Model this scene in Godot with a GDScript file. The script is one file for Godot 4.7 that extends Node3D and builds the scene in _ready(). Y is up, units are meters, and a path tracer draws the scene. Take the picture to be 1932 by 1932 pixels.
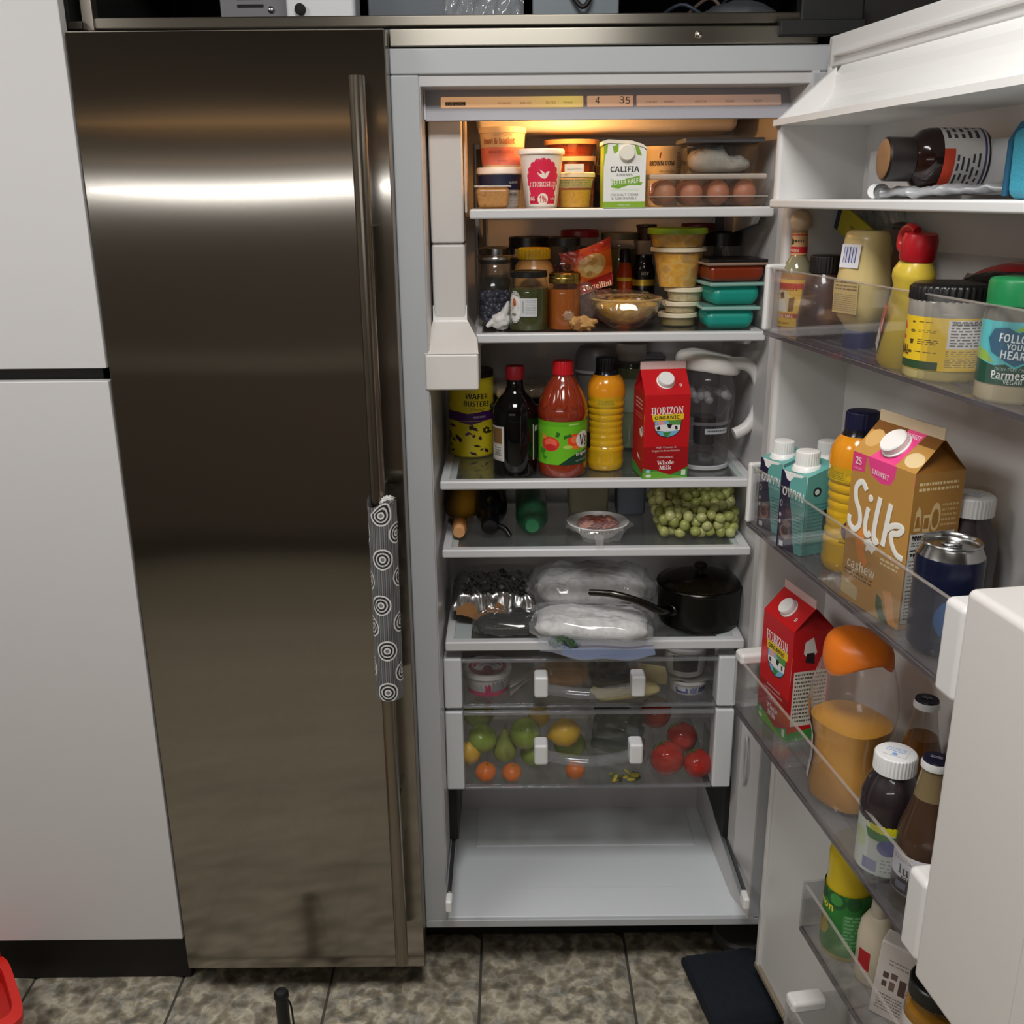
extends Node3D

var MC := {}
var used := {}
var fonts := []
var DR := Transform3D()          # the open door's own axes: x along the door, y up, z out of its inner face


class Geo:
	var v := PackedVector3Array()
	var n := PackedVector3Array()
	var t := PackedVector2Array()
	var x := PackedInt32Array()

	func vert(p: Vector3, q: Vector3, uv := Vector2.ZERO) -> int:
		v.append(p)
		n.append(q)
		t.append(uv)
		return v.size() - 1

	func tri(a: int, b: int, c: int) -> void:
		var g := (v[b] - v[a]).cross(v[c] - v[a])
		if g.dot(n[a] + n[b] + n[c]) > 0.0:
			x.append_array([a, c, b])
		else:
			x.append_array([a, b, c])

	func quad(a: int, b: int, c: int, d: int) -> void:
		tri(a, b, c)
		tri(a, c, d)

	func flat(pts: Array, out: Vector3, uvs := []) -> void:
		var ids := []
		for i in pts.size():
			ids.append(vert(pts[i], out, uvs[i] if uvs.size() else Vector2(pts[i].x, -pts[i].y)))
		for i in range(1, pts.size() - 1):
			tri(ids[0], ids[i], ids[i + 1])

	func xf(tr: Transform3D) -> Geo:
		var nb := tr.basis.inverse().transposed()
		for i in v.size():
			v[i] = tr * v[i]
			n[i] = (nb * n[i]).normalized()
		if tr.basis.determinant() < 0.0:
			x.reverse()
		return self

	func mv(a: float, b: float, c: float) -> Geo:
		return xf(Transform3D(Basis(), Vector3(a, b, c)))

	func rot(a: float, b: float, c: float) -> Geo:
		return xf(Transform3D(Basis.from_euler(Vector3(a, b, c)), Vector3.ZERO))

	func sc(a: float, b: float, c: float) -> Geo:
		return xf(Transform3D(Basis.from_scale(Vector3(a, b, c)), Vector3.ZERO))

	func add(o: Geo) -> Geo:
		var k := v.size()
		v.append_array(o.v)
		n.append_array(o.n)
		t.append_array(o.t)
		for i in o.x:
			x.append(i + k)
		return self

	func arrays() -> Array:
		var a := []
		a.resize(Mesh.ARRAY_MAX)
		a[Mesh.ARRAY_VERTEX] = v
		a[Mesh.ARRAY_NORMAL] = n
		a[Mesh.ARRAY_TEX_UV] = t
		a[Mesh.ARRAY_INDEX] = x
		return a

	func mesh() -> ArrayMesh:
		var am := ArrayMesh.new()
		am.add_surface_from_arrays(Mesh.PRIMITIVE_TRIANGLES, arrays())
		return am


# ---------------------------------------------------------------- shapes
func lathe(prof: Array, seg := 32, a0 := 0.0, a1 := TAU, sq := 2.0, sx := 1.0, sz := 1.0) -> Geo:
	var g := Geo.new()
	var m := prof.size()
	var sn := []
	var len := [0.0]
	for i in m - 1:
		var d := Vector2(prof[i + 1][0] - prof[i][0], prof[i + 1][1] - prof[i][1])
		len.append(len[i] + d.length())
		sn.append(Vector2(d.y, -d.x).normalized())
	for i in m - 1:
		var na: Vector2 = sn[i]
		var nb: Vector2 = sn[i]
		if i > 0 and sn[i].dot(sn[i - 1]) > 0.75:
			na = (sn[i] + sn[i - 1]).normalized()
		if i < m - 2 and sn[i].dot(sn[i + 1]) > 0.75:
			nb = (sn[i] + sn[i + 1]).normalized()
		var base := g.v.size()
		for k in seg + 1:
			var a: float = a0 + (a1 - a0) * k / seg
			var s := sin(a)
			var c := cos(a)
			var f := 1.0
			var h := Vector3(s / sx, 0, c / sz)
			if sq != 2.0:
				f = pow(pow(absf(s), sq) + pow(absf(c), sq), -1.0 / sq)
				h = Vector3(signf(s) * pow(absf(s), sq - 1.0) / sx, 0, signf(c) * pow(absf(c), sq - 1.0) / sz)
			h = h.normalized()
			for e in 2:
				var p = prof[i + e]
				var w: Vector2 = nb if e else na
				g.vert(Vector3(s * f * sx * p[0], p[1], c * f * sz * p[0]), (h * w.x + Vector3.UP * w.y).normalized(), Vector2(float(k) / seg, 1.0 - len[i + e] / maxf(len[m - 1], 1e-6)))
		for k in seg:
			var q := base + 2 * k
			g.quad(q, q + 1, q + 3, q + 2)
	return g


func rbox(sx: float, sy: float, sz: float, r := 0.002, tb := 1.0, sg := 1) -> Geo:
	var g := Geo.new()
	var h := Vector3(sx, sy, sz) / 2.0
	r = minf(r, minf(h.x, minf(h.y, h.z)) * 0.98)
	for ax in 3:
		var b1 := (ax + 1) % 3
		var b2 := (ax + 2) % 3
		for sgn in [-1.0, 1.0]:
			var l1 := []
			var l2 := []
			for k in sg + 1:
				var tt: float = tan((1.0 - float(k) / sg) * PI / 4.0)
				l1.append(-h[b1] + r - r * tt)
				l2.append(-h[b2] + r - r * tt)
			for k in sg + 1:
				var tt: float = tan(float(k) / sg * PI / 4.0)
				l1.append(h[b1] - r + r * tt)
				l2.append(h[b2] - r + r * tt)
			var base := g.v.size()
			for i in l1.size():
				for j in l2.size():
					var p := Vector3.ZERO
					p[ax] = sgn * h[ax]
					p[b1] = l1[i]
					p[b2] = l2[j]
					var q := Vector3(clampf(p.x, -h.x + r, h.x - r), clampf(p.y, -h.y + r, h.y - r), clampf(p.z, -h.z + r, h.z - r))
					var d := (p - q).normalized()
					var o := q + d * r
					if tb != 1.0:
						var f := lerpf(tb, 1.0, (o.y + h.y) / sy)
						o.x *= f
						o.z *= f
					var uv := Vector2(o.x / sx + 0.5, 0.5 - o.y / sy)
					if ax == 0:
						uv.x = (0.5 - o.z / sz) if sgn > 0 else (o.z / sz + 0.5)
					elif ax == 1:
						uv.y = o.z / sz + 0.5
					g.vert(o + Vector3(0, h.y, 0), d, uv)
			var w := l2.size()
			for i in l1.size() - 1:
				for j in w - 1:
					var q2 := base + i * w + j
					g.quad(q2, q2 + 1, q2 + w + 1, q2 + w)
	return g


func bx(x0: float, x1: float, y0: float, y1: float, z0: float, z1: float, r := 0.002, sg := 1) -> Geo:
	return rbox(x1 - x0, y1 - y0, z1 - z0, r, 1.0, sg).mv((x0 + x1) / 2, y0, (z0 + z1) / 2)


func extrude(poly: Array, d0: float, d1: float) -> Geo:      # polygon in x, y; from z = d0 to d1
	var g := Geo.new()
	var pp := PackedVector2Array(poly)
	var idx := Geometry2D.triangulate_polygon(pp)
	var mn := pp[0]
	var mx := pp[0]
	for p in pp:
		mn = mn.min(p)
		mx = mx.max(p)
	for zz in [d0, d1]:
		var b := g.v.size()
		for p in pp:
			g.vert(Vector3(p.x, p.y, zz), Vector3(0, 0, 1 if zz == maxf(d0, d1) else -1), Vector2((p.x - mn.x) / (mx.x - mn.x), 1.0 - (p.y - mn.y) / (mx.y - mn.y)))
		for i in range(0, idx.size(), 3):
			g.tri(b + idx[i], b + idx[i + 1], b + idx[i + 2])
	var area := 0.0
	for i in pp.size():
		area += pp[i].cross(pp[(i + 1) % pp.size()])
	for i in pp.size():
		var a := pp[i]
		var c := pp[(i + 1) % pp.size()]
		var e := (c - a).normalized() * signf(area)
		var nn := Vector3(e.y, -e.x, 0)
		g.flat([Vector3(a.x, a.y, d0), Vector3(c.x, c.y, d0), Vector3(c.x, c.y, d1), Vector3(a.x, a.y, d1)], nn)
	return g


func surf(nu: int, nv: int, f: Callable, wrap := false) -> Geo:
	var g := Geo.new()
	for j in nv + 1:
		for i in nu + 1:
			var u := float(i) / nu
			var w := float(j) / nv
			g.vert(f.call(u, w), Vector3.ZERO, Vector2(u, w))
	var acc := PackedVector3Array()
	acc.resize(g.v.size())
	var tris := []
	for j in nv:
		for i in nu:
			var q := j * (nu + 1) + i
			tris.append([q, q + 1, q + nu + 2])
			tris.append([q, q + nu + 2, q + nu + 1])
	for tr in tris:
		var nn: Vector3 = (g.v[tr[2]] - g.v[tr[0]]).cross(g.v[tr[1]] - g.v[tr[0]])
		for k in tr:
			acc[k] += nn
	if wrap:
		for j in nv + 1:
			var a := j * (nu + 1)
			var s := acc[a] + acc[a + nu]
			acc[a] = s
			acc[a + nu] = s
	for i in acc.size():
		g.n[i] = acc[i].normalized() if acc[i].length() > 1e-12 else Vector3.UP
	for tr in tris:
		g.x.append_array(tr)
	return g


func blob(rx: float, ry: float, rz: float, amp := 0.1, fr := 2.0, sd := 1, nu := 28, nv := 18) -> Geo:
	var no := FastNoiseLite.new()
	no.seed = sd
	no.frequency = fr
	no.fractal_octaves = 3
	return surf(nu, nv, func(u: float, w: float):
		var a: float = u * TAU
		var b: float = w * PI
		var d := Vector3(sin(b) * sin(a), cos(b), sin(b) * cos(a))
		var k := 1.0 + amp * no.get_noise_3d(d.x, d.y, d.z) * 2.0
		return Vector3(d.x * rx, d.y * ry, d.z * rz) * k, true)


func tube(pts: Array, rad: float, seg := 10, r1 := -1.0, sx := 1.0) -> Geo:
	var m := pts.size()
	var g := Geo.new()
	var up := Vector3.UP
	if absf((pts[1] - pts[0]).normalized().y) > 0.9:
		up = Vector3.BACK
	for i in m:
		var d: Vector3 = (pts[mini(i + 1, m - 1)] - pts[maxi(i - 1, 0)]).normalized()
		var s := d.cross(up).normalized()
		up = s.cross(d).normalized()
		var r: float = rad if r1 < 0 else lerpf(rad, r1, float(i) / (m - 1))
		for k in seg + 1:
			var a := TAU * k / seg
			var o := s * cos(a) * sx + up * sin(a)
			g.vert(pts[i] + o * r, o.normalized(), Vector2(float(k) / seg, float(i) / (m - 1)))
	for i in m - 1:
		for k in seg:
			var q := i * (seg + 1) + k
			g.quad(q, q + 1, q + seg + 2, q + seg + 1)
	for e in [0, m - 1]:
		var d: Vector3 = (pts[1] - pts[0]).normalized() * -1.0 if e == 0 else (pts[m - 1] - pts[m - 2]).normalized()
		var ring := []
		for k in seg:
			ring.append(g.v[e * (seg + 1) + k])
		g.flat(ring, d)
	return g


func smooth_path(pts: Array, k := 6) -> Array:
	var c := Curve3D.new()
	for i in pts.size():
		var t: Vector3 = (pts[mini(i + 1, pts.size() - 1)] - pts[maxi(i - 1, 0)]) / 6.0
		c.add_point(pts[i], -t, t)
	var out := []
	for i in pts.size() - 1:
		for j in k:
			out.append(c.sample(i, float(j) / k))
	out.append(pts[-1])
	return out


# ---------------------------------------------------------------- materials
func m(hex: String, rough := 0.5, metal := 0.0, ex := {}) -> StandardMaterial3D:
	var key := "%s|%s|%s|%s" % [hex, rough, metal, ex]
	if not MC.has(key):
		var s := StandardMaterial3D.new()
		s.albedo_color = Color(hex)
		s.roughness = rough
		s.metallic = metal
		for k in ex:
			s.set(k, ex[k])
		MC[key] = s
	return MC[key]


func pane(hex: String, a: float, rough := 0.04) -> StandardMaterial3D:
	var key := "pane%s|%s|%s" % [hex, a, rough]
	if not MC.has(key):
		var s := StandardMaterial3D.new()
		s.transparency = BaseMaterial3D.TRANSPARENCY_ALPHA
		s.albedo_color = Color(Color(hex), a)
		s.roughness = rough
		MC[key] = s
	return MC[key]


func noise_tex(fr: float, oct := 4, ramp := [], sz := 256, norm := false, kind := FastNoiseLite.TYPE_SIMPLEX_SMOOTH, sd := 3) -> NoiseTexture2D:
	var nt := NoiseTexture2D.new()
	var no := FastNoiseLite.new()
	no.noise_type = kind
	no.frequency = fr
	no.fractal_octaves = oct
	no.seed = sd
	nt.noise = no
	nt.width = sz
	nt.height = sz
	nt.seamless = true
	nt.as_normal_map = norm
	nt.bump_strength = 6.0
	if ramp.size():
		var g := Gradient.new()
		g.offsets = PackedFloat32Array(ramp.map(func(q): return q[0]))
		g.colors = PackedColorArray(ramp.map(func(q): return Color(q[1])))
		nt.color_ramp = g
	return nt


func speckle(key: String, ramp: Array, fr := 0.02, scale := 8.0, rough := 0.6, ex := {}) -> StandardMaterial3D:
	if not MC.has(key):
		var s := StandardMaterial3D.new()
		s.albedo_texture = noise_tex(fr, 4, ramp, 256, false, FastNoiseLite.TYPE_SIMPLEX_SMOOTH, key.hash() % 1000)
		s.uv1_triplanar = true
		s.uv1_scale = Vector3.ONE * scale
		s.roughness = rough
		for k in ex:
			s.set(k, ex[k])
		MC[key] = s
	return MC[key]


func paint(w: int, h: int, bg: String, ops: Array) -> ImageTexture:   # flat print: rectangles, ellipses, polygons, lines of small type
	var im := Image.create_empty(w, h, false, Image.FORMAT_RGBA8)
	im.fill(Color(bg))
	for o in ops:
		var c := Color(o[1])
		match o[0]:
			"r":
				im.fill_rect(Rect2i(int(o[2] * w), int(o[3] * h), maxi(1, int((o[4] - o[2]) * w)), maxi(1, int((o[5] - o[3]) * h))), c)
			"e":
				for y in range(maxi(0, int((o[3] - o[5]) * h)), mini(h, int((o[3] + o[5]) * h) + 1)):
					for x in range(maxi(0, int((o[2] - o[4]) * w)), mini(w, int((o[2] + o[4]) * w) + 1)):
						var dx: float = ((x + 0.5) / w - o[2]) / o[4]
						var dy: float = ((y + 0.5) / h - o[3]) / o[5]
						if dx * dx + dy * dy < 1.0:
							im.set_pixel(x, y, c)
			"p":
				var pp := PackedVector2Array()
				var mn := Vector2(9, 9)
				var mx := Vector2(-9, -9)
				for k in range(0, o[2].size(), 2):
					var q := Vector2(o[2][k], o[2][k + 1])
					pp.append(q)
					mn = mn.min(q)
					mx = mx.max(q)
				for y in range(maxi(0, int(mn.y * h)), mini(h, int(mx.y * h) + 1)):
					for x in range(maxi(0, int(mn.x * w)), mini(w, int(mx.x * w) + 1)):
						if Geometry2D.is_point_in_polygon(Vector2((x + 0.5) / w, (y + 0.5) / h), pp):
							im.set_pixel(x, y, c)
			"t":      # rows of small type seen from afar: o = [t, colour, x0, y0, x1, y1, rows, seed]
				var rg := RandomNumberGenerator.new()
				rg.seed = int(o[7])
				var rows: int = o[6]
				for k in rows:
					var yy: float = o[3] + (o[5] - o[3]) * k / rows
					var xx: float = o[2]
					while xx < o[4] - 0.01:
						var ww := rg.randf_range(0.02, 0.07)
						im.fill_rect(Rect2i(int(xx * w), int(yy * h), maxi(1, int(minf(ww, o[4] - xx) * w)), maxi(1, int((o[5] - o[3]) / rows * 0.5 * h))), c)
						xx += ww + 0.015
	return ImageTexture.create_from_image(im)


func mt(key: String, w: int, h: int, bg: String, ops: Array, rough := 0.5) -> StandardMaterial3D:
	if not MC.has(key):
		var s := StandardMaterial3D.new()
		s.albedo_texture = paint(w, h, bg, ops)
		s.roughness = rough
		s.texture_repeat = false
		MC[key] = s
	return MC[key]


# ---------------------------------------------------------------- nodes
func numbered(called: String) -> String:
	var k: int = used.get(called, 0)
	used[called] = k + 1
	return called if k == 0 else "%s_%03d" % [called, k]


func thing(called: String, label: String, cat: String, at := Vector3.ZERO, yaw := 0.0, group := "") -> Node3D:
	var o := Node3D.new()
	o.name = numbered(called)
	add_child(o)
	o.position = at
	o.rotation.y = yaw
	o.set_meta("label", label)
	o.set_meta("category", cat)
	if group:
		o.set_meta("group", group)
	return o


func dthing(called: String, label: String, cat: String, u: float, y: float, w: float, yaw := 0.0, group := "") -> Node3D:   # a thing standing in the open door
	var o := thing(called, label, cat, Vector3.ZERO, 0.0, group)
	o.transform = DR * Transform3D(Basis(Vector3.UP, yaw), Vector3(u, y, w))
	return o


func part(par: Node, called: String, g, mat: Material, at := Vector3.ZERO, r := Vector3.ZERO) -> MeshInstance3D:
	var o := MeshInstance3D.new()
	o.name = called
	o.mesh = g.mesh() if g is Geo else g
	o.material_override = mat
	o.position = at
	o.rotation = r
	o.cast_shadow = GeometryInstance3D.SHADOW_CASTING_SETTING_ON
	par.add_child(o, true)
	return o


func sub(par: Node, called: String, tr := Transform3D()) -> Node3D:
	var o := Node3D.new()
	o.name = called
	par.add_child(o, true)
	o.transform = tr
	return o


func struct(called: String, g, mat: Material) -> MeshInstance3D:
	var o := part(self, called, g, mat)
	o.set_meta("kind", "structure")
	return o


func text(par: Node, s: String, w: float, hex: String, at: Vector3, r := Vector3.ZERO, bend := 0.0, f := 0, h := 0.0, called := "lettering") -> void:
	var tm := TextMesh.new()
	tm.text = s
	tm.font = fonts[f]
	tm.font_size = 40
	tm.depth = 0.0
	tm.pixel_size = 0.001
	tm.curve_step = 3.0
	var a := tm.get_mesh_arrays()
	var v: PackedVector3Array = a[Mesh.ARRAY_VERTEX]
	if v.size() == 0:
		return
	var mn := v[0]
	var mx := v[0]
	for p in v:
		mn = mn.min(p)
		mx = mx.max(p)
	var k := w / (mx.x - mn.x)
	var ky := k if h == 0.0 else h / (mx.y - mn.y)
	var g := Geo.new()
	for p in v:
		var q := (p - (mn + mx) / 2.0)
		q = Vector3(q.x * k, q.y * ky, 0)
		if bend > 0.0:
			var an := q.x / bend
			g.vert(Vector3(sin(an) * bend, q.y, cos(an) * bend), Vector3(sin(an), 0, cos(an)))
		else:
			g.vert(q, Vector3.BACK)
	var ids: PackedInt32Array = a[Mesh.ARRAY_INDEX]
	for i in range(0, ids.size(), 3):
		g.tri(ids[i], ids[i + 1], ids[i + 2])
	part(par, called, g, m(hex, 0.55), at, r)


func band(par: Node, called: String, r0: float, r1: float, y0: float, y1: float, ac: float, ah: float, mat: Material, seg := 20, sq := 2.0, sx := 1.0, sz := 1.0) -> MeshInstance3D:
	return part(par, called, lathe([[r0 + 0.0005, y0], [r1 + 0.0005, y1]], seg, ac - ah, ac + ah, sq, sx, sz), mat)


func sheet(w: float, h: float) -> Geo:
	var g := Geo.new()
	g.flat([Vector3(-w / 2, -h / 2, 0), Vector3(w / 2, -h / 2, 0), Vector3(w / 2, h / 2, 0), Vector3(-w / 2, h / 2, 0)], Vector3.BACK, [Vector2(0, 1), Vector2(1, 1), Vector2(1, 0), Vector2(0, 0)])
	return g


func cap_geo(r: float, y0: float, y1: float, ribs := 0) -> Geo:      # screw cap with a rounded top edge; ribs all round when asked
	if ribs == 0:
		return lathe([[r, y0], [r, y1 - r * 0.12], [r * 0.96, y1 - r * 0.03], [r * 0.88, y1], [0.0001, y1]], 30)
	return surf(ribs * 4, 3, func(u: float, w: float):
		var a: float = u * TAU
		var rr := r * (1.0 + 0.02 * cos(u * TAU * ribs))
		return [Vector3(sin(a) * rr, y0, cos(a) * rr), Vector3(sin(a) * rr, y1 - r * 0.1, cos(a) * rr), Vector3(sin(a) * r * 0.9, y1, cos(a) * r * 0.9), Vector3(0, y1, 0)][int(round(w * 3))], true)


func lamp_area(par: Node, at: Vector3, dir: Vector3, sx: float, sy: float, hex: String, e: float) -> void:
	var l := AreaLight3D.new()
	l.name = "lamp_light"
	l.area_size = Vector2(sx, sy)
	l.light_color = Color(hex)
	l.light_energy = e
	l.shadow_enabled = true
	l.set("area_range", 12.0)
	par.add_child(l, true)
	l.look_at_from_position(at, at + dir, Vector3.UP if absf(dir.y) < 0.9 else Vector3.FORWARD)


func _ready() -> void:
	for fn in [["Droid Sans", 400], ["Droid Sans", 700], ["Droid Serif", 700], ["Droid Serif", 400], ["Droid Sans Mono", 400]]:
		var sf := SystemFont.new()
		sf.font_names = PackedStringArray([fn[0]])
		sf.font_weight = fn[1]
		fonts.append(sf)
	DR = Transform3D(Basis(Vector3.UP, deg_to_rad(-81.5)), Vector3(1.196, 0, 0))
	setup()
	room()
	refrigerator()
	floor_things()
	shelf_one()
	shelf_two()
	shelf_three()
	shelf_four()
	shelf_five()
	drawers()
	door_items()


func setup() -> void:
	var cam := Camera3D.new()
	cam.name = "camera"
	cam.fov = 54.64
	cam.near = 0.05
	cam.far = 30.0
	cam.position = Vector3(0.69179, 1.62932, 1.70214)
	cam.rotation = Vector3(-0.30897, -0.00029, -0.00898)
	add_child(cam)
	var we := WorldEnvironment.new()
	we.name = "environment"
	var e := Environment.new()
	e.background_mode = Environment.BG_COLOR
	e.background_color = Color(0.02, 0.02, 0.022)
	e.tonemap_mode = Environment.TONE_MAPPER_LINEAR
	e.tonemap_exposure = 0.8
	e.sdfgi_enabled = true
	e.ssao_enabled = true
	e.ssil_enabled = true
	we.environment = e
	add_child(we)
	# two ceiling panels over the aisle, the kitchen's own lights
	for k in 2:
		ceiling_panel(k)


func ceiling_panel(k: int) -> void:
	var at := Vector3([0.69, -0.75][k], 2.585, [1.15, 1.0][k])
	var p := thing("ceiling_light", ["square white ceiling light panel straight before the refrigerator", "square white ceiling light panel before the white cabinet"][k], "light", at)
	part(p, "frame", bx(-0.33, 0.33, -0.03, 0.012, -0.33, 0.33, 0.006), m("e8e8e6", 0.4))
	part(p, "diffuser", bx(-0.3, 0.3, -0.036, -0.029, -0.3, 0.3, 0.002), m("ffffff", 0.5, 0.0, {"emission_enabled": true, "emission": Color("fff8f2"), "emission_energy_multiplier": 3.0}))
	lamp_area(p, at - Vector3(0, 0.05, 0), Vector3.DOWN, 0.58, 0.58, "fbfaf8", [2.9, 2.1][k])


# ---------------------------------------------------------------- the room
func room() -> void:
	# stone floor tiles in recessed grout
	var fl := struct("floor", bx(-1.6, 2.5, -0.06, -0.006, -0.75, 3.4, 0.001), m("4a4640", 0.9))
	var slate := StandardMaterial3D.new()
	slate.albedo_texture = noise_tex(0.006, 5, [[0.0, "8a857b"], [0.33, "b0a898"], [0.45, "d0c7b4"], [0.55, "b9b1a0"], [0.68, "9a9890"], [0.8, "d2c8b2"], [1.0, "8f897f"]], 512, false, FastNoiseLite.TYPE_SIMPLEX_SMOOTH, 21)
	slate.uv1_triplanar = true
	slate.uv1_world_triplanar = true
	slate.uv1_scale = Vector3.ONE * 2.2
	slate.roughness = 0.62
	slate.detail_enabled = true
	slate.detail_blend_mode = BaseMaterial3D.BLEND_MODE_MUL
	slate.detail_albedo = noise_tex(0.016, 4, [[0.0, "7c7a76"], [0.42, "c9c5bc"], [0.6, "ffffff"], [1.0, "b9b2a2"]], 512, false, FastNoiseLite.TYPE_SIMPLEX_SMOOTH, 5)
	slate.uv2_triplanar = true
	slate.uv2_world_triplanar = true
	slate.uv2_scale = Vector3.ONE * 3.7
	var no := FastNoiseLite.new()
	no.frequency = 7.0
	no.fractal_octaves = 3
	var shapes := []
	for k in 4:
		var g := surf(16, 16, func(u: float, w: float):
			var x: float = (u - 0.5) * 0.321
			var z: float = (w - 0.5) * 0.321
			var e := clampf(minf(minf(u, 1 - u), minf(w, 1 - w)) * 18.0, 0.0, 1.0)
			return Vector3(x, -0.006 + 0.006 * sqrt(e) + 0.0022 * no.get_noise_3d(x, float(k), z) * e, z))
		shapes.append(g.mesh())
	var rg := RandomNumberGenerator.new()
	rg.seed = 4
	for i in range(-4, 8):
		for j in range(0, 13):
			var tl := part(fl, "tile", shapes[rg.randi() % 4], slate, Vector3(-0.04 + 0.327 * i + 0.1635, 0, -0.69 + 0.327 * j))
			tl.rotation.y = [0.0, PI / 2, PI, -PI / 2][rg.randi() % 4]
	var wall := m("857d72", 0.8)
	struct("wall_back", bx(-1.6, 2.5, -0.01, 2.72, -0.85, -0.75, 0.001), wall)
	struct("wall_left", bx(-1.6, -1.5, -0.01, 2.72, -0.85, 3.4, 0.001), wall)
	struct("wall_right", bx(2.4, 2.5, -0.01, 2.72, -0.85, 3.4, 0.001), wall)
	struct("wall_front", bx(-1.6, 2.5, -0.01, 2.72, 3.3, 3.4, 0.001), m("7d756a", 0.75))
	struct("ceiling", bx(-1.6, 2.5, 2.6, 2.72, -0.85, 3.4, 0.001), m("b5b2ac", 0.85))
	# dark timber side panel and bulkhead to the right of the refrigerator
	struct("wall_alcove", bx(1.262, 2.4, 0.0, 2.6, -0.75, -0.09, 0.002), m("1d1916", 0.7))
	# opposite run of kitchen units, met only as reflections in the steel door
	var k := thing("base_cabinet", "dark base cabinet run along the opposite wall", "cabinet", Vector3(0.45, 0, 2.98))
	part(k, "carcass", bx(-1.9, 1.9, 0.1, 0.88, -0.3, 0.3, 0.003), m("6d635a", 0.5))
	part(k, "worktop", bx(-1.92, 1.92, 0.88, 0.92, -0.33, 0.31, 0.004), m("8f877c", 0.35))
	part(k, "toe_kick", bx(-1.88, 1.88, 0.0, 0.1, -0.24, 0.3, 0.002), m("201d1b", 0.7))
	for row in [[1.98, 0.012, "ffb64d", 1.9, 0.03], [1.80, 0.004, "ffb64d", 2.0, 0.01], [1.655, 0.009, "ffffff", 14.0, 1.1]]:
		var t := thing("strip_lamp", {1.98: "upper warm strip lamp high on the opposite wall", 1.8: "lower thin warm strip lamp on the opposite wall", 1.655: "white tube lamp at eye height on the opposite wall"}[row[0]], "light", Vector3(-0.35, row[0], 3.24))
		part(t, "housing", bx(-0.95, 1.05, row[1], row[1] + 0.03, -0.04, 0.055, 0.003), m("d8d4cc", 0.5))
		part(t, "tube", bx(-0.93, 1.03, -row[1], row[1], -0.03, -0.006, 0.001), m("ffffff", 0.5, 0.0, {"emission_enabled": true, "emission": Color(row[2]), "emission_energy_multiplier": row[3] * 0.35}))
		lamp_area(t, Vector3(-0.3, row[0], 3.2), Vector3.FORWARD, 1.96, row[1] * 2.0, row[2], row[4] * 0.4)


func steel(hex := "a39c92", rough := 0.34, an := 0.9) -> StandardMaterial3D:
	return m(hex, rough, 1.0, {"anisotropy_enabled": true, "anisotropy": an})


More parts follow.
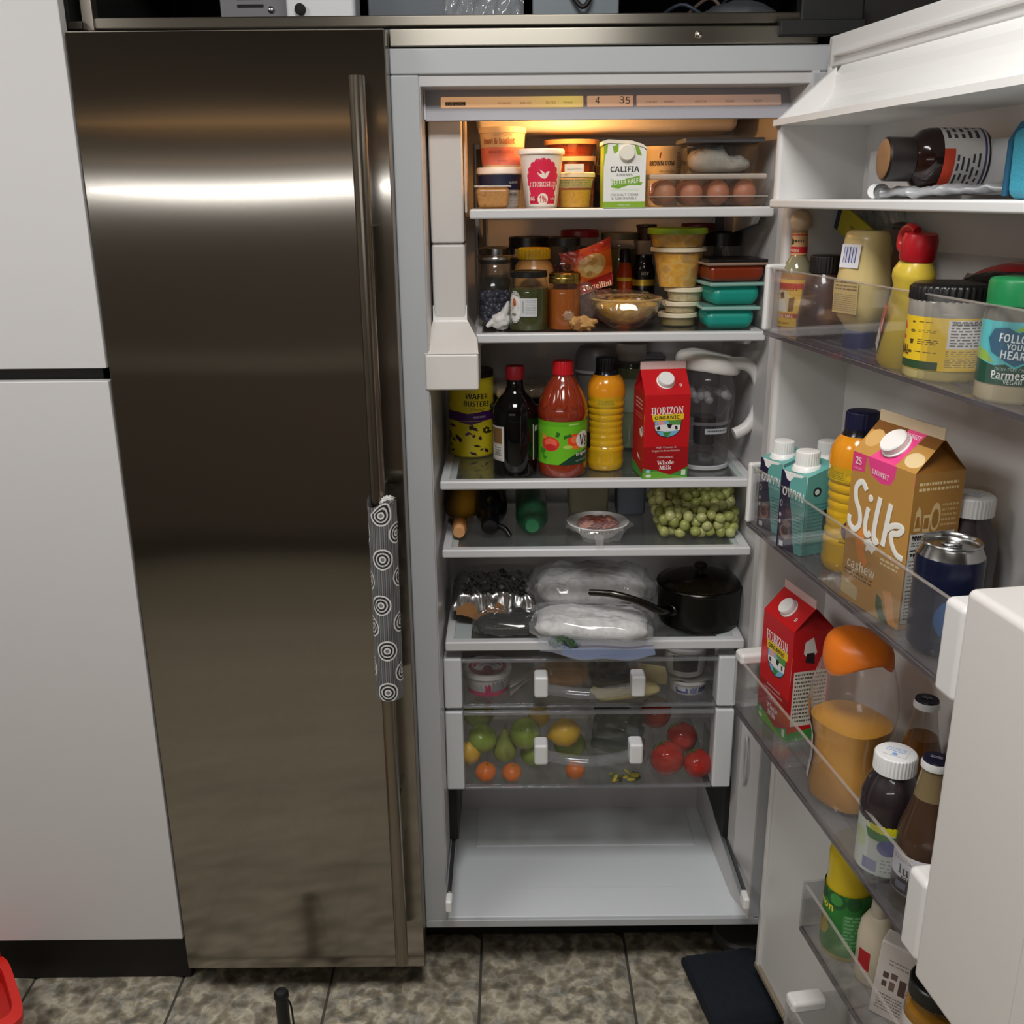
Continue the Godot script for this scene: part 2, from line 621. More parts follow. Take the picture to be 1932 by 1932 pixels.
# ---------------------------------------------------------------- the refrigerator
func refrigerator() -> void:
	var cb := thing("tall_cabinet", "tall white slab door cabinet left of the steel freezer door", "cabinet", Vector3(-0.35, 0, -0.3))
	var lac := m("d2d0d0", 0.32)
	part(cb, "carcass", bx(-0.7, 0.33, 0.14, 2.45, -0.3, 0.275, 0.002), m("2c2a28", 0.6))
	for e in [[-0.348, 0.3465], [-0.70, -0.352]]:
		part(cb, "upper_door", bx(e[0] + 0.0015, e[1], 1.352, 2.44, 0.276, 0.3, 0.0015), lac)
		part(cb, "lower_door", bx(e[0] + 0.0015, e[1], 0.156, 1.330, 0.276, 0.3, 0.0015), lac)
	part(cb, "toe_kick", bx(-0.7, 0.33, 0.0, 0.14, -0.3, 0.235, 0.002), m("1c1a18", 0.6))

	var fr := thing("refrigerator", "built in steel side by side refrigerator with its right door open and shelves full", "refrigerator")
	var white := m("b7babd", 0.35)
	var liner := m("c9c7c7", 0.3)
	var black := m("0c0c0d", 0.6)
	part(fr, "body", bx(0.0, 0.5, 0.14, 1.885, -0.66, -0.052, 0.003), m("8a8784", 0.5))
	# front frame of the fridge side, liner walls, floor, ceiling
	var st := bx(0.5, 0.547, 0.1552, 1.8178, -0.66, -0.05, 0.003)
	st.add(bx(1.188, 1.215, 0.1552, 1.8178, -0.66, -0.05, 0.003)).add(bx(0.5, 1.215, 1.818, 1.8585, -0.66, -0.05, 0.003)).add(bx(0.5, 1.215, 0.136, 0.155, -0.66, -0.05, 0.003))
	part(fr, "front_frame", st, white)
	var ln := bx(0.54, 1.2, 0.13, 1.86, -0.66, -0.45, 0.002)
	ln.add(extrude([Vector2(1.188, 0.05), Vector2(1.166, 0.12), Vector2(1.150, 0.45), Vector2(1.2, 0.46), Vector2(1.2, 0.05)], 0.15, 1.82).rot(-PI / 2, 0, 0))
	ln.add(bx(0.54, 0.5485, 0.15, 1.82, -0.45, -0.055, 0.002))
	ln.add(bx(0.54, 1.19, 1.80, 1.83, -0.45, -0.055, 0.002))
	part(fr, "liner", ln, liner)
	var ff := bx(0.545, 1.19, 0.150, 0.1555, -0.46, -0.15, 0.001)
	ff.add(bx(0.545, 1.19, 0.150, 0.1575, -0.151, -0.058, 0.0015)).add(bx(0.60, 1.12, 0.152, 0.1585, -0.46, -0.30, 0.002))
	part(fr, "liner_floor", ff, m("e2e6ea", 0.3))
	var oval := []
	for k in 33:
		oval.append(Vector3(1.1695, 0.513 + 0.055 * sin(TAU * k / 32.0), -0.092 + 0.011 * cos(TAU * k / 32.0)))
	part(fr, "wall_slot", tube(oval, 0.003, 6), m("b5b6b8", 0.3))
	part(fr, "toe_kick", bx(0.0, 1.25, 0.0, 0.13, -0.66, -0.19, 0.002), black)
	# steel trims above the doors
	var trim := part(fr, "top_trim", rbox(0.69, 0.0265, 0.02, 0.002).mv(0.847, 1.8592, -0.055), m("989389", 0.3, 1.0, {"anisotropy_enabled": true, "anisotropy": -0.9}))
	part(trim, "screw", lathe([[0.006, 0], [0.0055, 0.003], [0.0035, 0.0045], [0.0001, 0.005]], 16).rot(PI / 2, 0, 0).mv(0.9985, 1.8724, -0.045), m("b9b3a8", 0.2, 1.0))
	part(fr, "grille_rail", rbox(1.185, 0.0165, 0.03, 0.0025).mv(0.622, 1.8895, -0.065), m("7f7a70", 0.34, 1.0, {"anisotropy_enabled": true, "anisotropy": -0.9}))
	part(fr, "corner_post", bx(0.012, 0.031, 1.886, 2.12, -0.07, -0.045, 0.002), m("a69f95", 0.4, 1.0))
	part(fr, "bracket", bx(-0.008, 0.02, 1.885, 1.899, -0.05, -0.028, 0.003), m("3a352f", 0.4, 0.8))
	var hb := bx(1.125, 1.262, 1.868, 1.892, -0.075, -0.03, 0.003)
	part(fr, "hinge_block", hb.add(bx(1.16, 1.262, 1.885, 1.93, -0.075, -0.045, 0.004)), black)
	grille(fr)
	freezer_door(fr)
	cabin(fr)
	open_door(fr)


func grille(fr: Node3D) -> void:     # the machine compartment behind the missing grille
	var gm := m("565c62", 0.45, 0.3)
	var dark := m("0d0c0c", 0.8)
	var c := bx(-0.01, 1.262, 1.886, 2.16, -0.6, -0.58, 0.002)
	c.add(bx(-0.02, -0.012, 1.886, 2.16, -0.6, -0.06, 0.002)).add(bx(-0.01, 1.262, 2.12, 2.16, -0.6, -0.06, 0.002)).add(bx(0.0, 1.262, 1.872, 1.886, -0.6, -0.075, 0.002))
	part(fr, "machine_compartment", c, dark)
	var vp := part(fr, "vent_plate", bx(0.192, 0.325, 1.886, 2.06, -0.22, -0.21, 0.002), m("77777a", 0.4, 0.6))
	for k in 3:
		part(vp, "vent_slot", bx(0.222, 0.268, 1.945 + 0.012 * k, 1.950 + 0.012 * k, -0.2115, -0.2085, 0.001), dark)
	part(vp, "screw", blob(0.006, 0.006, 0.004, 0.0), m("c9c9c9", 0.2, 1.0), Vector3(0.281, 1.941, -0.209))
	var wb := part(fr, "control_box", bx(0.322, 0.448 - 0.01, 1.90, 2.05, -0.2, -0.13, 0.008, 3), m("d4d6d8", 0.4))
	part(wb, "knob", lathe([[0.009, 0], [0.009, 0.008], [0.005, 0.01], [0.0001, 0.01]], 16).rot(PI / 2, 0, 0).mv(0.347, 1.928, -0.131), dark)
	part(fr, "metal_panel", bx(0.45, 0.715, 1.886, 2.08, -0.24, -0.2, 0.003), gm)
	var no := FastNoiseLite.new()
	no.frequency = 22.0
	part(fr, "plastic_sheet", surf(30, 14, func(u: float, w: float): return Vector3(0.585 + 0.135 * u, 1.89 + 0.13 * w, -0.185 + 0.02 * no.get_noise_2d(u, w * 0.6))), pane("c8ccd0", 0.3))
	part(fr, "metal_panel", bx(0.735, 0.885, 1.886, 2.08, -0.22, -0.19, 0.003), m("6c747a", 0.45, 0.3))
	var hk := smooth_path([Vector3(0.80, 1.96, -0.18), Vector3(0.82, 1.935, -0.17), Vector3(0.835, 1.955, -0.17), Vector3(0.83, 1.99, -0.18)])
	part(fr, "cable", tube(hk, 0.004, 8), m("1b1413", 0.5))
	for k in 3:
		var wp := smooth_path([Vector3(0.95 + 0.05 * k, 1.92, -0.3), Vector3(1.0 + 0.05 * k, 1.95 + 0.01 * k, -0.25), Vector3(1.06 + 0.03 * k, 1.93, -0.25), Vector3(1.13, 1.99, -0.3)])
		part(fr, "cable", tube(wp, 0.0035, 6), m(["2b3440", "5a4a44", "222222"][k], 0.5))
	part(fr, "motor_housing", blob(0.07, 0.035, 0.05, 0.06), m("4d5054", 0.5, 0.2), Vector3(1.10, 1.915, -0.22))
	part(fr, "support_bracket", bx(1.205, 1.235, 1.886, 2.1, -0.2, -0.16, 0.003).add(bx(1.09, 1.24, 1.9, 1.909, -0.2, -0.12, 0.002)), m("8d8f8f", 0.4, 0.4))


func freezer_door(fr: Node3D) -> void:
	var d := sub(fr, "freezer_door")
	var wv := func(x: float, y: float) -> float:
		var top := exp(-(1.88 - y) / 0.05)
		return 0.00016 * sin(x * 9.0 + y * 5.0) + 0.00012 * sin(y * 23.0 + 1.3 * sin(x * 6.0)) + 0.00045 * top * sin(x * 11.0 + 0.6)
	var g := surf(40, 140, func(u: float, w: float): return Vector3(0.002 + 0.4965 * u, 0.082 + 1.796 * w, wv.call(0.4965 * u, 0.082 + 1.796 * w)))
	part(d, "door_skin", g, m("9c978f", 0.16, 1.0, {"anisotropy_enabled": true, "anisotropy": 0.97, "clearcoat_enabled": true, "clearcoat": 0.4, "clearcoat_roughness": 0.03}))
	part(d, "door_edge", bx(0.0005, 0.5, 0.08, 1.88, -0.046, -0.0004, 0.002), m("8f887e", 0.35, 1.0))
	var h := part(d, "handle", tube([Vector3(0.4615, 0.151, 0.065), Vector3(0.4615, 1.805, 0.065)], 0.0128, 28), m("8f887d", 0.24, 1.0))
	for yy in [0.46, 1.09, 1.53]:
		part(h, "standoff", bx(0.4535, 0.4695, yy - 0.055, yy + 0.055, 0.0, 0.058, 0.003), m("7a746a", 0.3, 1.0))
	# quilted cotton grip cover tied round the handle
	var sl := thing("handle_cover", "black and white ringed fabric cover wrapped round the freezer door handle", "cover", Vector3(0.4665, 0.757, 0.068))
	var no := FastNoiseLite.new()
	no.frequency = 18.0
	var ops := []
	for k in range(0, 256, 3):
		ops.append(["r", ["3a3a3c", "6f6f70", "4b4b4d", "8b8b8a"][(k * 7 / 3) % 4], k / 256.0, 0.0, (k + 2) / 256.0, 1.0])
	var rings := [[0.50, 0.055], [0.22, 0.155], [0.70, 0.15], [0.50, 0.27], [0.26, 0.385], [0.74, 0.37], [0.46, 0.50], [0.72, 0.60], [0.30, 0.62], [0.51, 0.735], [0.24, 0.84], [0.72, 0.86], [0.5, 0.955], [0.0, 0.05], [1.0, 0.05], [0.0, 0.29], [1.0, 0.29], [0.0, 0.5], [1.0, 0.5], [0.0, 0.74], [1.0, 0.74]]
	for r in rings:
		for q in [[0.125, "d9d8d4"], [0.105, "232226"], [0.083, "cfcecb"], [0.064, "1c1b20"], [0.042, "dddcd8"], [0.024, "77777a"]]:
			ops.append(["e", q[1], r[0], r[1], q[0] * 0.98, q[0] * 0.42])
	var cm := mt("ringcloth", 256, 560, "515153", ops, 0.9)
	cm.rim_enabled = true
	cm.rim = 0.2
	part(sl, "fabric", surf(40, 40, func(u: float, w: float):
		var a: float = (u + 0.5) * TAU
		var r := 0.0235 * (1.0 + 0.07 * no.get_noise_3d(sin(a) * 0.1, w * 0.6, cos(a) * 0.1)) * (1.0 + 0.06 * absf(w - 0.5))
		return Vector3(sin(a) * r * 1.04 + 0.003 * (0.5 - w), 0.374 * (1.0 - w) + (0.008 * sin(a * 2.0) if w < 0.03 else 0.0), cos(a) * r), true), cm)
	part(sl, "tie", blob(0.012, 0.008, 0.008, 0.4, 3.0, 4), m("c9c8c4", 0.9), Vector3(0.012, 0.376, 0.012), Vector3(0, 0, 0.5))


func cabin(fr: Node3D) -> void:
	var white := m("dddddd", 0.35)
	var shelf_w := m("d6d7d8", 0.3)
	# lit control panel
	var cp := sub(fr, "control_panel", Transform3D(Basis(Vector3.RIGHT, deg_to_rad(-23.0)), Vector3(0, 1.7545, -0.086)))
	var pm := m("aeadb4", 0.25)
	var hole := [[0.5785, 0.819], [0.8255, 0.903], [0.909, 1.153]]
	part(cp, "fascia", extrude([Vector2(0.552, 0), Vector2(1.168, 0), Vector2(1.186, 0.0625), Vector2(0.550, 0.0625)], -0.012, -0.009), m("a8a7ae", 0.3))
	var lip := tube([Vector3(0.549, 0.063, -0.003), Vector3(1.187, 0.063, -0.003)], 0.0028, 8)
	lip.add(tube([Vector3(0.549, 0.063, -0.003), Vector3(0.552, 0.0, -0.006)], 0.002, 8)).add(tube([Vector3(1.187, 0.063, -0.003), Vector3(1.168, 0.0, -0.006)], 0.002, 8))
	part(cp, "clear_edge", lip, m("cfd0d6", 0.1))
	for k in 3:
		var gt := GradientTexture2D.new()
		var gr := Gradient.new()
		gr.offsets = PackedFloat32Array([[0.0, 0.55, 0.9, 1.0], [0.0, 1.0], [0.0, 0.5, 1.0]][k])
		gr.colors = PackedColorArray([[Color("e0a878"), Color("f2bd80"), Color("ffe070"), Color("f6d070")], [Color("dcae88"), Color("cf9f7e")], [Color("c49a80"), Color("b08c7a"), Color("8a7872")]][k])
		gt.gradient = gr
		gt.width = 128
		gt.height = 8
		var lm := StandardMaterial3D.new()
		lm.albedo_color = Color("c8a080")
		lm.roughness = 0.4
		lm.emission_enabled = true
		lm.emission = Color.WHITE
		lm.emission_operator = BaseMaterial3D.EMISSION_OP_MULTIPLY
		lm.emission_texture = gt
		lm.emission_energy_multiplier = 0.62
		var w: float = hole[k][1] - hole[k][0]
		part(cp, "backlit_display_strip", rbox(w, 0.0185, 0.006, 0.001).mv((hole[k][0] + hole[k][1]) / 2, 0.0215, -0.0085), lm)
	text(cp, "SUB-ZERO", 0.030, "c9a27c", Vector3(0.603, 0.0275, -0.0043), Vector3.ZERO, 0, 1)
	part(cp, "logo_plate", bx(0.586, 0.620, 0.0243, 0.0307, -0.0055, -0.0048, 0.0002), m("4a3526", 0.5))
	for q in [["ICE MAKER", 0.686, 0.022], ["MAX ICE", 0.722, 0.018], ["FILTER", 0.764, 0.016], ["POWER", 0.793, 0.015], ["COLDER", 0.934, 0.018], ["WARMER", 0.963, 0.018], ["AIR FILTER", 1.017, 0.02], ["DOOR", 1.066, 0.014], ["RESET", 1.114, 0.014]]:
		text(cp, q[0], q[2], "9a6f48", Vector3(q[1], 0.0275, -0.0043))
	text(cp, "4", 0.007, "4a3a34", Vector3(0.843, 0.031, -0.0043), Vector3(0, 0, -0.1), 0, 0, 0.0125)
	text(cp, "35", 0.018, "4a3a34", Vector3(0.889, 0.031, -0.0043), Vector3(0, 0, -0.1), 0, 0, 0.0125)
	# bulb in the roof behind the control panel
	var bl := sub(fr, "lamp_bulb", Transform3D(Basis(), Vector3(0.80, 1.776, -0.17)))
	part(bl, "bulb", blob(0.017, 0.017, 0.017, 0.0), m("ffffff", 0.5, 0.0, {"emission_enabled": true, "emission": Color("ffb45c"), "emission_energy_multiplier": 4.0}))
	var om := OmniLight3D.new()
	om.name = "bulb_light"
	om.light_color = Color("ffb666")
	om.light_energy = 0.035
	om.light_size = 0.015
	om.omni_range = 4.0
	om.omni_attenuation = 2.0
	om.shadow_enabled = true
	bl.add_child(om)
	part(fr, "air_duct", rbox(0.50, 0.062, 0.19, 0.012, 0.96, 3).mv(0.875, 1.74, -0.355), m("d5d2cf", 0.35))
	# ice and water column at the left
	var col := sub(fr, "water_dispenser")
	var dm := m("d2cfcb", 0.35)
	part(col, "upper_cover", bx(0.5525, 0.6115, 1.5485, 1.80, -0.22, -0.13, 0.005, 2), dm)
	part(col, "lower_cover", bx(0.5525, 0.6125, 1.41, 1.5475, -0.22, -0.13, 0.005, 2), dm)
	part(col, "side_lens", bx(0.6125, 0.6175, 1.60, 1.79, -0.21, -0.15, 0.002), m("cbb8a6", 0.3))
	part(col, "seam", bx(0.554, 0.611, 1.5472, 1.5488, -0.21, -0.132, 0.0004), m("55504c", 0.6))
	var prof := [Vector3(0.5515, 0.6135, 1.44), Vector3(0.5515, 0.6135, 1.414), Vector3(0.549, 0.619, 1.405), Vector3(0.543, 0.6325, 1.385), Vector3(0.5405, 0.6355, 1.364)]
	var nz := [-0.134, -0.129, -0.122, -0.09, -0.048]
	var nb := Geo.new()
	nb.add(surf(12, 4, func(u: float, w: float):
		var i := int(round(w * 4))
		return Vector3(lerpf(prof[i].x, prof[i].y, u), prof[i].z, nz[i])))
	nb.add(bx(0.5405, 0.6355, 1.2995, 1.3635, -0.2, -0.046, 0.004, 2))
	for s in 2:
		var sd := []
		for i in 5:
			sd.append(Vector3(prof[i].x if s == 0 else prof[i].y, prof[i].z, nz[i]))
		for i in 4:
			nb.flat([sd[i], sd[i + 1], Vector3(sd[i + 1].x, sd[i + 1].y, -0.2), Vector3(sd[i].x, sd[i].y, -0.2)], Vector3(-1 if s == 0 else 1, 0, 0))
	part(col, "spout_housing", nb, m("dedbd6", 0.3))
	# chrome shelf ladders on the back wall
	for xx in [0.628, 1.122]:
		var lad := bx(xx - 0.006, xx + 0.006, 1.36, 1.73, -0.452, -0.444, 0.001)
		lad.add(bx(xx + 0.012, xx + 0.02, 1.36, 1.73, -0.452, -0.444, 0.001))
		var lp := part(fr, "shelf_ladder", lad, m("9a9a9e", 0.3, 0.8))
		part(lp, "ladder_slot", bx(xx - 0.002, xx + 0.016, 1.37, 1.72, -0.4445, -0.4425, 0.0005), m("55565a", 0.5))
	# glass shelves
	var rows := [[0.622, 1.6075], [0.622, 1.3895], [0.555, 1.1105], [0.555, 0.9715], [0.555, 0.774]]
	for i in 5:
		var x0: float = rows[i][0]
		var y: float = rows[i][1]
		var sh := sub(fr, "shelf", Transform3D(Basis(), Vector3(0, y, 0)))
		part(sh, "front_rail", bx(x0, 1.1585, -0.0175 - (0.003 if i == 4 else 0.0), 0.0, -0.139, -0.118, 0.004, 2), shelf_w)
		for s in 2:
			var xa: float = x0 if s == 0 else 1.1405
			part(sh, "side_rail", bx(xa, xa + 0.018, -0.014, -0.0004, -0.43, -0.136, 0.003), shelf_w)
			if i >= 2:
				var bw: float = 0.034 if i == 4 else 0.012
				var xb: float = x0 + 0.018 if s == 0 else 1.1405 - bw
				part(sh, "side_band", bx(xb, xb + bw, -0.0085, -0.0015, -0.42, -0.139, 0.0005), m("b8c2c2", 0.3))
		part(sh, "glass", bx(x0 + 0.008, 1.15, -0.0075, -0.002, -0.43, -0.137, 0.0008), pane("a8b4b0", 0.07))
		part(sh, "rear_rail", bx(x0, 1.1585, -0.012, -0.001, -0.442, -0.428, 0.002), shelf_w)
		if i < 2:
			for xx in [x0 + 0.012, 1.14]:
				part(sh, "cantilever_bracket", extrude([Vector2(0.15, -0.017), Vector2(0.17, -0.030), Vector2(0.43, -0.062), Vector2(0.44, -0.017)], xx - 0.003, xx + 0.003).rot(0, PI / 2, 0).sc(1, 1, 1), m("c4c4c6", 0.35))
	# two clear drawers
	var tint := pane("5c6064", 0.045)
	var post := m("d6d9dc", 0.3)
	for e in [[0.6185, 0.7315], [0.4255, 0.6105]]:
		var d := sub(fr, "drawer")
		for p in [[0.5495, 0.5865], [1.112, 1.1505]]:
			part(d, "end_post", bx(p[0], p[1], e[0], e[1], -0.175, -0.128, 0.004, 2), post)
			part(d, "side_wall", bx(0.571 if p[0] < 0.8 else 1.122, 0.575 if p[0] < 0.8 else 1.126, e[0], e[1] - 0.01, -0.43, -0.17, 0.001), tint)
		part(d, "front_panel", bx(0.5865, 1.112, e[0] + 0.003, e[1] - 0.002, -0.142, -0.138, 0.001), tint)
		part(d, "floor_panel", bx(0.575, 1.122, e[0] - 0.006, e[0] - 0.002, -0.43, -0.138, 0.001), pane("6a6e70", 0.2))
		part(d, "back_panel", bx(0.575, 1.122, e[0], e[1] - 0.02, -0.432, -0.428, 0.001), tint)
		part(d, "top_rail", bx(0.5865, 1.112, e[1] - 0.012, e[1] - 0.004, -0.146, -0.134, 0.002), pane("a4a6aa", 0.38))
		part(d, "bottom_rail", bx(0.5865, 1.112, e[0] - 0.003, e[0] + 0.002, -0.146, -0.134, 0.0015), pane("8c8e92", 0.5))
		var hy: float = e[0] + 0.0605 if e[0] > 0.5 else e[0] + 0.0975
		var hn := sub(d, "drawer_handle")
		part(hn, "handle_block", bx(0.734, 0.7625, hy - 0.0235, hy + 0.0235, -0.14, -0.1, 0.006, 2), m("e8e9ea", 0.3))
		part(hn, "handle_block", bx(0.9315, 0.96, hy - 0.0235, hy + 0.0235, -0.14, -0.1, 0.006, 2), m("e8e9ea", 0.3))
		var pts := []
		for k in 15:
			var t := k / 14.0
			pts.append(Vector3(lerpf(0.755, 0.94, t), hy - 0.008 - 0.004 * sin(PI * t), -0.116 + 0.018 * sin(PI * t)))
		part(hn, "handle_bar", tube(pts, 0.0115, 12), pane("9a9ea2", 0.2))
	# runners left over from the missing bottom drawer
	for xx in [0.5565, 1.162]:
		var rn := sub(fr, "drawer_runner")
		part(rn, "rail", bx(xx - 0.0045, xx + 0.0045, 0.243, 0.268, -0.40, 0.0, 0.002), m("77787a", 0.3, 0.9))
		part(rn, "runner_cap", bx(xx - 0.007, xx + 0.007, 0.238, 0.266, -0.004, 0.028, 0.005, 2), m("eeeeec", 0.35))
		part(rn, "runner_block", bx(xx - 0.012, xx + 0.012, 0.27, 0.42, -0.42, -0.17, 0.003), m("101012", 0.5))


func open_door(fr: Node3D) -> void:
	var white := m("dedcda", 0.35)
	var d := sub(fr, "fridge_door", DR)
	part(d, "outer_panel", bx(0.0, 0.9, 0.077, 1.862, -0.14, -0.105, 0.003), steel())
	var fl := bx(0.0, 0.9, 0.077, 1.862, -0.106, -0.06, 0.003)
	fl.add(bx(0.0, 0.9, 1.815, 1.862, -0.07, 0.0, 0.004)).add(bx(0.0, 0.9, 0.085, 0.72, -0.07, -0.006, 0.004)).add(bx(0.0, 0.014, 0.077, 1.862, -0.07, 0.0, 0.003))
	part(d, "door_liner", fl, white)
	part(d, "gasket", bx(0.0, 0.9, 0.0755, 0.088, -0.06, 0.002, 0.003).add(bx(-0.004, 0.004, 0.077, 1.862, -0.05, -0.002, 0.002)), m("8d8170", 0.7))
	part(d, "liner_rim", bx(0.018, 0.042, 0.74, 1.742, -0.07, 0.066, 0.008, 3).add(bx(0.03, 0.9, 1.829, 1.838, -0.01, 0.008, 0.003)), white)
	# top compartment with a coved roof
	var cove := [Vector2(0.0, 1.815)]
	for k in 9:
		var t := k / 8.0
		cove.append(Vector2(0.012 + 0.088 * pow(t, 2.2), lerpf(1.80, 1.737, sin(t * PI / 2))))
	cove.append_array([Vector2(0.104, 1.737), Vector2(0.104, 1.728), Vector2(-0.05, 1.728), Vector2(-0.05, 1.815)])
	part(d, "compartment_roof", extrude(cove, 0.05, 0.9).rot(0, -PI / 2, 0).sc(-1, 1, 1), m("e6e5e2", 0.3))
	part(d, "roof_fin", extrude([Vector2(0.005, 1.735), Vector2(0.1, 1.735), Vector2(0.01, 1.812)], 0.046, 0.056).rot(0, -PI / 2, 0).sc(-1, 1, 1), white)
	part(d, "compartment_back", bx(0.03, 0.9, 1.55, 1.74, -0.065, -0.045, 0.002), white)
	for q in [[0.14, 0.34], [0.36, 0.56], [0.58, 0.78]]:
		part(d, "moulded_step", bx(q[0], q[1], 1.625, 1.69, -0.05, -0.012, 0.004, 2), m("d2d2d4", 0.35))
	part(d, "compartment_end", bx(0.05, 0.066, 1.6165, 1.736, -0.05, 0.098, 0.006, 2), white)
	part(d, "end_screw", lathe([[0.006, 0], [0.006, 0.002], [0.0001, 0.0025]], 16).rot(PI / 2, 0, 0).mv(0.058, 1.728, 0.0975), m("77797c", 0.4))
	part(d, "compartment_floor", bx(0.05, 0.9, 1.6075, 1.6205, -0.06, 0.102, 0.003, 2), m("e0e0e0", 0.3))
	# door bins
	var cl := pane("8a8a8c", 0.07)
	var tb := pane("6c686c", 0.42)
	for q in [[0.058, 0.86, 1.413, 1.518, 0.102], [0.066, 0.672, 1.088, 1.194, 0.112], [0.066, 0.672, 0.731, 0.836, 0.112], [0.388, 0.86, 0.517, 0.603, 0.112], [0.366, 0.86, 0.27, 0.352, 0.108]]:
		var b := sub(fr, "door_bin", DR)
		var w: float = q[4]
		var small: bool = q[2] < 0.8
		part(b, "front_wall", bx(q[0] + 0.004, q[1], q[2] + 0.002, q[3] - 0.002, w - 0.004, w, 0.0012), cl)
		part(b, "rim", bx(q[0] + 0.008, q[1], q[3] - 0.0025, q[3], w - 0.0045, w + 0.0005, 0.001), pane("b8b0a8", 0.32))
		part(b, "bin_floor", bx(q[0] + 0.004, q[1], q[2], q[2] + 0.004, -0.04, w, 0.001), tb)
		part(b, "bottom_edge", bx(q[0] + 0.004, q[1], q[2] - 0.003, q[2] + 0.004, w - 0.005, w + 0.001, 0.001), pane("5c565a", 0.65))
		for k in 6:
			part(b, "floor_rib", bx(q[0] + 0.01, q[1] - 0.01, q[2] + 0.0035, q[2] + 0.0055, -0.03 + 0.02 * k, -0.027 + 0.02 * k, 0.0005), pane("6c6a6e", 0.5))
		if q[2] > 0.8:
			part(b, "end_cap", bx(q[0], q[0] + 0.012, q[2] + 0.004, q[3] + 0.004, w - 0.012, w + 0.004, 0.005, 2).add(bx(q[0], q[0] + 0.012, q[3] - 0.006, q[3] + 0.004, 0.05, w, 0.004, 2)), m("dfdddb", 0.35))
			part(b, "end_wall", bx(q[0] + 0.004, q[0] + 0.008, q[2] + 0.004, q[3], -0.03, w - 0.01, 0.001), pane("c4c4c8", 0.4))
		elif q[2] > 0.3 and q[2] < 0.6:
			part(b, "end_wall", bx(q[0], q[0] + 0.004, q[2], q[3], -0.005, w, 0.001), pane("a0a0a4", 0.35))
			part(b, "mount_lug", bx(q[0] - 0.02, q[0] + 0.004, q[3] - 0.03, q[3] + 0.004, -0.008, 0.012, 0.003), m("e4e2e0", 0.4))
		else:
			part(b, "end_cap", bx(q[0] - 0.004, q[0] + 0.004, q[2] + 0.01, q[3] + 0.002, -0.01, w + 0.002, 0.003, 2), pane("b8b8bc", 0.3))
			part(b, "mount_hook", bx(q[0] - 0.002, q[0] + 0.03, q[3] - 0.006, q[3] + 0.016, 0.05, w + 0.004, 0.007, 2), m("e6e4e2", 0.35))
		if q[1] < 0.7:
			part(b, "end_cap", bx(q[1] - 0.012, q[1] + 0.03, q[2] - 0.008, q[3] + 0.004, 0.02, w + 0.006, 0.009, 3), m("e2e0de", 0.35))
	# moulded housing at the free edge of the door
	var bh := bx(0.698, 0.9, 0.705, 1.222, -0.07, 0.118, 0.009, 3)
	bh.add(bx(0.705, 0.9, 1.2, 1.243, -0.07, 0.045, 0.008, 3)).add(bx(0.872, 0.9, 0.705, 1.2, 0.1, 0.124, 0.006, 2))
	part(d, "moulded_housing", bh, m("dcd9d5", 0.35))


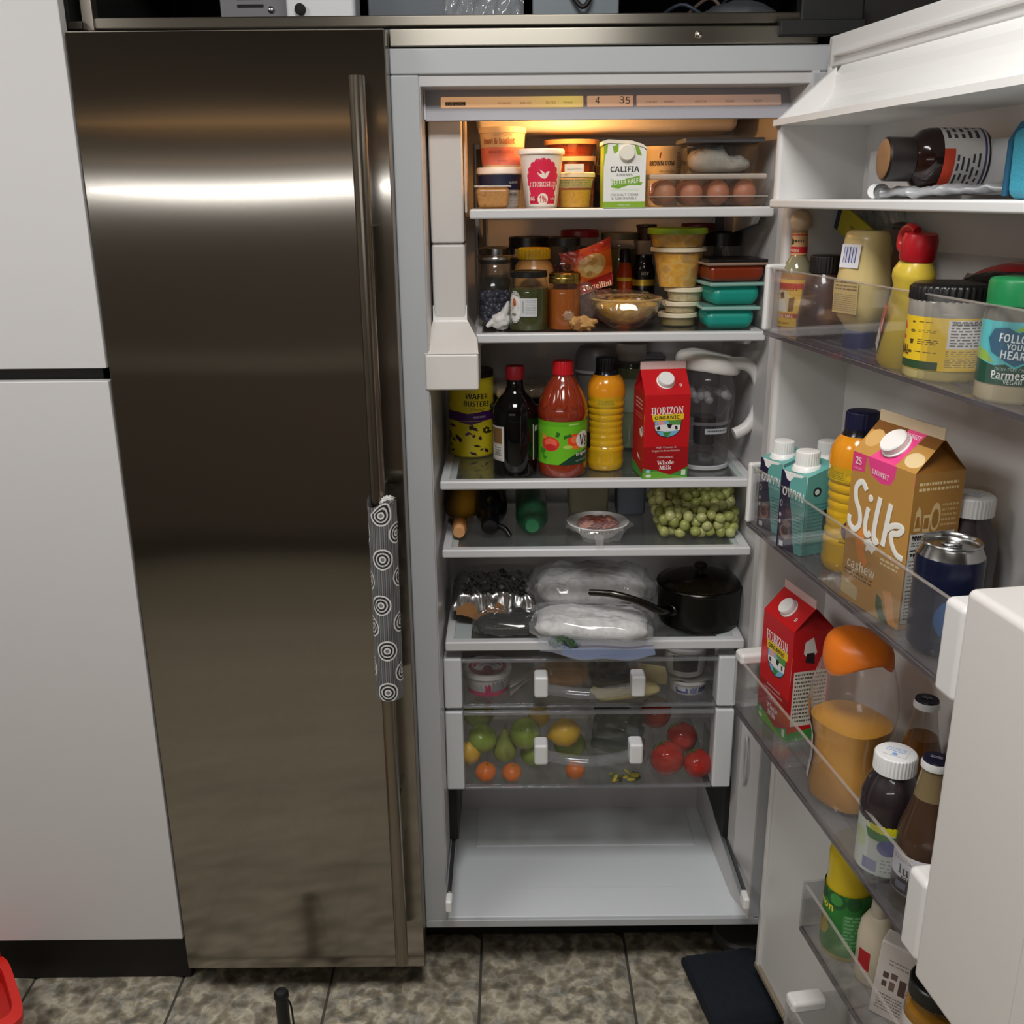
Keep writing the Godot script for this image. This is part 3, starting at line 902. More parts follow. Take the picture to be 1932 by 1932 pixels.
func floor_things() -> void:
	# red plastic tray stand with a black foot at the left edge
	var r := thing("toolbox", "bright red plastic toolbox corner on the floor by the white cabinet", "toolbox", Vector3(-0.365, 0, 0.13), 0.62)
	var red := m("d8281f", 0.35)
	var rim := []
	for k in 40:
		var a := TAU * k / 40.0
		rim.append(Vector2(0.055 * signf(cos(a)) * pow(absf(cos(a)), 0.5), 0.085 * signf(sin(a)) * pow(absf(sin(a)), 0.5)))
	var path := []
	for p in rim:
		path.append(Vector3(p.x, 0.118, p.y))
	path.append(path[0])
	part(r, "body", lathe([[0.05, 0.03], [0.058, 0.09], [0.062, 0.125], [0.05, 0.128], [0.046, 0.1], [0.0001, 0.098]], 40, 0, TAU, 5.0, 1.0, 1.75), m("b81f18", 0.4))
	part(r, "rim", lathe([[0.06, 0.112], [0.066, 0.116], [0.066, 0.132], [0.05, 0.134], [0.048, 0.122]], 40, 0, TAU, 5.0, 1.0, 1.7), red)
	part(r, "hinge_lug", bx(0.02, 0.055, 0.115, 0.152, -0.118, -0.095, 0.006, 2), red)
	part(r, "foot", rbox(0.1, 0.035, 0.17, 0.008, 0.9, 2), m("101011", 0.6))
	# black rod standing close to the freezer door
	var s := thing("pole", "thin black pole with rounded tip standing on the tiles before the freezer door", "pole", Vector3(0.232, 0.0, 0.14))
	part(s, "shaft", lathe([[0.0001, 0.0], [0.0125, 0.0], [0.0125, 0.135], [0.0145, 0.138], [0.0145, 0.147], [0.011, 0.152], [0.0001, 0.153]], 24), m("0e0e10", 0.5))
	part(s, "cord", tube(smooth_path([Vector3(0.008, 0.146, 0.008), Vector3(0.02, 0.13, 0.012), Vector3(0.024, 0.08, 0.016), Vector3(0.03, 0.004, 0.02)]), 0.002, 8), m("0c0c0d", 0.5))
	# folded dark cloth and a grey disc half under the fridge
	var c := thing("cloth", "folded dark navy cloth lying on the tiles under the open door", "cloth", Vector3(1.158, 0.0, -0.005), 0.17)
	var no := FastNoiseLite.new()
	no.frequency = 9.0
	part(c, "folded_fabric", surf(24, 24, func(u: float, w: float):
		var e := clampf(minf(minf(u, 1 - u), minf(w, 1 - w)) * 9.0, 0.0, 1.0)
		return Vector3((u - 0.5) * 0.165, 0.006 + (0.034 + 0.006 * no.get_noise_2d(u, w)) * sqrt(e), (w - 0.5) * 0.2)), m("101923", 0.95, 0.0, {"rim_enabled": true, "rim": 0.3}))
	part(c, "lower_fold", rbox(0.17, 0.02, 0.205, 0.008, 1.0, 2), m("0d141d", 0.95))
	var gd := thing("scale_pan", "round grey disc pushed half under the refrigerator on the floor", "disc", Vector3(1.205, 0.0, -0.16))
	part(gd, "disc", lathe([[0.0001, 0.0], [0.055, 0.0], [0.062, 0.01], [0.062, 0.028], [0.056, 0.034], [0.0001, 0.034]], 36), m("5c5a57", 0.6))


# ---------------------------------------------------------------- food: helpers
func pile(par: Node, called: String, rad: float, y0: float, y1: float, br: float, n: int, sd: int, mat: Material) -> void:   # loose heap nobody could count
	var rg := RandomNumberGenerator.new()
	rg.seed = sd
	var g := Geo.new()
	var b := blob(br, br, br, 0.05, 2.0, sd, 9, 6)
	for k in n:
		var a := rg.randf() * TAU
		var r := sqrt(rg.randf()) * (rad - br)
		if k % 2 == 0:
			r = rad - br
		var o := Geo.new()
		o.add(b)
		g.add(o.rot(rg.randf() * 3, rg.randf() * 3, 0).mv(sin(a) * r, lerpf(y0 + br, y1, rg.randf()), cos(a) * r))
	part(par, called, g, mat).set_meta("kind", "stuff")


func solid(par: Node, called: String, prof: Array, mat: Material, seg := 32) -> MeshInstance3D:
	return part(par, called, lathe(prof, seg), mat)


func tub(o: Node3D, r0: float, r1: float, h: float, body: Material, lid: Material, lh := 0.009, lr := 0.0022) -> void:   # tapered food tub with a snap lid
	solid(o, "tub_body", [[0.0001, 0], [r0 - 0.002, 0], [r0, 0.002], [r1, h - lh], [0.0001, h - lh]], body)
	solid(o, "lid", [[r1, h - lh - 0.001], [r1 + lr, h - lh], [r1 + lr, h - 0.003], [r1 + lr - 0.002, h], [r1 - 0.003, h], [r1 - 0.005, h - 0.002], [0.0001, h - 0.002]], lid)


func deli(o: Node3D, r0: float, r1: float, h: float, fill: Material, top: float, lid: Material, lh := 0.007, pa := 0.12) -> void:    # see-through deli cup, its contents and its lid
	solid(o, "cup", [[0.0001, 0.0], [r0, 0.0], [r1, h - lh]], pane("a8a090", pa * 0.7))
	var rt := lerpf(r0, r1, top) - 0.002
	solid(o, "contents", [[0.0001, 0.001], [r0 - 0.002, 0.001], [rt, h * top], [rt * 0.6, h * top + 0.002], [0.0001, h * top + 0.001]], fill)
	solid(o, "lid", [[r1, h - lh - 0.001], [r1 + 0.0022, h - lh], [r1 + 0.0022, h - 0.0015], [r1, h], [r1 - 0.004, h], [r1 - 0.006, h - 0.002], [0.0001, h - 0.002]], lid)


func jar(o: Node3D, r: float, h: float, neck: float, glass: Material, fill: Material, top: float, lid: Material, lh := 0.014, lidr := 0.0) -> void:
	var sh := h - lh
	solid(o, "glass", [[0.0001, 0.0], [r * 0.92, 0.0], [r, r * 0.1], [r, sh - r * 0.55], [r * 0.96, sh - r * 0.36], [neck, sh - r * 0.12], [neck, h - 0.002]], glass)
	if fill:
		var ft: float = minf(h * top, sh - r * 0.5)
		solid(o, "contents", [[0.0001, 0.002], [r * 0.9, 0.002], [r * 0.965, r * 0.1], [r * 0.965, ft], [0.0001, ft]], fill)
	var lr: float = lidr if lidr > 0.0 else neck + 0.002
	solid(o, "lid", [[lr, sh], [lr, h - 0.002], [lr - 0.002, h], [lr - 0.005, h], [lr - 0.007, h - 0.0015], [0.0001, h - 0.0015]], lid)


func carton_gable(o: Node3D, w: float, d: float, hs: float, hr: float, fin: float, mats: Dictionary, capr := 0.0155) -> void:   # gable-top carton, front face towards +z, ridge along x
	var x := w / 2
	var z := d / 2
	var e := 0.006
	part(o, "front_face", bx(-x, x, 0, hs, z - 0.001, z, 0.0009), mats.front)
	part(o, "back_face", bx(-x, x, 0, hs, -z, -z + 0.001, 0.0009), mats.back)
	part(o, "side_face", bx(x - 0.001, x, 0, hs, -z + 0.0005, z - 0.0005, 0.0009), mats.right)
	part(o, "side_face", bx(-x, -x + 0.001, 0, hs, -z + 0.0005, z - 0.0005, 0.0009), mats.left)
	part(o, "bottom_face", bx(-x, x, 0, 0.001, -z, z, 0.0005), mats.back)
	for s in [1.0, -1.0]:
		var g := Geo.new()
		var nn := Vector3(0, z, (hr - hs) * s).normalized()
		g.flat([Vector3(-x, hs, z * s), Vector3(x, hs, z * s), Vector3(x, hr, 0.0012 * s), Vector3(-x, hr, 0.0012 * s)], nn, [Vector2(0, 1), Vector2(1, 1), Vector2(1, 0), Vector2(0, 0)])
		part(o, "roof_panel", g, mats.roof if s > 0 else mats.back)
	for s in [1.0, -1.0]:
		var g := Geo.new()
		var inn := x - minf(0.02, x * 0.5)
		g.flat([Vector3(x * s, hs, z), Vector3(x * s, hs, -z), Vector3(inn * s, hr - 0.004, 0.0)], Vector3(s, 0.6, 0).normalized())
		g.flat([Vector3(x * s, hs, z), Vector3(inn * s, hr - 0.004, 0.0), Vector3(x * s, hr, 0.0)], Vector3(s * 0.2, 0, 1).normalized())
		g.flat([Vector3(x * s, hs, -z), Vector3(inn * s, hr - 0.004, 0.0), Vector3(x * s, hr, 0.0)], Vector3(s * 0.2, 0, -1).normalized())
		part(o, "gable_fold", g, mats.gable)
	part(o, "top_fin", bx(-x, x, hr - 0.001, hr + fin, -0.0016, 0.0016, 0.0008), mats.fin)
	var tilt := atan2(hr - hs, z)
	var cp := lathe([[capr * 1.12, 0.0], [capr * 1.12, 0.002], [capr, 0.0025], [capr, 0.0105], [capr * 0.92, 0.012], [0.0001, 0.012]], 28)
	part(o, "cap", cp, m("eeecea", 0.35), Vector3(0, (hs + hr) / 2, z / 2), Vector3(PI / 2 - tilt, 0, 0))


# ---------------------------------------------------------------- shelf 1
func shelf_one() -> void:
	var y := 1.6075
	var cream := m("f0e2c4", 0.45)
	var o := thing("butter_tub", "cream and pink butter tub stacked on the navy tub on the top shelf", "tub", Vector3(0.681, y + 0.071, -0.232))
	tub(o, 0.0375, 0.0415, 0.069, m("efe0bd", 0.45), cream, 0.01)
	band(o, "pink_band", 0.0378, 0.0398, 0.004, 0.034, 0.0, 2.9, m("ee8f86", 0.5), 40)
	text(o, "bowl & basket", 0.062, "b5744e", Vector3(0, 0.045, 0), Vector3(0, -0.18, 0), 0.0412, 1, 0.011)
	text(o, "LIGHTLY SALTED", 0.035, "c79468", Vector3(0, 0.0545, 0), Vector3.ZERO, 0.0414)
	text(o, "UNSALTED BUTTER", 0.048, "a8483f", Vector3(0, 0.026, 0), Vector3(0, -0.08, 0), 0.0405, 0, 0.0042)
	text(o, "net wt 8 oz", 0.018, "a8483f", Vector3(0, 0.011, 0), Vector3.ZERO, 0.0393)
	o = thing("spread_tub", "navy tub with white lid beneath the cream and pink butter tub", "tub", Vector3(0.675, y, -0.225))
	tub(o, 0.0355, 0.0395, 0.071, m("d8d3cb", 0.45), m("f1ebdf", 0.4), 0.011, 0.003)
	band(o, "navy_band", 0.0376, 0.0394, 0.032, 0.058, 0.0, 3.0, m("1d2340", 0.45), 40)
	text(o, "ALMOND", 0.02, "dcd8d0", Vector3(0, 0.045, 0), Vector3(0, 0.72, 0), 0.0392, 3)
	text(o, "WHITE", 0.02, "55524e", Vector3(0, 0.024, 0), Vector3(0, 0.75, 0), 0.0378, 1)
	part(o, "barcode_label", lathe([[0.0362, 0.004], [0.0374, 0.03]], 8, 0.5, 1.2), mt("smallprint", 64, 64, "c9c4ba", [["t", "77736c", 0.05, 0.1, 0.95, 0.95, 8, 3]]))
	o = thing("sauce_cup", "small tan dip cup with clear rim in front of the navy tub", "cup", Vector3(0.6635, y, -0.158))
	part(o, "cup_body", rbox(0.06, 0.036, 0.05, 0.008, 0.84, 3), speckle("tan", [[0.0, "a8743c"], [0.6, "c08a4c"], [1.0, "8f5f30"]], 0.02, 14.0, 0.35))
	part(o, "rim", rbox(0.066, 0.0035, 0.056, 0.0016).mv(0, 0.036, 0), pane("efe6d8", 0.35))
	o = thing("cottage_cheese_tub", "white tub with red scalloped badge and dove in front on the top shelf", "tub", Vector3(0.750, y, -0.168))
	tub(o, 0.0285, 0.0385, 0.1, m("efe5dc", 0.4), m("f6efe2", 0.35), 0.009, 0.0032)
	var ops := []
	for k in 18:
		ops.append(["e", "e0274d", 0.5 + 0.40 * sin(TAU * k / 18), 0.45 + 0.38 * cos(TAU * k / 18), 0.085, 0.08])
	ops.append_array([["e", "e0274d", 0.5, 0.45, 0.42, 0.40], ["r", "c8193f", 0.06, 0.78, 0.94, 0.96], ["r", "e0274d", 0.10, 0.70, 0.90, 0.8]])
	ops.append_array([["p", "f7ead9", [0.40, 0.235, 0.52, 0.29, 0.555, 0.335, 0.60, 0.285, 0.66, 0.27, 0.69, 0.29, 0.655, 0.32, 0.63, 0.385, 0.56, 0.43, 0.47, 0.42, 0.39, 0.37, 0.33, 0.29, 0.42, 0.33, 0.48, 0.325]], ["e", "f7ead9", 0.5, 0.86, 0.165, 0.13]])
	band(o, "badge", 0.0288, 0.0372, 0.004, 0.084, 0.06, 0.93, mt("dove", 220, 240, "efe5dc", ops, 0.4), 24)
	text(o, "Friendship", 0.050, "f9ead9", Vector3(0, 0.0405, 0), Vector3(0, 0.06, 0), 0.0336, 3, 0.015)
	text(o, "16G", 0.0115, "f9ead9", Vector3(0, 0.0165, 0), Vector3(0, -0.6, 0), 0.0312, 1, 0.0075)
	text(o, "1%", 0.0125, "c8193f", Vector3(0, 0.016, 0), Vector3(0, 0.06, 0), 0.0313, 1, 0.0115)
	text(o, "lowfat", 0.009, "f9ead9", Vector3(0, 0.0165, 0), Vector3(0, 0.66, 0), 0.0312, 0, 0.004)
	var reds := [["peach lidded round container of red sauce at the top of its stack", 0.071, 0.0, 0.052, 0.0545], ["middle red sauce container in the stack behind the yellow salsa cup", 0.058, 0.07, 0.046, 0.0455], ["lowest container of the red sauce stack behind the yellow salsa cup", 0.0, 0.0, 0.044, 0.0]]
	var red := speckle("redsauce", [[0.0, "8f2a14"], [0.5, "b5401d"], [1.0, "6d1d10"]], 0.03, 12.0, 0.25)
	var yy := y
	for k in 3:
		var h: float = [0.058, 0.033, 0.030][k]
		o = thing("deli_container", reds[2 - k][0], "container", Vector3(0.812, yy, -0.31), 0.0, "stack of red sauce containers")
		deli(o, 0.042, [0.046, 0.047, 0.051][k], h, red, 0.72, m(["e9cdb2", "f0d3b8", "f2b681"][k], 0.4), 0.008)
		yy += h
	o = thing("salsa_cup", "clear cup of yellow dip with a taped paper label on the top shelf", "cup", Vector3(0.812, y, -0.19))
	deli(o, 0.0285, 0.034, 0.0605, speckle("yellowdip", [[0.0, "c98a1d"], [0.5, "e3ad33"], [1.0, "b9801f"]], 0.03, 12.0, 0.3), 0.5, m("eed7b0", 0.35), 0.008)
	part(o, "paper_tape", rbox(0.034, 0.0145, 0.001, 0.0004).mv(-0.004, 0.0595, 0.0362), m("efe6d3", 0.8))
	text(o, "Mediterranean dip", 0.026, "8f8574", Vector3(-0.004, 0.0655, 0.0374), Vector3(0, 0, 0.05), 0, 3)
	band(o, "clear_label", 0.0313, 0.0338, 0.034, 0.049, 0.0, 1.1, mt("diplabel", 64, 32, "b9a86a", [["t", "8a7a48", 0.05, 0.1, 0.95, 0.9, 3, 8]]), 12)
	o = thing("dressing_bottle", "slim black bottle between the sauce stack and the white and green carton", "bottle", Vector3(0.866, y, -0.235))
	solid(o, "bottle_body", [[0.0001, 0], [0.0165, 0], [0.0175, 0.004], [0.0175, 0.07], [0.0155, 0.08], [0.011, 0.094], [0.011, 0.098]], m("131314", 0.12))
	solid(o, "cap", [[0.0125, 0.092], [0.0125, 0.112], [0.011, 0.114], [0.0001, 0.114]], m("1f2320", 0.35))
	band(o, "label", 0.0176, 0.0176, 0.012, 0.048, 0.75, 0.4, mt("smallprint2", 32, 64, "dcd6c8", [["t", "55514a", 0.05, 0.05, 0.95, 0.95, 14, 5]]), 8)
	# white and green creamer carton with a sloping top
	o = thing("creamer_carton", "white and green coconut creamer carton with sloped top on the top shelf", "carton", Vector3(0.8935, y, -0.152))
	ops = [["p", "8fb83a", [0.0, 0.0, 0.09, 0.0, 0.075, 0.14, 0.03, 0.17, 0.0, 0.36]], ["p", "86b032", [0.2, 0.05, 0.34, 0.0, 0.34, 0.12, 0.24, 0.16]], ["p", "86b032", [0.72, 0.02, 0.82, 0.05, 0.9, 0.19, 0.78, 0.17]], ["r", "8fb83a", 0.0, 0.905, 1.0, 1.0], ["p", "7faf38", [0.16, 0.55, 0.35, 0.575, 0.6, 0.535, 0.86, 0.50, 0.86, 0.60, 0.93, 0.60, 0.9, 0.65, 0.62, 0.645, 0.36, 0.70, 0.18, 0.68, 0.2, 0.61]], ["r", "dfe6d2", 0.2, 0.705, 0.85, 0.735]]
	part(o, "carton_body", extrude([Vector2(-0.0365, 0), Vector2(0.0365, 0), Vector2(0.0365, 0.094), Vector2(0.032, 0.099), Vector2(0.012, 0.1045), Vector2(-0.03, 0.106), Vector2(-0.0365, 0.103)], -0.035, 0.035), mt("creamer", 200, 290, "f1f0ea", ops, 0.35))
	part(o, "top_cover", extrude([Vector2(-0.0385, 0.104), Vector2(-0.03, 0.1065), Vector2(0.012, 0.105), Vector2(0.033, 0.099), Vector2(0.038, 0.095), Vector2(0.038, 0.099), Vector2(0.03, 0.1045), Vector2(0.012, 0.11), Vector2(-0.03, 0.1125), Vector2(-0.0385, 0.11)], -0.036, 0.037), m("eee6cf", 0.35))
	part(o, "cap", lathe([[0.0135, 0], [0.0135, 0.008], [0.012, 0.0095], [0.0001, 0.0095]], 24).rot(PI / 2, 0, 0), m("f3eedd", 0.35), Vector3(0.003, 0.091, 0.034))
	text(o, "CALIFIA", 0.050, "3d3a36", Vector3(0, 0.064, 0.0353), Vector3.ZERO, 0, 1, 0.0095)
	text(o, "FARMS", 0.027, "55504a", Vector3(0, 0.0545, 0.0353), Vector3.ZERO, 0, 0, 0.0038)
	text(o, "BETTER HALF", 0.048, "f2f5e6", Vector3(0, 0.0435, 0.0353), Vector3(0, 0, 0.07), 0, 1, 0.0078)
	text(o, "COCONUT CREAM", 0.048, "5f5a52", Vector3(0, 0.0215, 0.0353), Vector3.ZERO, 0, 0, 0.0038)
	text(o, "& ALMONDMILK", 0.044, "5f5a52", Vector3(0, 0.0155, 0.0353), Vector3.ZERO, 0, 0, 0.0038)
	text(o, "UNSWEETENED", 0.022, "eef3dd", Vector3(0, 0.0045, 0.0353))
	o = thing("yogurt_tub", "cream yogurt cup with brown lettering standing behind the egg box", "tub", Vector3(0.988, y, -0.305))
	solid(o, "cup_body", [[0.0001, 0], [0.029, 0], [0.0345, 0.098], [0.036, 0.1], [0.036, 0.108], [0.0001, 0.108]], m("efe1c2", 0.45))
	text(o, "BROWN COW", 0.052, "3b2a20", Vector3(0, 0.0775, 0), Vector3(0, -0.25, 0), 0.0342, 1, 0.0085)
	text(o, "whole milk yogurt", 0.03, "7f6a52", Vector3(0, 0.063, 0), Vector3(0, 0.1, 0), 0.0335, 3)
	band(o, "red_mark", 0.0335, 0.0339, 0.086, 0.102, -0.35, 0.12, mt("redmark", 24, 40, "efe1c2", [["e", "8e3a2c", 0.5, 0.3, 0.4, 0.28], ["p", "8e3a2c", [0.3, 0.4, 0.8, 0.4, 0.7, 1.0, 0.35, 0.95]]]), 6)
	band(o, "side_print", 0.0322, 0.034, 0.03, 0.1, 0.95, 0.3, mt("smallprint3", 40, 64, "d5c8b4", [["t", "8f8578", 0.05, 0.05, 0.95, 0.95, 14, 9]]), 6)
	# rice box on the egg carton
	o = thing("rice_container", "smoky clear box of white rice resting on the egg carton", "container", Vector3(1.073, y + 0.0555, -0.205))
	part(o, "box", rbox(0.133, 0.053, 0.095, 0.01, 0.86, 3), pane("2c3034", 0.35))
	part(o, "lid", rbox(0.142, 0.008, 0.104, 0.0035, 1.0, 2).mv(0, 0.0525, 0), m("6f7782", 0.35))
	var no := FastNoiseLite.new()
	no.frequency = 30.0
	part(o, "rice", surf(44, 24, func(u: float, w: float):
		var a: float = u * TAU
		var b: float = w * PI
		var s := pow(sin(b), 0.5)
		var x := signf(sin(a)) * pow(absf(sin(a)), 0.6) * s * 0.055
		var z := signf(cos(a)) * pow(absf(cos(a)), 0.6) * s * 0.038
		var top := 0.046 - 0.016 * smoothstep(0.0, 0.014, x) + 0.008 * no.get_noise_2d(x * 2.0, z * 2.0)
		return Vector3(x, lerpf(0.003, top, 0.5 + 0.5 * cos(b)), z), true), speckle("rice", [[0.0, "a9a79c"], [0.5, "e8e5da"], [1.0, "c5c2b5"]], 0.09, 16.0, 0.7)).set_meta("kind", "stuff")
	# clear egg box
	o = thing("egg_carton", "long clear plastic egg carton at the right of the top shelf", "carton", Vector3(1.0425, y, -0.197))
	part(o, "tray", bx(-0.103, 0.103, 0.0, 0.018, -0.06, 0.062, 0.008, 2), pane("b0a89c", 0.07))
	part(o, "cover", bx(-0.1055, 0.1055, 0.018, 0.0545, -0.0625, 0.0645, 0.006, 2), pane("b0a89c", 0.05))
	part(o, "cover_rim", bx(-0.107, 0.107, 0.0165, 0.0185, -0.064, 0.066, 0.001), pane("e4ded6", 0.4))
	part(o, "cover_top", bx(-0.104, 0.104, 0.046, 0.0555, -0.061, 0.063, 0.004, 2), pane("e8dfd4", 0.5))
	var eg := lathe([[0.0001, 0.0], [0.009, 0.0022], [0.0165, 0.009], [0.0205, 0.0185], [0.0205, 0.0255], [0.018, 0.034], [0.012, 0.0405], [0.005, 0.0438], [0.0001, 0.0445]], 24).mesh()
	for k in 8:
		var q := k % 4
		o = thing("egg", ["leftmost brown egg in the front row of the clear egg box", "second brown egg from the left in the front row of the egg box", "third brown egg from the left in the front row of the egg box", "rightmost brown egg in the front row of the clear egg box"][q] if k < 4 else ["leftmost", "second from the left", "third from the left", "rightmost"][q] + " brown egg in the back row of the egg box", "egg", Vector3(0.9715 + 0.0475 * q, y + 0.0015, -0.165 if k < 4 else -0.225), 0.0, "brown eggs in the clear box")
		part(o, "shell", eg, m(["b87a58", "b06f50", "aa6a4c", "a8694e"][q], 0.5))


# ---------------------------------------------------------------- shelf 2
func shelf_two() -> void:
	var y := 1.3895
	var glass := pane("5c605c", 0.06)
	var black := m("131313", 0.35)
	var o := thing("mason_jar", "tall ribbed glass jar of blueberries at the left end of the second shelf", "jar", Vector3(0.6645, y, -0.225))
	solid(o, "glass", [[0.0001, 0], [0.029, 0], [0.033, 0.004], [0.033, 0.088], [0.0315, 0.098], [0.028, 0.107], [0.0275, 0.110], [0.0288, 0.113], [0.0275, 0.116], [0.0288, 0.119], [0.0275, 0.124]], pane("6c6e66", 0.07))
	solid(o, "lid", [[0.0292, 0.122], [0.0292, 0.129], [0.0285, 0.1302], [0.0001, 0.1302]], m("c9c8c6", 0.2, 1.0))
	solid(o, "lid_band", [[0.0296, 0.1185], [0.0296, 0.1255], [0.029, 0.126]], m("1a1714", 0.4))
	pile(o, "blueberries", 0.031, 0.004, 0.062, 0.0068, 150, 7, m("343648", 0.4))
	o = thing("garlic_wrap", "white twisted wrap of garlic in front of the blueberry jar", "garlic", Vector3(0.675, y, -0.18))
	part(o, "bulb", blob(0.0185, 0.016, 0.014, 0.14, 1.4, 6), m("d9d6d2", 0.5), Vector3(0, 0.016, 0))
	part(o, "twist", tube(smooth_path([Vector3(0.002, 0.02, 0), Vector3(0.010, 0.038, 0.0), Vector3(0.014, 0.052, 0)]), 0.011, 10, 0.002), m("d9d6d2", 0.5))
	part(o, "tail", tube(smooth_path([Vector3(-0.012, 0.015, 0.002), Vector3(-0.02, 0.011, 0.004), Vector3(-0.027, 0.006, 0.006)]), 0.009, 8, 0.003), m("d4d1cd", 0.55))
	o = thing("pickle_jar", "glass jar of pickles with black lid and round white label", "jar", Vector3(0.727, y, -0.172))
	jar(o, 0.0365, 0.108, 0.0325, pane("5c6044", 0.08), m("3c4119", 0.25), 0.72, black, 0.011, 0.0345)
	part(o, "pickles", blob(0.032, 0.03, 0.032, 0.2, 3.0, 9), m("4d5522", 0.3), Vector3(0, 0.038, 0))
	var oval := mt("picklelabel", 120, 150, "dcdad6", [["e", "55524e", 0.5, 0.5, 0.46, 0.47], ["e", "e4e2de", 0.5, 0.5, 0.44, 0.455], ["e", "c2653a", 0.44, 0.36, 0.15, 0.13], ["p", "b4552e", [0.36, 0.36, 0.62, 0.4, 0.52, 0.5, 0.38, 0.48]], ["e", "8a8884", 0.4, 0.74, 0.22, 0.05], ["p", "4a4744", [0.28, 0.54, 0.34, 0.5, 0.4, 0.56]]])
	var lb := Geo.new()
	for k in 25:
		var a := TAU * k / 24.0
		var an := 0.42 * sin(a) - 0.78
		lb.vert(Vector3(sin(an) * 0.037, 0.045 + 0.029 * cos(a), cos(an) * 0.037), Vector3(sin(an), 0, cos(an)), Vector2(0.5 + 0.5 * sin(a), 0.5 - 0.5 * cos(a)))
	lb.vert(Vector3(sin(-0.78) * 0.0371, 0.045, cos(-0.78) * 0.0371), Vector3(sin(-0.78), 0, cos(-0.78)), Vector2(0.5, 0.5))
	for k in 24:
		lb.tri(25, k, k + 1)
	part(o, "round_label", lb, oval)
	text(o, "DELICATESSEN", 0.032, "5a5652", Vector3(0, 0.066, 0), Vector3(0, -0.62, -0.35), 0.0374, 1, 0.004)
	band(o, "facts_label", 0.0367, 0.0367, 0.028, 0.061, -0.02, 0.42, mt("facts1", 90, 90, "c9cacb", [["r", "9b9da0", 0.12, 0.15, 0.22, 0.8], ["t", "8a8c90", 0.3, 0.12, 0.95, 0.9, 9, 4]]), 10)
	o = thing("mustard_jar", "jar of mustard with a bright yellow screw lid behind the pickle jar", "jar", Vector3(0.739, y, -0.262))
	solid(o, "jar_body", [[0.0001, 0], [0.036, 0], [0.0385, 0.004], [0.0385, 0.1], [0.036, 0.112], [0.029, 0.121], [0.0285, 0.126]], m("c08a50", 0.25))
	part(o, "lid", cap_geo(0.0345 * 0.9, 0.124, 0.1445, 24), m("e8b818", 0.4))
	o = thing("jam_jar", "wide jar with shiny black lid behind the yellow lidded jar", "jar", Vector3(0.731, y, -0.345))
	jar(o, 0.039, 0.162, 0.0385, glass, m("2a2422", 0.4), 0.8, m("15161a", 0.25), 0.022, 0.0405)
	o = thing("storage_jar", "low jar with a brushed silver lid at the back left of the second shelf", "jar", Vector3(0.666, y, -0.345))
	jar(o, 0.036, 0.142, 0.035, glass, m("20201e", 0.4), 0.6, m("aeb2b6", 0.2, 1.0), 0.014, 0.037)
	o = thing("berry_jar", "dark jar of red preserve with black lid behind the gold lidded jar", "jar", Vector3(0.7985, y, -0.278))
	jar(o, 0.0315, 0.163, 0.029, pane("3a3430", 0.2), m("3d1416", 0.2), 0.62, black, 0.016, 0.0305)
	pile(o, "berries", 0.0302, 0.07, 0.112, 0.006, 50, 3, m("6a2226", 0.25))
	o = thing("salsa_jar", "small mason jar of orange preserve with a gold lid", "jar", Vector3(0.7935, y, -0.178))
	jar(o, 0.0305, 0.104, 0.0275, pane("7c5c38", 0.08), m("9a5018", 0.2), 0.8, m("b59a52", 0.25, 1.0), 0.014, 0.0295)
	solid(o, "screw_band", [[0.0297, 0.0855], [0.0305, 0.088], [0.0297, 0.0905], [0.0305, 0.093], [0.0296, 0.0955]], m("b09650", 0.25, 1.0))
	part(o, "embossed_rose", blob(0.009, 0.008, 0.003, 0.35, 4.0, 5), pane("e0c8a8", 0.25), Vector3(0.006, 0.028, 0.0305))
	o = thing("sauce_jar", "jar with a domed red lid at the back of the second shelf", "jar", Vector3(0.834, y, -0.375))
	jar(o, 0.037, 0.173, 0.036, glass, m("1e2a20", 0.35), 0.84, m("8f1420", 0.3), 0.014, 0.0385)
	o = thing("olive_jar", "jar with a dull grey green lid behind the orange snack packet", "jar", Vector3(0.917, y, -0.385))
	jar(o, 0.037, 0.167, 0.036, glass, m("4a4a24", 0.35), 0.82, m("55544c", 0.4), 0.014, 0.0385)
	# orange packet
	o = thing("snack_packet", "orange and red foil packet leaning among the jars on the second shelf", "packet", Vector3(0.853, y + 0.062, -0.262), 0.1)
	var no := FastNoiseLite.new()
	no.frequency = 26.0
	var pkg := mt("orangepack", 150, 140, "e0661c", [["r", "c2331a", 0.0, 0.0, 1.0, 0.16], ["r", "d4461c", 0.0, 0.16, 1.0, 0.24], ["e", "d8a860", 0.56, 0.45, 0.3, 0.26], ["e", "e6cc8a", 0.5, 0.5, 0.12, 0.1], ["e", "dcbc78", 0.66, 0.42, 0.12, 0.12], ["e", "c6974e", 0.58, 0.36, 0.1, 0.08], ["e", "e9d296", 0.68, 0.58, 0.1, 0.08], ["e", "b98a44", 0.47, 0.6, 0.07, 0.06], ["r", "a81c1a", 0.0, 0.74, 1.0, 1.0]], 0.3)
	part(o, "pouch", surf(24, 22, func(u: float, w: float):
		var tw := lerpf(0.052, 0.042, w)
		var bul := 0.016 * sin(PI * u) * sin(PI * minf(w * 1.2, 1.0))
		return Vector3((u - 0.5) * 2.0 * tw, 0.088 * (1.0 - w) + 0.012 * (u - 0.5) - 0.005 * (1.0 - w) * sin(u * PI), bul + 0.003 * no.get_noise_2d(u * 0.4, w * 0.4))), pkg, Vector3.ZERO, Vector3(-0.12, 0, 0.18))
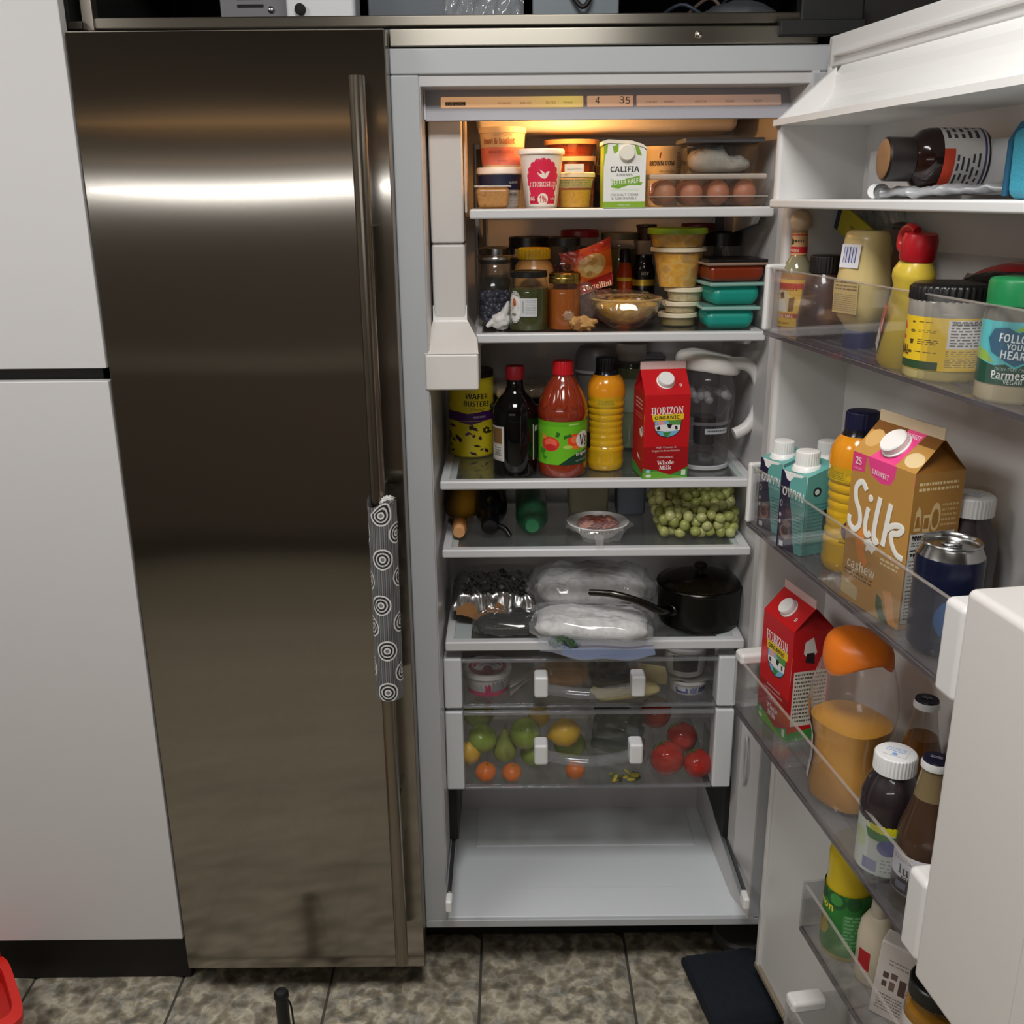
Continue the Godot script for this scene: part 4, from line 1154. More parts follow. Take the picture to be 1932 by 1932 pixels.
	part(o, "pouch_back", surf(16, 14, func(u: float, w: float):
		var tw := lerpf(0.052, 0.042, w)
		return Vector3((u - 0.5) * 2.0 * tw, 0.088 * (1.0 - w) + 0.012 * (u - 0.5) - 0.005 * (1.0 - w) * sin(u * PI), -0.012 * sin(PI * u) * sin(PI * w))), m("c0501c", 0.35), Vector3.ZERO, Vector3(-0.12, 0, 0.18))
	text(o, "Tortellini", 0.058, "eec9a0", Vector3(0.005, 0.012, 0.0165), Vector3(-0.12, 0, 0.18), 0, 2, 0.0105)
	o = thing("cracker_box", "plain dark carton that props up the orange snack packet", "box", Vector3(0.853, y, -0.29))
	part(o, "box_body", rbox(0.07, 0.064, 0.045, 0.003), m("4e1a14", 0.5))
	part(o, "box_flap", bx(-0.034, 0.034, 0.0635, 0.0655, -0.022, 0.022, 0.0008), m("5c2018", 0.5))
	o = thing("chilli_bottle", "slim orange sauce bottle with black cap behind the glass bowl", "bottle", Vector3(0.922, y, -0.325))
	solid(o, "bottle_body", [[0.0001, 0], [0.015, 0], [0.0155, 0.09], [0.010, 0.112], [0.009, 0.118]], m("a83e10", 0.2))
	solid(o, "cap", [[0.0115, 0.112], [0.0105, 0.135], [0.009, 0.138], [0.0001, 0.138]], black)
	solid(o, "yellow_stripe", [[0.0158, 0.076], [0.0158, 0.083]], m("d8b41c", 0.4))
	o = thing("syrup_bottle", "squat black bottle with a gold band beside the tall noodle cup", "bottle", Vector3(0.958, y, -0.318))
	solid(o, "bottle_body", [[0.0001, 0], [0.022, 0], [0.0228, 0.004], [0.0228, 0.095], [0.019, 0.108], [0.0165, 0.112], [0.0165, 0.127], [0.0001, 0.127]], m("0f0d0c", 0.15))
	solid(o, "gold_band", [[0.0231, 0.068], [0.0231, 0.08]], m("c9a83c", 0.3, 0.7))
	text(o, "SOY", 0.016, "9a9488", Vector3(0, 0.092, 0), Vector3.ZERO, 0.0232, 1)
	# tall stack of cups
	o = thing("sauce_cup", "tall stack holder cup with pale rim at the back beside the noodle cup", "cup", Vector3(0.969, y, -0.385))
	solid(o, "cup_body", [[0.0001, 0], [0.016, 0], [0.022, 0.142], [0.0235, 0.144], [0.0235, 0.151], [0.0001, 0.151]], m("b9a898", 0.5))
	o = thing("dip_cup", "little dark brown cup upside down on the pale rimmed cup", "cup", Vector3(0.970, y + 0.151, -0.385))
	solid(o, "cup_body", [[0.0001, 0], [0.0165, 0.0], [0.019, 0.025], [0.021, 0.026], [0.021, 0.031], [0.0001, 0.032]], m("33231a", 0.45))
	var noodle := speckle("noodles", [[0.0, "c98a1c"], [0.4, "efb42c"], [0.5, "dcc48c"], [0.56, "e0a020"], [0.7, "c99a4c"], [1.0, "a8865a"]], 0.008, 10.0, 0.35)
	var pale := speckle("palefood", [[0.0, "b9a070"], [0.5, "d8c9a0"], [1.0, "a89468"]], 0.02, 12.0, 0.45)
	yy_stack(y, noodle, pale)
	o = thing("condiment_jar", "clear jar with thick black lid at the back right of the second shelf", "jar", Vector3(1.113, y, -0.335))
	jar(o, 0.0375, 0.168, 0.035, glass, m("b9b6b0", 0.4), 0.45, black, 0.026, 0.0375)
	band(o, "white_label", 0.0377, 0.0377, 0.08, 0.102, 0.0, 1.3, m("c9c8c5", 0.5), 24)
	o = thing("pepper_jar", "jar with a wine red lid just peeping over the thick black lid", "jar", Vector3(1.078, y, -0.405))
	jar(o, 0.033, 0.183, 0.031, glass, m("3a2a26", 0.4), 0.6, m("6a1a2c", 0.35), 0.014, 0.034)
	# teal tubs and the sauce box on them
	for k in 2:
		o = thing("teal_tub", ["lower teal snap tub of the pair at the right of the second shelf", "upper teal snap tub stacked under the red sauce box"][k], "container", Vector3([1.098, 1.105][k], y + 0.0425 * k, [-0.19, -0.197][k]), 0.12 * k)
		part(o, "tub_body", rbox(0.096, 0.036, 0.088, 0.016, 0.88, 3), m("138f80", 0.35))
		part(o, "lid", rbox(0.108, 0.0065, 0.1, 0.003, 1.0, 2).mv(0, 0.0358, 0), pane("a8d8cc", 0.62))
	o = thing("sauce_box", "tilted clear box of red brown sauce with black lid on the teal tubs", "container", Vector3(1.104, y + 0.0855, -0.205), 0.1)
	part(o, "box_body", rbox(0.108, 0.03, 0.1, 0.01, 0.9, 2), m("7a2a10", 0.25))
	part(o, "clear_rim", rbox(0.117, 0.005, 0.109, 0.002).mv(0, 0.0295, 0), pane("c9a894", 0.5))
	part(o, "lid", rbox(0.113, 0.006, 0.105, 0.003).mv(0, 0.0345, 0), m("141212", 0.25))
	# glass bowl under cling film
	o = thing("glass_bowl", "clear glass bowl of yellow noodles under cling film on the second shelf", "bowl", Vector3(0.9105, y, -0.198))
	solid(o, "bowl_wall", [[0.0001, 0.0], [0.028, 0.0], [0.032, 0.003], [0.048, 0.014], [0.060, 0.03], [0.066, 0.048], [0.0675, 0.055], [0.0655, 0.055], [0.063, 0.046], [0.057, 0.031], [0.046, 0.0175], [0.031, 0.008], [0.0001, 0.006]], pane("9a8f74", 0.06), 48)
	part(o, "bowl_rim", lathe([[0.0665, 0.052], [0.0685, 0.0535], [0.0685, 0.0555], [0.0665, 0.0565], [0.065, 0.0545]], 48), pane("e0b878", 0.55))
	no.frequency = 6.0
	part(o, "noodles", surf(48, 20, func(u: float, w: float):
		var a: float = u * TAU
		var t: float = w
		var prf := Vector2(0.0, 0.008)
		if t < 0.6:
			var q: float = t / 0.6
			prf = Vector2(0.058 * sin(q * 1.35) / sin(1.35), 0.008 + 0.036 * pow(q, 1.8))
		else:
			var q: float = (t - 0.6) / 0.4
			prf = Vector2(0.058 * (1.0 - q), 0.044 + 0.008 * q)
		var k := 1.0 + 0.05 * no.get_noise_3d(sin(a), t * 2.0, cos(a))
		return Vector3(sin(a) * prf.x * k, prf.y * (1.0 + 0.14 * no.get_noise_3d(sin(a) * 2.0, t * 3.0, cos(a) * 2.0)), cos(a) * prf.x * k), true), noodle).set_meta("kind", "stuff")
	no.frequency = 12.0
	part(o, "cling_film", surf(64, 14, func(u: float, w: float):
		var a: float = u * TAU
		var r := lerpf(0.0, 0.074, sqrt(w))
		var yy := 0.058 - (0.018 * pow(maxf(w - 0.72, 0.0) / 0.28, 1.5)) + 0.004 * no.get_noise_3d(sin(a) * r * 20, w * 2, cos(a) * r * 20) + 0.012 * maxf(0.0, cos(a + 2.6)) * w
		r *= 1.0 + 0.14 * no.get_noise_2d(sin(a) * 3.0, cos(a) * 3.0) * w
		return Vector3(sin(a) * r, yy, cos(a) * r), true), pane("b0a898", 0.05, 0.06))
	o = thing("plastic_wrap", "crumpled clear plastic wrap bunched between the gold lidded jar and the bowl", "plastic wrap", Vector3(0.832, y, -0.19))
	no.frequency = 3.2
	part(o, "film", surf(26, 18, func(u: float, w: float):
		var a: float = u * TAU
		var b: float = w * PI
		var d := Vector3(sin(b) * sin(a), cos(b), sin(b) * cos(a))
		var k := 1.0 + 0.65 * no.get_noise_3d(d.x, d.y, d.z)
		return Vector3(d.x * 0.024, 0.048 + d.y * 0.038, d.z * 0.018) * Vector3(k, 1.0, k), true), pane("b0aaa0", 0.1, 0.08))
	o = thing("ginger_root", "knobbly piece of ginger root in front of the glass bowl", "ginger", Vector3(0.828, y, -0.155))
	part(o, "root", blob(0.024, 0.012, 0.012, 0.3, 1.6, 12), speckle("ginger", [[0.0, "9a6a34"], [0.5, "c99a5c"], [1.0, "7c5228"]], 0.04, 20.0, 0.7), Vector3(0, 0.012, 0))
	part(o, "knob", blob(0.01, 0.009, 0.009, 0.2, 1.6, 3), speckle("ginger", [], 0.04, 20.0), Vector3(-0.016, 0.017, 0.006))
	part(o, "cut_end", lathe([[0.0001, 0], [0.006, 0], [0.006, 0.002], [0.0001, 0.002]], 16).rot(PI / 2, 0, 0), m("8a5a2c", 0.6), Vector3(-0.012, 0.009, 0.0125))


func yy_stack(y: float, noodle: Material, pale: Material) -> void:
	var lidp := m("d9cdb0", 0.4)
	var rows := [
		["flat clear dip pot with olive contents at the bottom of the tall stack", 0.034, 0.0365, 0.0235, "8f8050", 1.016],
		["second pot from the bottom of the tall stack with pale yellow lid", 0.031, 0.034, 0.0215, "", 1.021],
		["third pot from the bottom of the tall stack under the noodle cup", 0.032, 0.0375, 0.0265, "", 1.028],
		["tall clear cup of yellow noodles in the middle of the stack", 0.036, 0.0505, 0.0735, "n", 1.0125],
		["green lidded noodle pot at the top of the tall stack", 0.0475, 0.0545, 0.0345, "g", 1.0095]]
	var yy := y
	for i in 5:
		var r = rows[i]
		var o := thing("deli_cup", r[0], "container", Vector3(r[5], yy, -0.238), 0.0, "tall stack of deli cups")
		var fill: Material = noodle if r[4] in ["n", "g"] else pale if r[4] == "" else m("8f8050", 0.4)
		deli(o, r[1], r[2], r[3], fill, 0.78 if i != 3 else 0.86, m("8fae24", 0.35) if r[4] == "g" else m("e4d8bc", 0.4), 0.0075 if i < 4 else 0.010, 0.14)
		yy += r[3]


# ---------------------------------------------------------------- shelf 3: bottles
func shelf_three() -> void:
	var y := 1.1105
	var o := thing("cookie_can", "yellow and purple patterned can at the left end of the bottle shelf", "can", Vector3(0.609, y, -0.345))
	var ops := [["r", "4d1f66", 0.0, 0.44, 1.0, 0.56], ["p", "4d1f66", [0.4, 0.56, 0.6, 0.56, 0.5, 0.6]], ["p", "f0d92e", [0.3, 0.1, 0.36, 0.28, 0.28, 0.36, 0.36, 0.42, 0.48, 0.46, 0.62, 0.43, 0.78, 0.38, 0.8, 0.2, 0.74, 0.05]]]
	var rg := RandomNumberGenerator.new()
	rg.seed = 11
	for k in 60:
		var cx := rg.randf()
		var cy := rg.randf_range(0.6, 0.97)
		var a := rg.randf() * TAU
		var l := rg.randf_range(0.02, 0.04)
		var dx := cos(a) * l
		var dy := sin(a) * l
		ops.append(["p", ["3a1a40", "5a1d5e", "2c2418", "4a3a14"][k % 4], [cx - dx, cy - dy, cx - dy * 0.5, cy + dx * 0.5, cx + dx, cy + dy, cx + dy * 0.5, cy - dx * 0.5]])
	for q in [[0.3, 0.75], [0.62, 0.68], [0.1, 0.9]]:
		for k in 6:
			ops.append(["e", "2e3010", q[0] + 0.022 * sin(TAU * k / 6), q[1] + 0.03 * cos(TAU * k / 6), 0.012, 0.016])
	solid(o, "can_body", [[0.0001, 0.0], [0.045, 0.0], [0.0465, 0.003], [0.0465, 0.168], [0.044, 0.172]], m("d8c62a", 0.4))
	band(o, "printed_wrap", 0.0465, 0.0465, 0.003, 0.168, 0.0, PI, mt("canwrap", 420, 240, "e2cf26", ops, 0.4), 48)
	solid(o, "lid", [[0.0472, 0.164], [0.0472, 0.176], [0.045, 0.178], [0.0001, 0.178]], m("20201e", 0.4))
	text(o, "WAFER", 0.05, "2a2210", Vector3(0, 0.128, 0), Vector3(0, 0.32, -0.06), 0.0472, 1, 0.011)
	text(o, "BUSTERS", 0.056, "2a2210", Vector3(0, 0.1125, 0), Vector3(0, 0.3, -0.06), 0.0472, 1, 0.011)
	text(o, "Cravings", 0.03, "3a2c10", Vector3(0, 0.1, 0), Vector3(0, 0.35, 0), 0.0472, 3, 0.008)
	text(o, "ORGANIC DELIGHTS", 0.028, "d9c9e0", Vector3(0, 0.085, 0), Vector3(0, 0.4, 0), 0.0472, 1, 0.004)
	o = thing("wine_bottle", "black glass bottle with dark red cap standing beside the yellow patterned can", "bottle", Vector3(0.7, y, -0.188))
	solid(o, "bottle_body", [[0.0001, 0.0], [0.041, 0.0], [0.0435, 0.004], [0.0435, 0.118], [0.041, 0.132], [0.033, 0.146], [0.021, 0.158], [0.0165, 0.17], [0.0155, 0.19]], m("070607", 0.07))
	solid(o, "cap", [[0.0175, 0.184], [0.019, 0.206], [0.018, 0.209], [0.0001, 0.209]], m("7c0f1a", 0.35))
	band(o, "rear_label", 0.0437, 0.0437, 0.03, 0.098, -0.93, 0.42, mt("winelabel", 100, 150, "b9b4ac", [["r", "7d5a33", 0.08, 0.06, 0.86, 0.5], ["r", "cfc9c0", 0.16, 0.56, 0.86, 0.94], ["t", "55504a", 0.3, 0.6, 0.82, 0.9, 4, 2], ["r", "8d8a85", 0.35, 0.72, 0.75, 0.86], ["r", "e4e1da", 0.9, 0.0, 0.95, 1.0]]), 14)
	band(o, "front_label", 0.0437, 0.0437, 0.03, 0.1, 1.25, 0.38, mt("winelabel2", 60, 120, "141214", [["r", "c9c5bd", 0.0, 0.0, 0.12, 1.0], ["r", "b9b4aa", 0.2, 0.05, 0.9, 0.2]]), 12)
	o = thing("vegetable_juice", "tomato juice bottle with red cap and green wraparound label", "bottle", Vector3(0.792, y, -0.18))
	solid(o, "bottle_body", [[0.0001, 0.0], [0.043, 0.0], [0.046, 0.004], [0.047, 0.022], [0.0465, 0.026], [0.0465, 0.11], [0.048, 0.114], [0.049, 0.122], [0.048, 0.130], [0.0455, 0.143], [0.037, 0.163], [0.026, 0.182], [0.019, 0.192], [0.018, 0.2]], m("8a2f16", 0.16, 0.0, {"clearcoat_enabled": true, "clearcoat": 1.0, "clearcoat_roughness": 0.05}))
	for k in 5:
		var a := -0.9 + 0.45 * k
		part(o, "moulded_flute", blob(0.009, 0.024, 0.003, 0.0), m("8a2f16", 0.12), Vector3(sin(a) * 0.0385, 0.155, cos(a) * 0.0385), Vector3(-0.45, a, 0))
	part(o, "cap", cap_geo(0.0195, 0.199, 0.2195, 26), m("c4141f", 0.35))
	solid(o, "cap_ring", [[0.0195, 0.193], [0.0208, 0.194], [0.0208, 0.198], [0.0195, 0.199]], m("b3121c", 0.4))
	ops = [["r", "5fae1c", 0.0, 0.0, 1.0, 0.12], ["p", "173f2a", [0.44, 1.0, 0.56, 0.84, 0.66, 0.74, 0.8, 0.68, 1.0, 0.64, 1.0, 1.0]], ["e", "e9471f", 0.64, 0.43, 0.10, 0.15], ["e", "f07a4a", 0.645, 0.42, 0.06, 0.09], ["e", "d63a2c", 0.33, 0.52, 0.12, 0.17], ["e", "f0674c", 0.34, 0.49, 0.08, 0.1], ["e", "c62a28", 0.34, 0.6, 0.07, 0.08], ["p", "f08a3a", [0.22, 0.28, 0.26, 0.3, 0.29, 0.4, 0.23, 0.42]], ["p", "2c6a1a", [0.42, 0.22, 0.46, 0.26, 0.44, 0.36, 0.4, 0.34]], ["p", "2c6a1a", [0.5, 0.32, 0.58, 0.28, 0.6, 0.34, 0.5, 0.4]], ["e", "ef7a2a", 0.66, 0.6, 0.06, 0.05], ["e", "b8cf5a", 0.55, 0.58, 0.06, 0.04], ["p", "3d8a1c", [0.2, 0.62, 0.28, 0.66, 0.24, 0.8, 0.16, 0.74]], ["p", "3d8a1c", [0.2, 0.8, 0.3, 0.82, 0.26, 0.92]], ["r", "a6d46a", 0.56, 0.05, 0.7, 0.09], ["e", "efede6", 0.765, 0.44, 0.115, 0.2]]
	band(o, "wrap_label", 0.0468, 0.0468, 0.026, 0.11, 0.0, 1.75, mt("v8", 360, 190, "6cbb22", ops, 0.4), 36)
	text(o, "V", 0.013, "2a3a2a", Vector3(0, 0.0735, 0), Vector3(0, 0.83, 0), 0.0476, 1, 0.021)
	text(o, "8", 0.0085, "2a3a2a", Vector3(0, 0.070, 0), Vector3(0, 1.07, 0), 0.0476, 1, 0.019)
	text(o, "Original", 0.030, "e9ecdf", Vector3(0, 0.046, 0), Vector3(0, 0.85, 0.12), 0.0474, 1, 0.0085)
	text(o, "100% VEGETABLE JUICE", 0.036, "b9c9b4", Vector3(0, 0.034, 0), Vector3(0, 0.9, 0.1), 0.0474, 0, 0.0038)
	o = thing("pineapple_juice", "ribbed yellow juice bottle with black cap on the bottle shelf", "bottle", Vector3(0.879, y, -0.218))
	juice(o, 0.0375, 0.219)
	# red half gallon milk carton
	o = thing("milk_carton", "large red milk carton with white cap on the bottle shelf", "carton", Vector3(0.981, y, -0.170), 0.11)
	milk(o, 0.088, 0.086, 0.162, 0.204, "h1")
	# filter jug
	o = thing("filter_jug", "clear water filter pitcher with white lid and curved white handle", "pitcher", Vector3(1.077, y, -0.228), 0.05)
	var smoke := pane("4a4850", 0.16)
	solid(o, "jug_wall", [[0.0001, 0.003], [0.042, 0.0], [0.0475, 0.003], [0.049, 0.09], [0.0545, 0.1], [0.057, 0.15], [0.059, 0.21]], smoke, 40)
	solid(o, "inner_hopper", [[0.0001, 0.098], [0.030, 0.098], [0.043, 0.104], [0.0535, 0.128], [0.056, 0.205]], pane("55525a", 0.22), 36)
	solid(o, "filter_cartridge", [[0.0001, 0.045], [0.02, 0.045], [0.022, 0.06], [0.022, 0.1], [0.0001, 0.1]], m("28272b", 0.4))
	solid(o, "water", [[0.0001, 0.004], [0.045, 0.004], [0.047, 0.034], [0.0001, 0.034]], pane("7c8084", 0.12))
	solid(o, "base_ring", [[0.046, 0.0], [0.0495, 0.001], [0.0495, 0.007], [0.047, 0.009]], m("b9b9bd", 0.3))
	pile(o, "ice", 0.05, 0.128, 0.15, 0.0085, 36, 5, pane("e8eaee", 0.45))
	band(o, "maker_strip", 0.0492, 0.0497, 0.073, 0.084, 0.28, 0.5, mt("strip", 90, 20, "b9bcc2", [["t", "55585e", 0.1, 0.3, 0.95, 0.9, 1, 5]]), 12)
	part(o, "lid", surf(40, 8, func(u: float, w: float):
		var a: float = u * TAU
		var yy: float = [0.197, 0.202, 0.214, 0.221, 0.226, 0.229, 0.23, 0.231, 0.231][int(round(w * 8))]
		var rr: float = [0.0585, 0.0625, 0.063, 0.061, 0.056, 0.045, 0.03, 0.015, 0.0][int(round(w * 8))]
		return Vector3(sin(a) * rr, yy - 0.20 * (sin(a) * rr + 0.02) * 0.9 * (1.0 if sin(a) * rr > -0.02 else 0.2), cos(a) * rr), true), m("e4e1dc", 0.35))
	var hp := smooth_path([Vector3(0.03, 0.209, 0.035), Vector3(0.066, 0.206, 0.035), Vector3(0.088, 0.186, 0.035), Vector3(0.097, 0.150, 0.034), Vector3(0.091, 0.108, 0.033), Vector3(0.074, 0.082, 0.034), Vector3(0.05, 0.07, 0.036)])
	part(o, "handle", tube(hp, 0.0125, 14, 0.0115), m("dedbd8", 0.35))
	solid(o, "measure_ring", [[0.0478, 0.088], [0.0508, 0.09], [0.0508, 0.094], [0.049, 0.096]], pane("8c8a92", 0.5))
	# behind the bottles
	o = thing("yogurt_pot", "grey lidded pot behind the tomato juice and yellow juice bottles", "container", Vector3(0.8735, y, -0.39))
	solid(o, "pot_body", [[0.0001, 0.0], [0.037, 0.0], [0.0425, 0.168], [0.0001, 0.168]], m("9a9896", 0.5))
	solid(o, "lid", [[0.0455, 0.162], [0.0455, 0.186], [0.042, 0.205], [0.034, 0.216], [0.0001, 0.218]], m("77777a", 0.35))
	solid(o, "pale_band", [[0.0458, 0.164], [0.0458, 0.170]], m("c9c8c6", 0.5))
	o = thing("relish_jar", "pale lidded jar with green contents behind the red milk carton", "jar", Vector3(0.947, y, -0.39))
	jar(o, 0.0325, 0.222, 0.030, pane("b9c0b0", 0.1), m("8ba07a", 0.4), 0.8, m("b5b0aa", 0.4), 0.034, 0.033)
	band(o, "pale_label", 0.0328, 0.0328, 0.08, 0.15, 0.0, 1.4, m("aab8a2", 0.5), 20)
	o = thing("storage_bin", "grey plastic box standing at the back between the jar and the pitcher", "box", Vector3(0.992, y, -0.40))
	part(o, "box_body", rbox(0.05, 0.19, 0.06, 0.004), m("75747c", 0.45))
	part(o, "lid", rbox(0.052, 0.006, 0.062, 0.002).mv(0, 0.19, 0), m("807f87", 0.45))
	o = thing("bread_bag", "clear bag of flatbread on a tray at the back behind the black bottle", "bag", Vector3(0.722, y + 0.112, -0.36))
	var no := FastNoiseLite.new()
	no.frequency = 20.0
	part(o, "bag", surf(36, 14, func(u: float, w: float):
		var a: float = u * TAU
		var b: float = w * PI
		var k := 1.0 + 0.10 * no.get_noise_3d(sin(a) * 0.1, w * 0.2, cos(a) * 0.1)
		return Vector3(sin(a) * sin(b) * 0.076, 0.021 + cos(b) * 0.0215, cos(a) * sin(b) * 0.05) * k, true), pane("c9c2b4", 0.2, 0.1))
	part(o, "flatbread", rbox(0.12, 0.02, 0.07, 0.009, 1.0, 2).mv(0, 0.004, 0), speckle("flatbread", [[0.0, "9a7f5c"], [0.5, "c9b48c"], [1.0, "7f6644"]], 0.02, 14.0, 0.7))
	o = thing("leftovers_box", "black box under the flatbread bag at the back of the bottle shelf", "box", Vector3(0.722, y, -0.362))
	part(o, "box_body", rbox(0.14, 0.1, 0.09, 0.008, 0.94, 2), m("19181a", 0.4))
	part(o, "lid", rbox(0.146, 0.009, 0.096, 0.003).mv(0, 0.1, 0), m("111112", 0.4))


func juice(o: Node3D, r: float, h: float) -> void:      # ribbed yellow juice bottle with a dark shoulder sleeve and cap
	var s := h / 0.219
	var prof := [[0.0001, 0.0], [r * 0.88, 0.0], [r * 0.97, 0.005 * s], [r, 0.016 * s], [r * 0.96, 0.026 * s], [r * 0.985, 0.03 * s]]
	for k in 8:
		var yy := (0.034 + 0.013 * k) * s
		var rr := r * (0.965 - 0.07 * sin(PI * k / 7.0))
		prof.append_array([[rr, yy], [rr * 1.03, yy + 0.004 * s], [rr * 1.03, yy + 0.008 * s], [rr * 0.995, yy + 0.0115 * s]])
	prof.append_array([[r * 0.97, 0.139 * s], [r, 0.147 * s], [r * 0.99, 0.158 * s], [r * 0.93, 0.17 * s], [r * 0.8, 0.18 * s], [r * 0.62, 0.188 * s]])
	solid(o, "bottle_body", prof, m("d6a81c", 0.15, 0.0, {"clearcoat_enabled": true, "clearcoat": 1.0, "clearcoat_roughness": 0.05}), 40)
	solid(o, "orange_shoulder", [[r * 1.004, 0.1475 * s], [r * 0.996, 0.1585 * s], [r * 0.936, 0.1705 * s], [r * 0.806, 0.1805 * s], [r * 0.66, 0.187 * s]], m("e2921c", 0.15))
	solid(o, "neck_sleeve", [[r * 0.68, 0.1855 * s], [r * 0.6, 0.191 * s], [r * 0.55, 0.2 * s]], m("100f18", 0.2))
	part(o, "cap", cap_geo(r * 0.57, 0.194 * s, h, 24), m("12143a" if h > 0.22 else "0c0d18", 0.4))
	band(o, "label_print", r * 0.985, r * 0.985, 0.128 * s, 0.141 * s, -0.1, 0.5, mt("juiceprint", 60, 40, "c9a81e", [["t", "5a5418", 0.05, 0.05, 0.95, 0.95, 5, 4]]), 10)
	band(o, "dark_panel", r * 1.03, r * 1.03, 0.045 * s, 0.075 * s, -1.2, 0.25, m("2a1828", 0.4), 8)


func milk(o: Node3D, w: float, d: float, hs: float, hr: float, key: String) -> void:
	var red := "c8141c"
	var ops := [["p", "a51018", [0.0, 0.62, 0.5, 0.6, 1.0, 0.63, 1.0, 1.0, 0.0, 1.0]], ["p", "3f8f3a", [0.0, 0.87, 0.3, 0.9, 0.6, 0.96, 0.8, 0.92, 1.0, 0.86, 1.0, 1.0, 0.0, 1.0]], ["p", "6fb03c", [0.0, 0.93, 0.3, 0.91, 0.62, 0.96, 1.0, 0.99, 1.0, 1.0, 0.0, 1.0]], ["p", "f0cf2c", [0.17, 0.235, 0.87, 0.225, 0.86, 0.295, 0.2, 0.31]], ["p", "2c2a2c", [0.225, 0.31, 0.825, 0.3, 0.81, 0.42, 0.7, 0.485, 0.53, 0.51, 0.36, 0.49, 0.25, 0.43]], ["p", "8fb4d8", [0.235, 0.31, 0.815, 0.3, 0.8, 0.36, 0.24, 0.37]], ["p", "5a9a4c", [0.5, 0.3, 0.815, 0.3, 0.8, 0.36, 0.6, 0.37]], ["p", "e8a0a0", [0.3, 0.31, 0.42, 0.31, 0.44, 0.35, 0.32, 0.36]], ["p", "efeeea", [0.24, 0.37, 0.4, 0.35, 0.6, 0.355, 0.8, 0.36, 0.79, 0.42, 0.6, 0.44, 0.4, 0.43, 0.26, 0.42]], ["p", "1c1a1c", [0.5, 0.345, 0.62, 0.35, 0.58, 0.4, 0.53, 0.39]], ["p", "1c1a1c", [0.28, 0.38, 0.35, 0.37, 0.36, 0.41, 0.29, 0.41]], ["p", "1c1a1c", [0.68, 0.37, 0.73, 0.37, 0.74, 0.41, 0.69, 0.41]], ["p", "7ab8de", [0.27, 0.43, 0.4, 0.435, 0.78, 0.425, 0.69, 0.475, 0.53, 0.5, 0.37, 0.48]], ["p", "3f8f3a", [0.42, 0.44, 0.6, 0.445, 0.52, 0.5, 0.46, 0.49]], ["e", "9ec8e0", 0.12, 0.91, 0.05, 0.02], ["e", "e6e8e0", 0.13, 0.965, 0.06, 0.02], ["r", "d8e4d0", 0.86, 0.9, 0.96, 0.97]]
	var side := [["p", "3f8f3a", [0.0, 0.86, 0.5, 0.9, 1.0, 0.94, 1.0, 1.0, 0.0, 1.0]], ["t", "e8b0a8", 0.2, 0.08, 0.85, 0.22, 3, 6], ["t", "d06a60", 0.2, 0.25, 0.85, 0.32, 2, 7], ["p", "e8e4de", [0.6, 0.44, 0.85, 0.38, 0.9, 0.48, 0.8, 0.52, 0.65, 0.5]], ["p", "1c1a1c", [0.7, 0.4, 0.82, 0.42, 0.78, 0.47]], ["p", "e8e4de", [0.45, 0.73, 0.6, 0.76, 0.75, 0.8, 0.5, 0.79]]]
	var right := [["p", "3f8f3a", [0.0, 0.92, 0.5, 0.9, 1.0, 0.86, 1.0, 1.0, 0.0, 1.0]], ["p", "e8e4de", [0.3, 0.1, 0.5, 0.06, 0.62, 0.2, 0.45, 0.26, 0.28, 0.2]], ["p", "1c1a1c", [0.36, 0.2, 0.55, 0.2, 0.58, 0.3, 0.34, 0.28]], ["r", "ded8c8", 0.08, 0.36, 0.95, 0.86], ["t", "55504a", 0.12, 0.38, 0.92, 0.84, 13, 8]]
	var rm := m(red, 0.35)
	carton_gable(o, w, d, hs, hr, 0.014, {"front": mt("milkfront", 200, 370, red, ops, 0.35), "back": rm, "left": mt("milkside", 120, 240, "a81018", side, 0.4), "right": mt("milkright", 120, 240, red, right, 0.4), "roof": rm, "gable": m("a80f17", 0.4), "fin": m("d9b8b4", 0.5)})
	var z := d / 2 + 0.0004
	text(o, "HORIZON", w * 0.70, "f4eeea", Vector3(0, hs * 0.815, z), Vector3(0, 0, 0.02), 0, 2, hs * 0.085)
	text(o, "ORGANIC", w * 0.54, "2a2118", Vector3(0, hs * 0.733, z), Vector3(0, 0, 0.02), 0, 1, hs * 0.04)
	text(o, "High Vitamin D", w * 0.45, "f0d6d2", Vector3(0, hs * 0.375, z), Vector3.ZERO, 0, 3, hs * 0.028)
	text(o, "Supports Bone Health", w * 0.62, "f0d6d2", Vector3(0, hs * 0.335, z), Vector3.ZERO, 0, 3, hs * 0.028)
	text(o, "ORGANIC", w * 0.36, "f0d6d2", Vector3(0, hs * 0.258, z), Vector3.ZERO, 0, 0, hs * 0.024)
	text(o, "Whole", w * 0.37, "f4eeea", Vector3(0, hs * 0.195, z), Vector3.ZERO, 0, 2, hs * 0.05)
	text(o, "Milk", w * 0.27, "f4eeea", Vector3(0, hs * 0.135, z), Vector3.ZERO, 0, 2, hs * 0.05)
	var tilt := atan2(hr - hs, d / 2)
	text(o, "D", w * 0.05, "f0e8e6", Vector3(w * 0.32, hs + (hr - hs) * 0.36, d / 2 * 0.64 + 0.001), Vector3(-(PI / 2 - tilt), 0, 0), 0, 1)


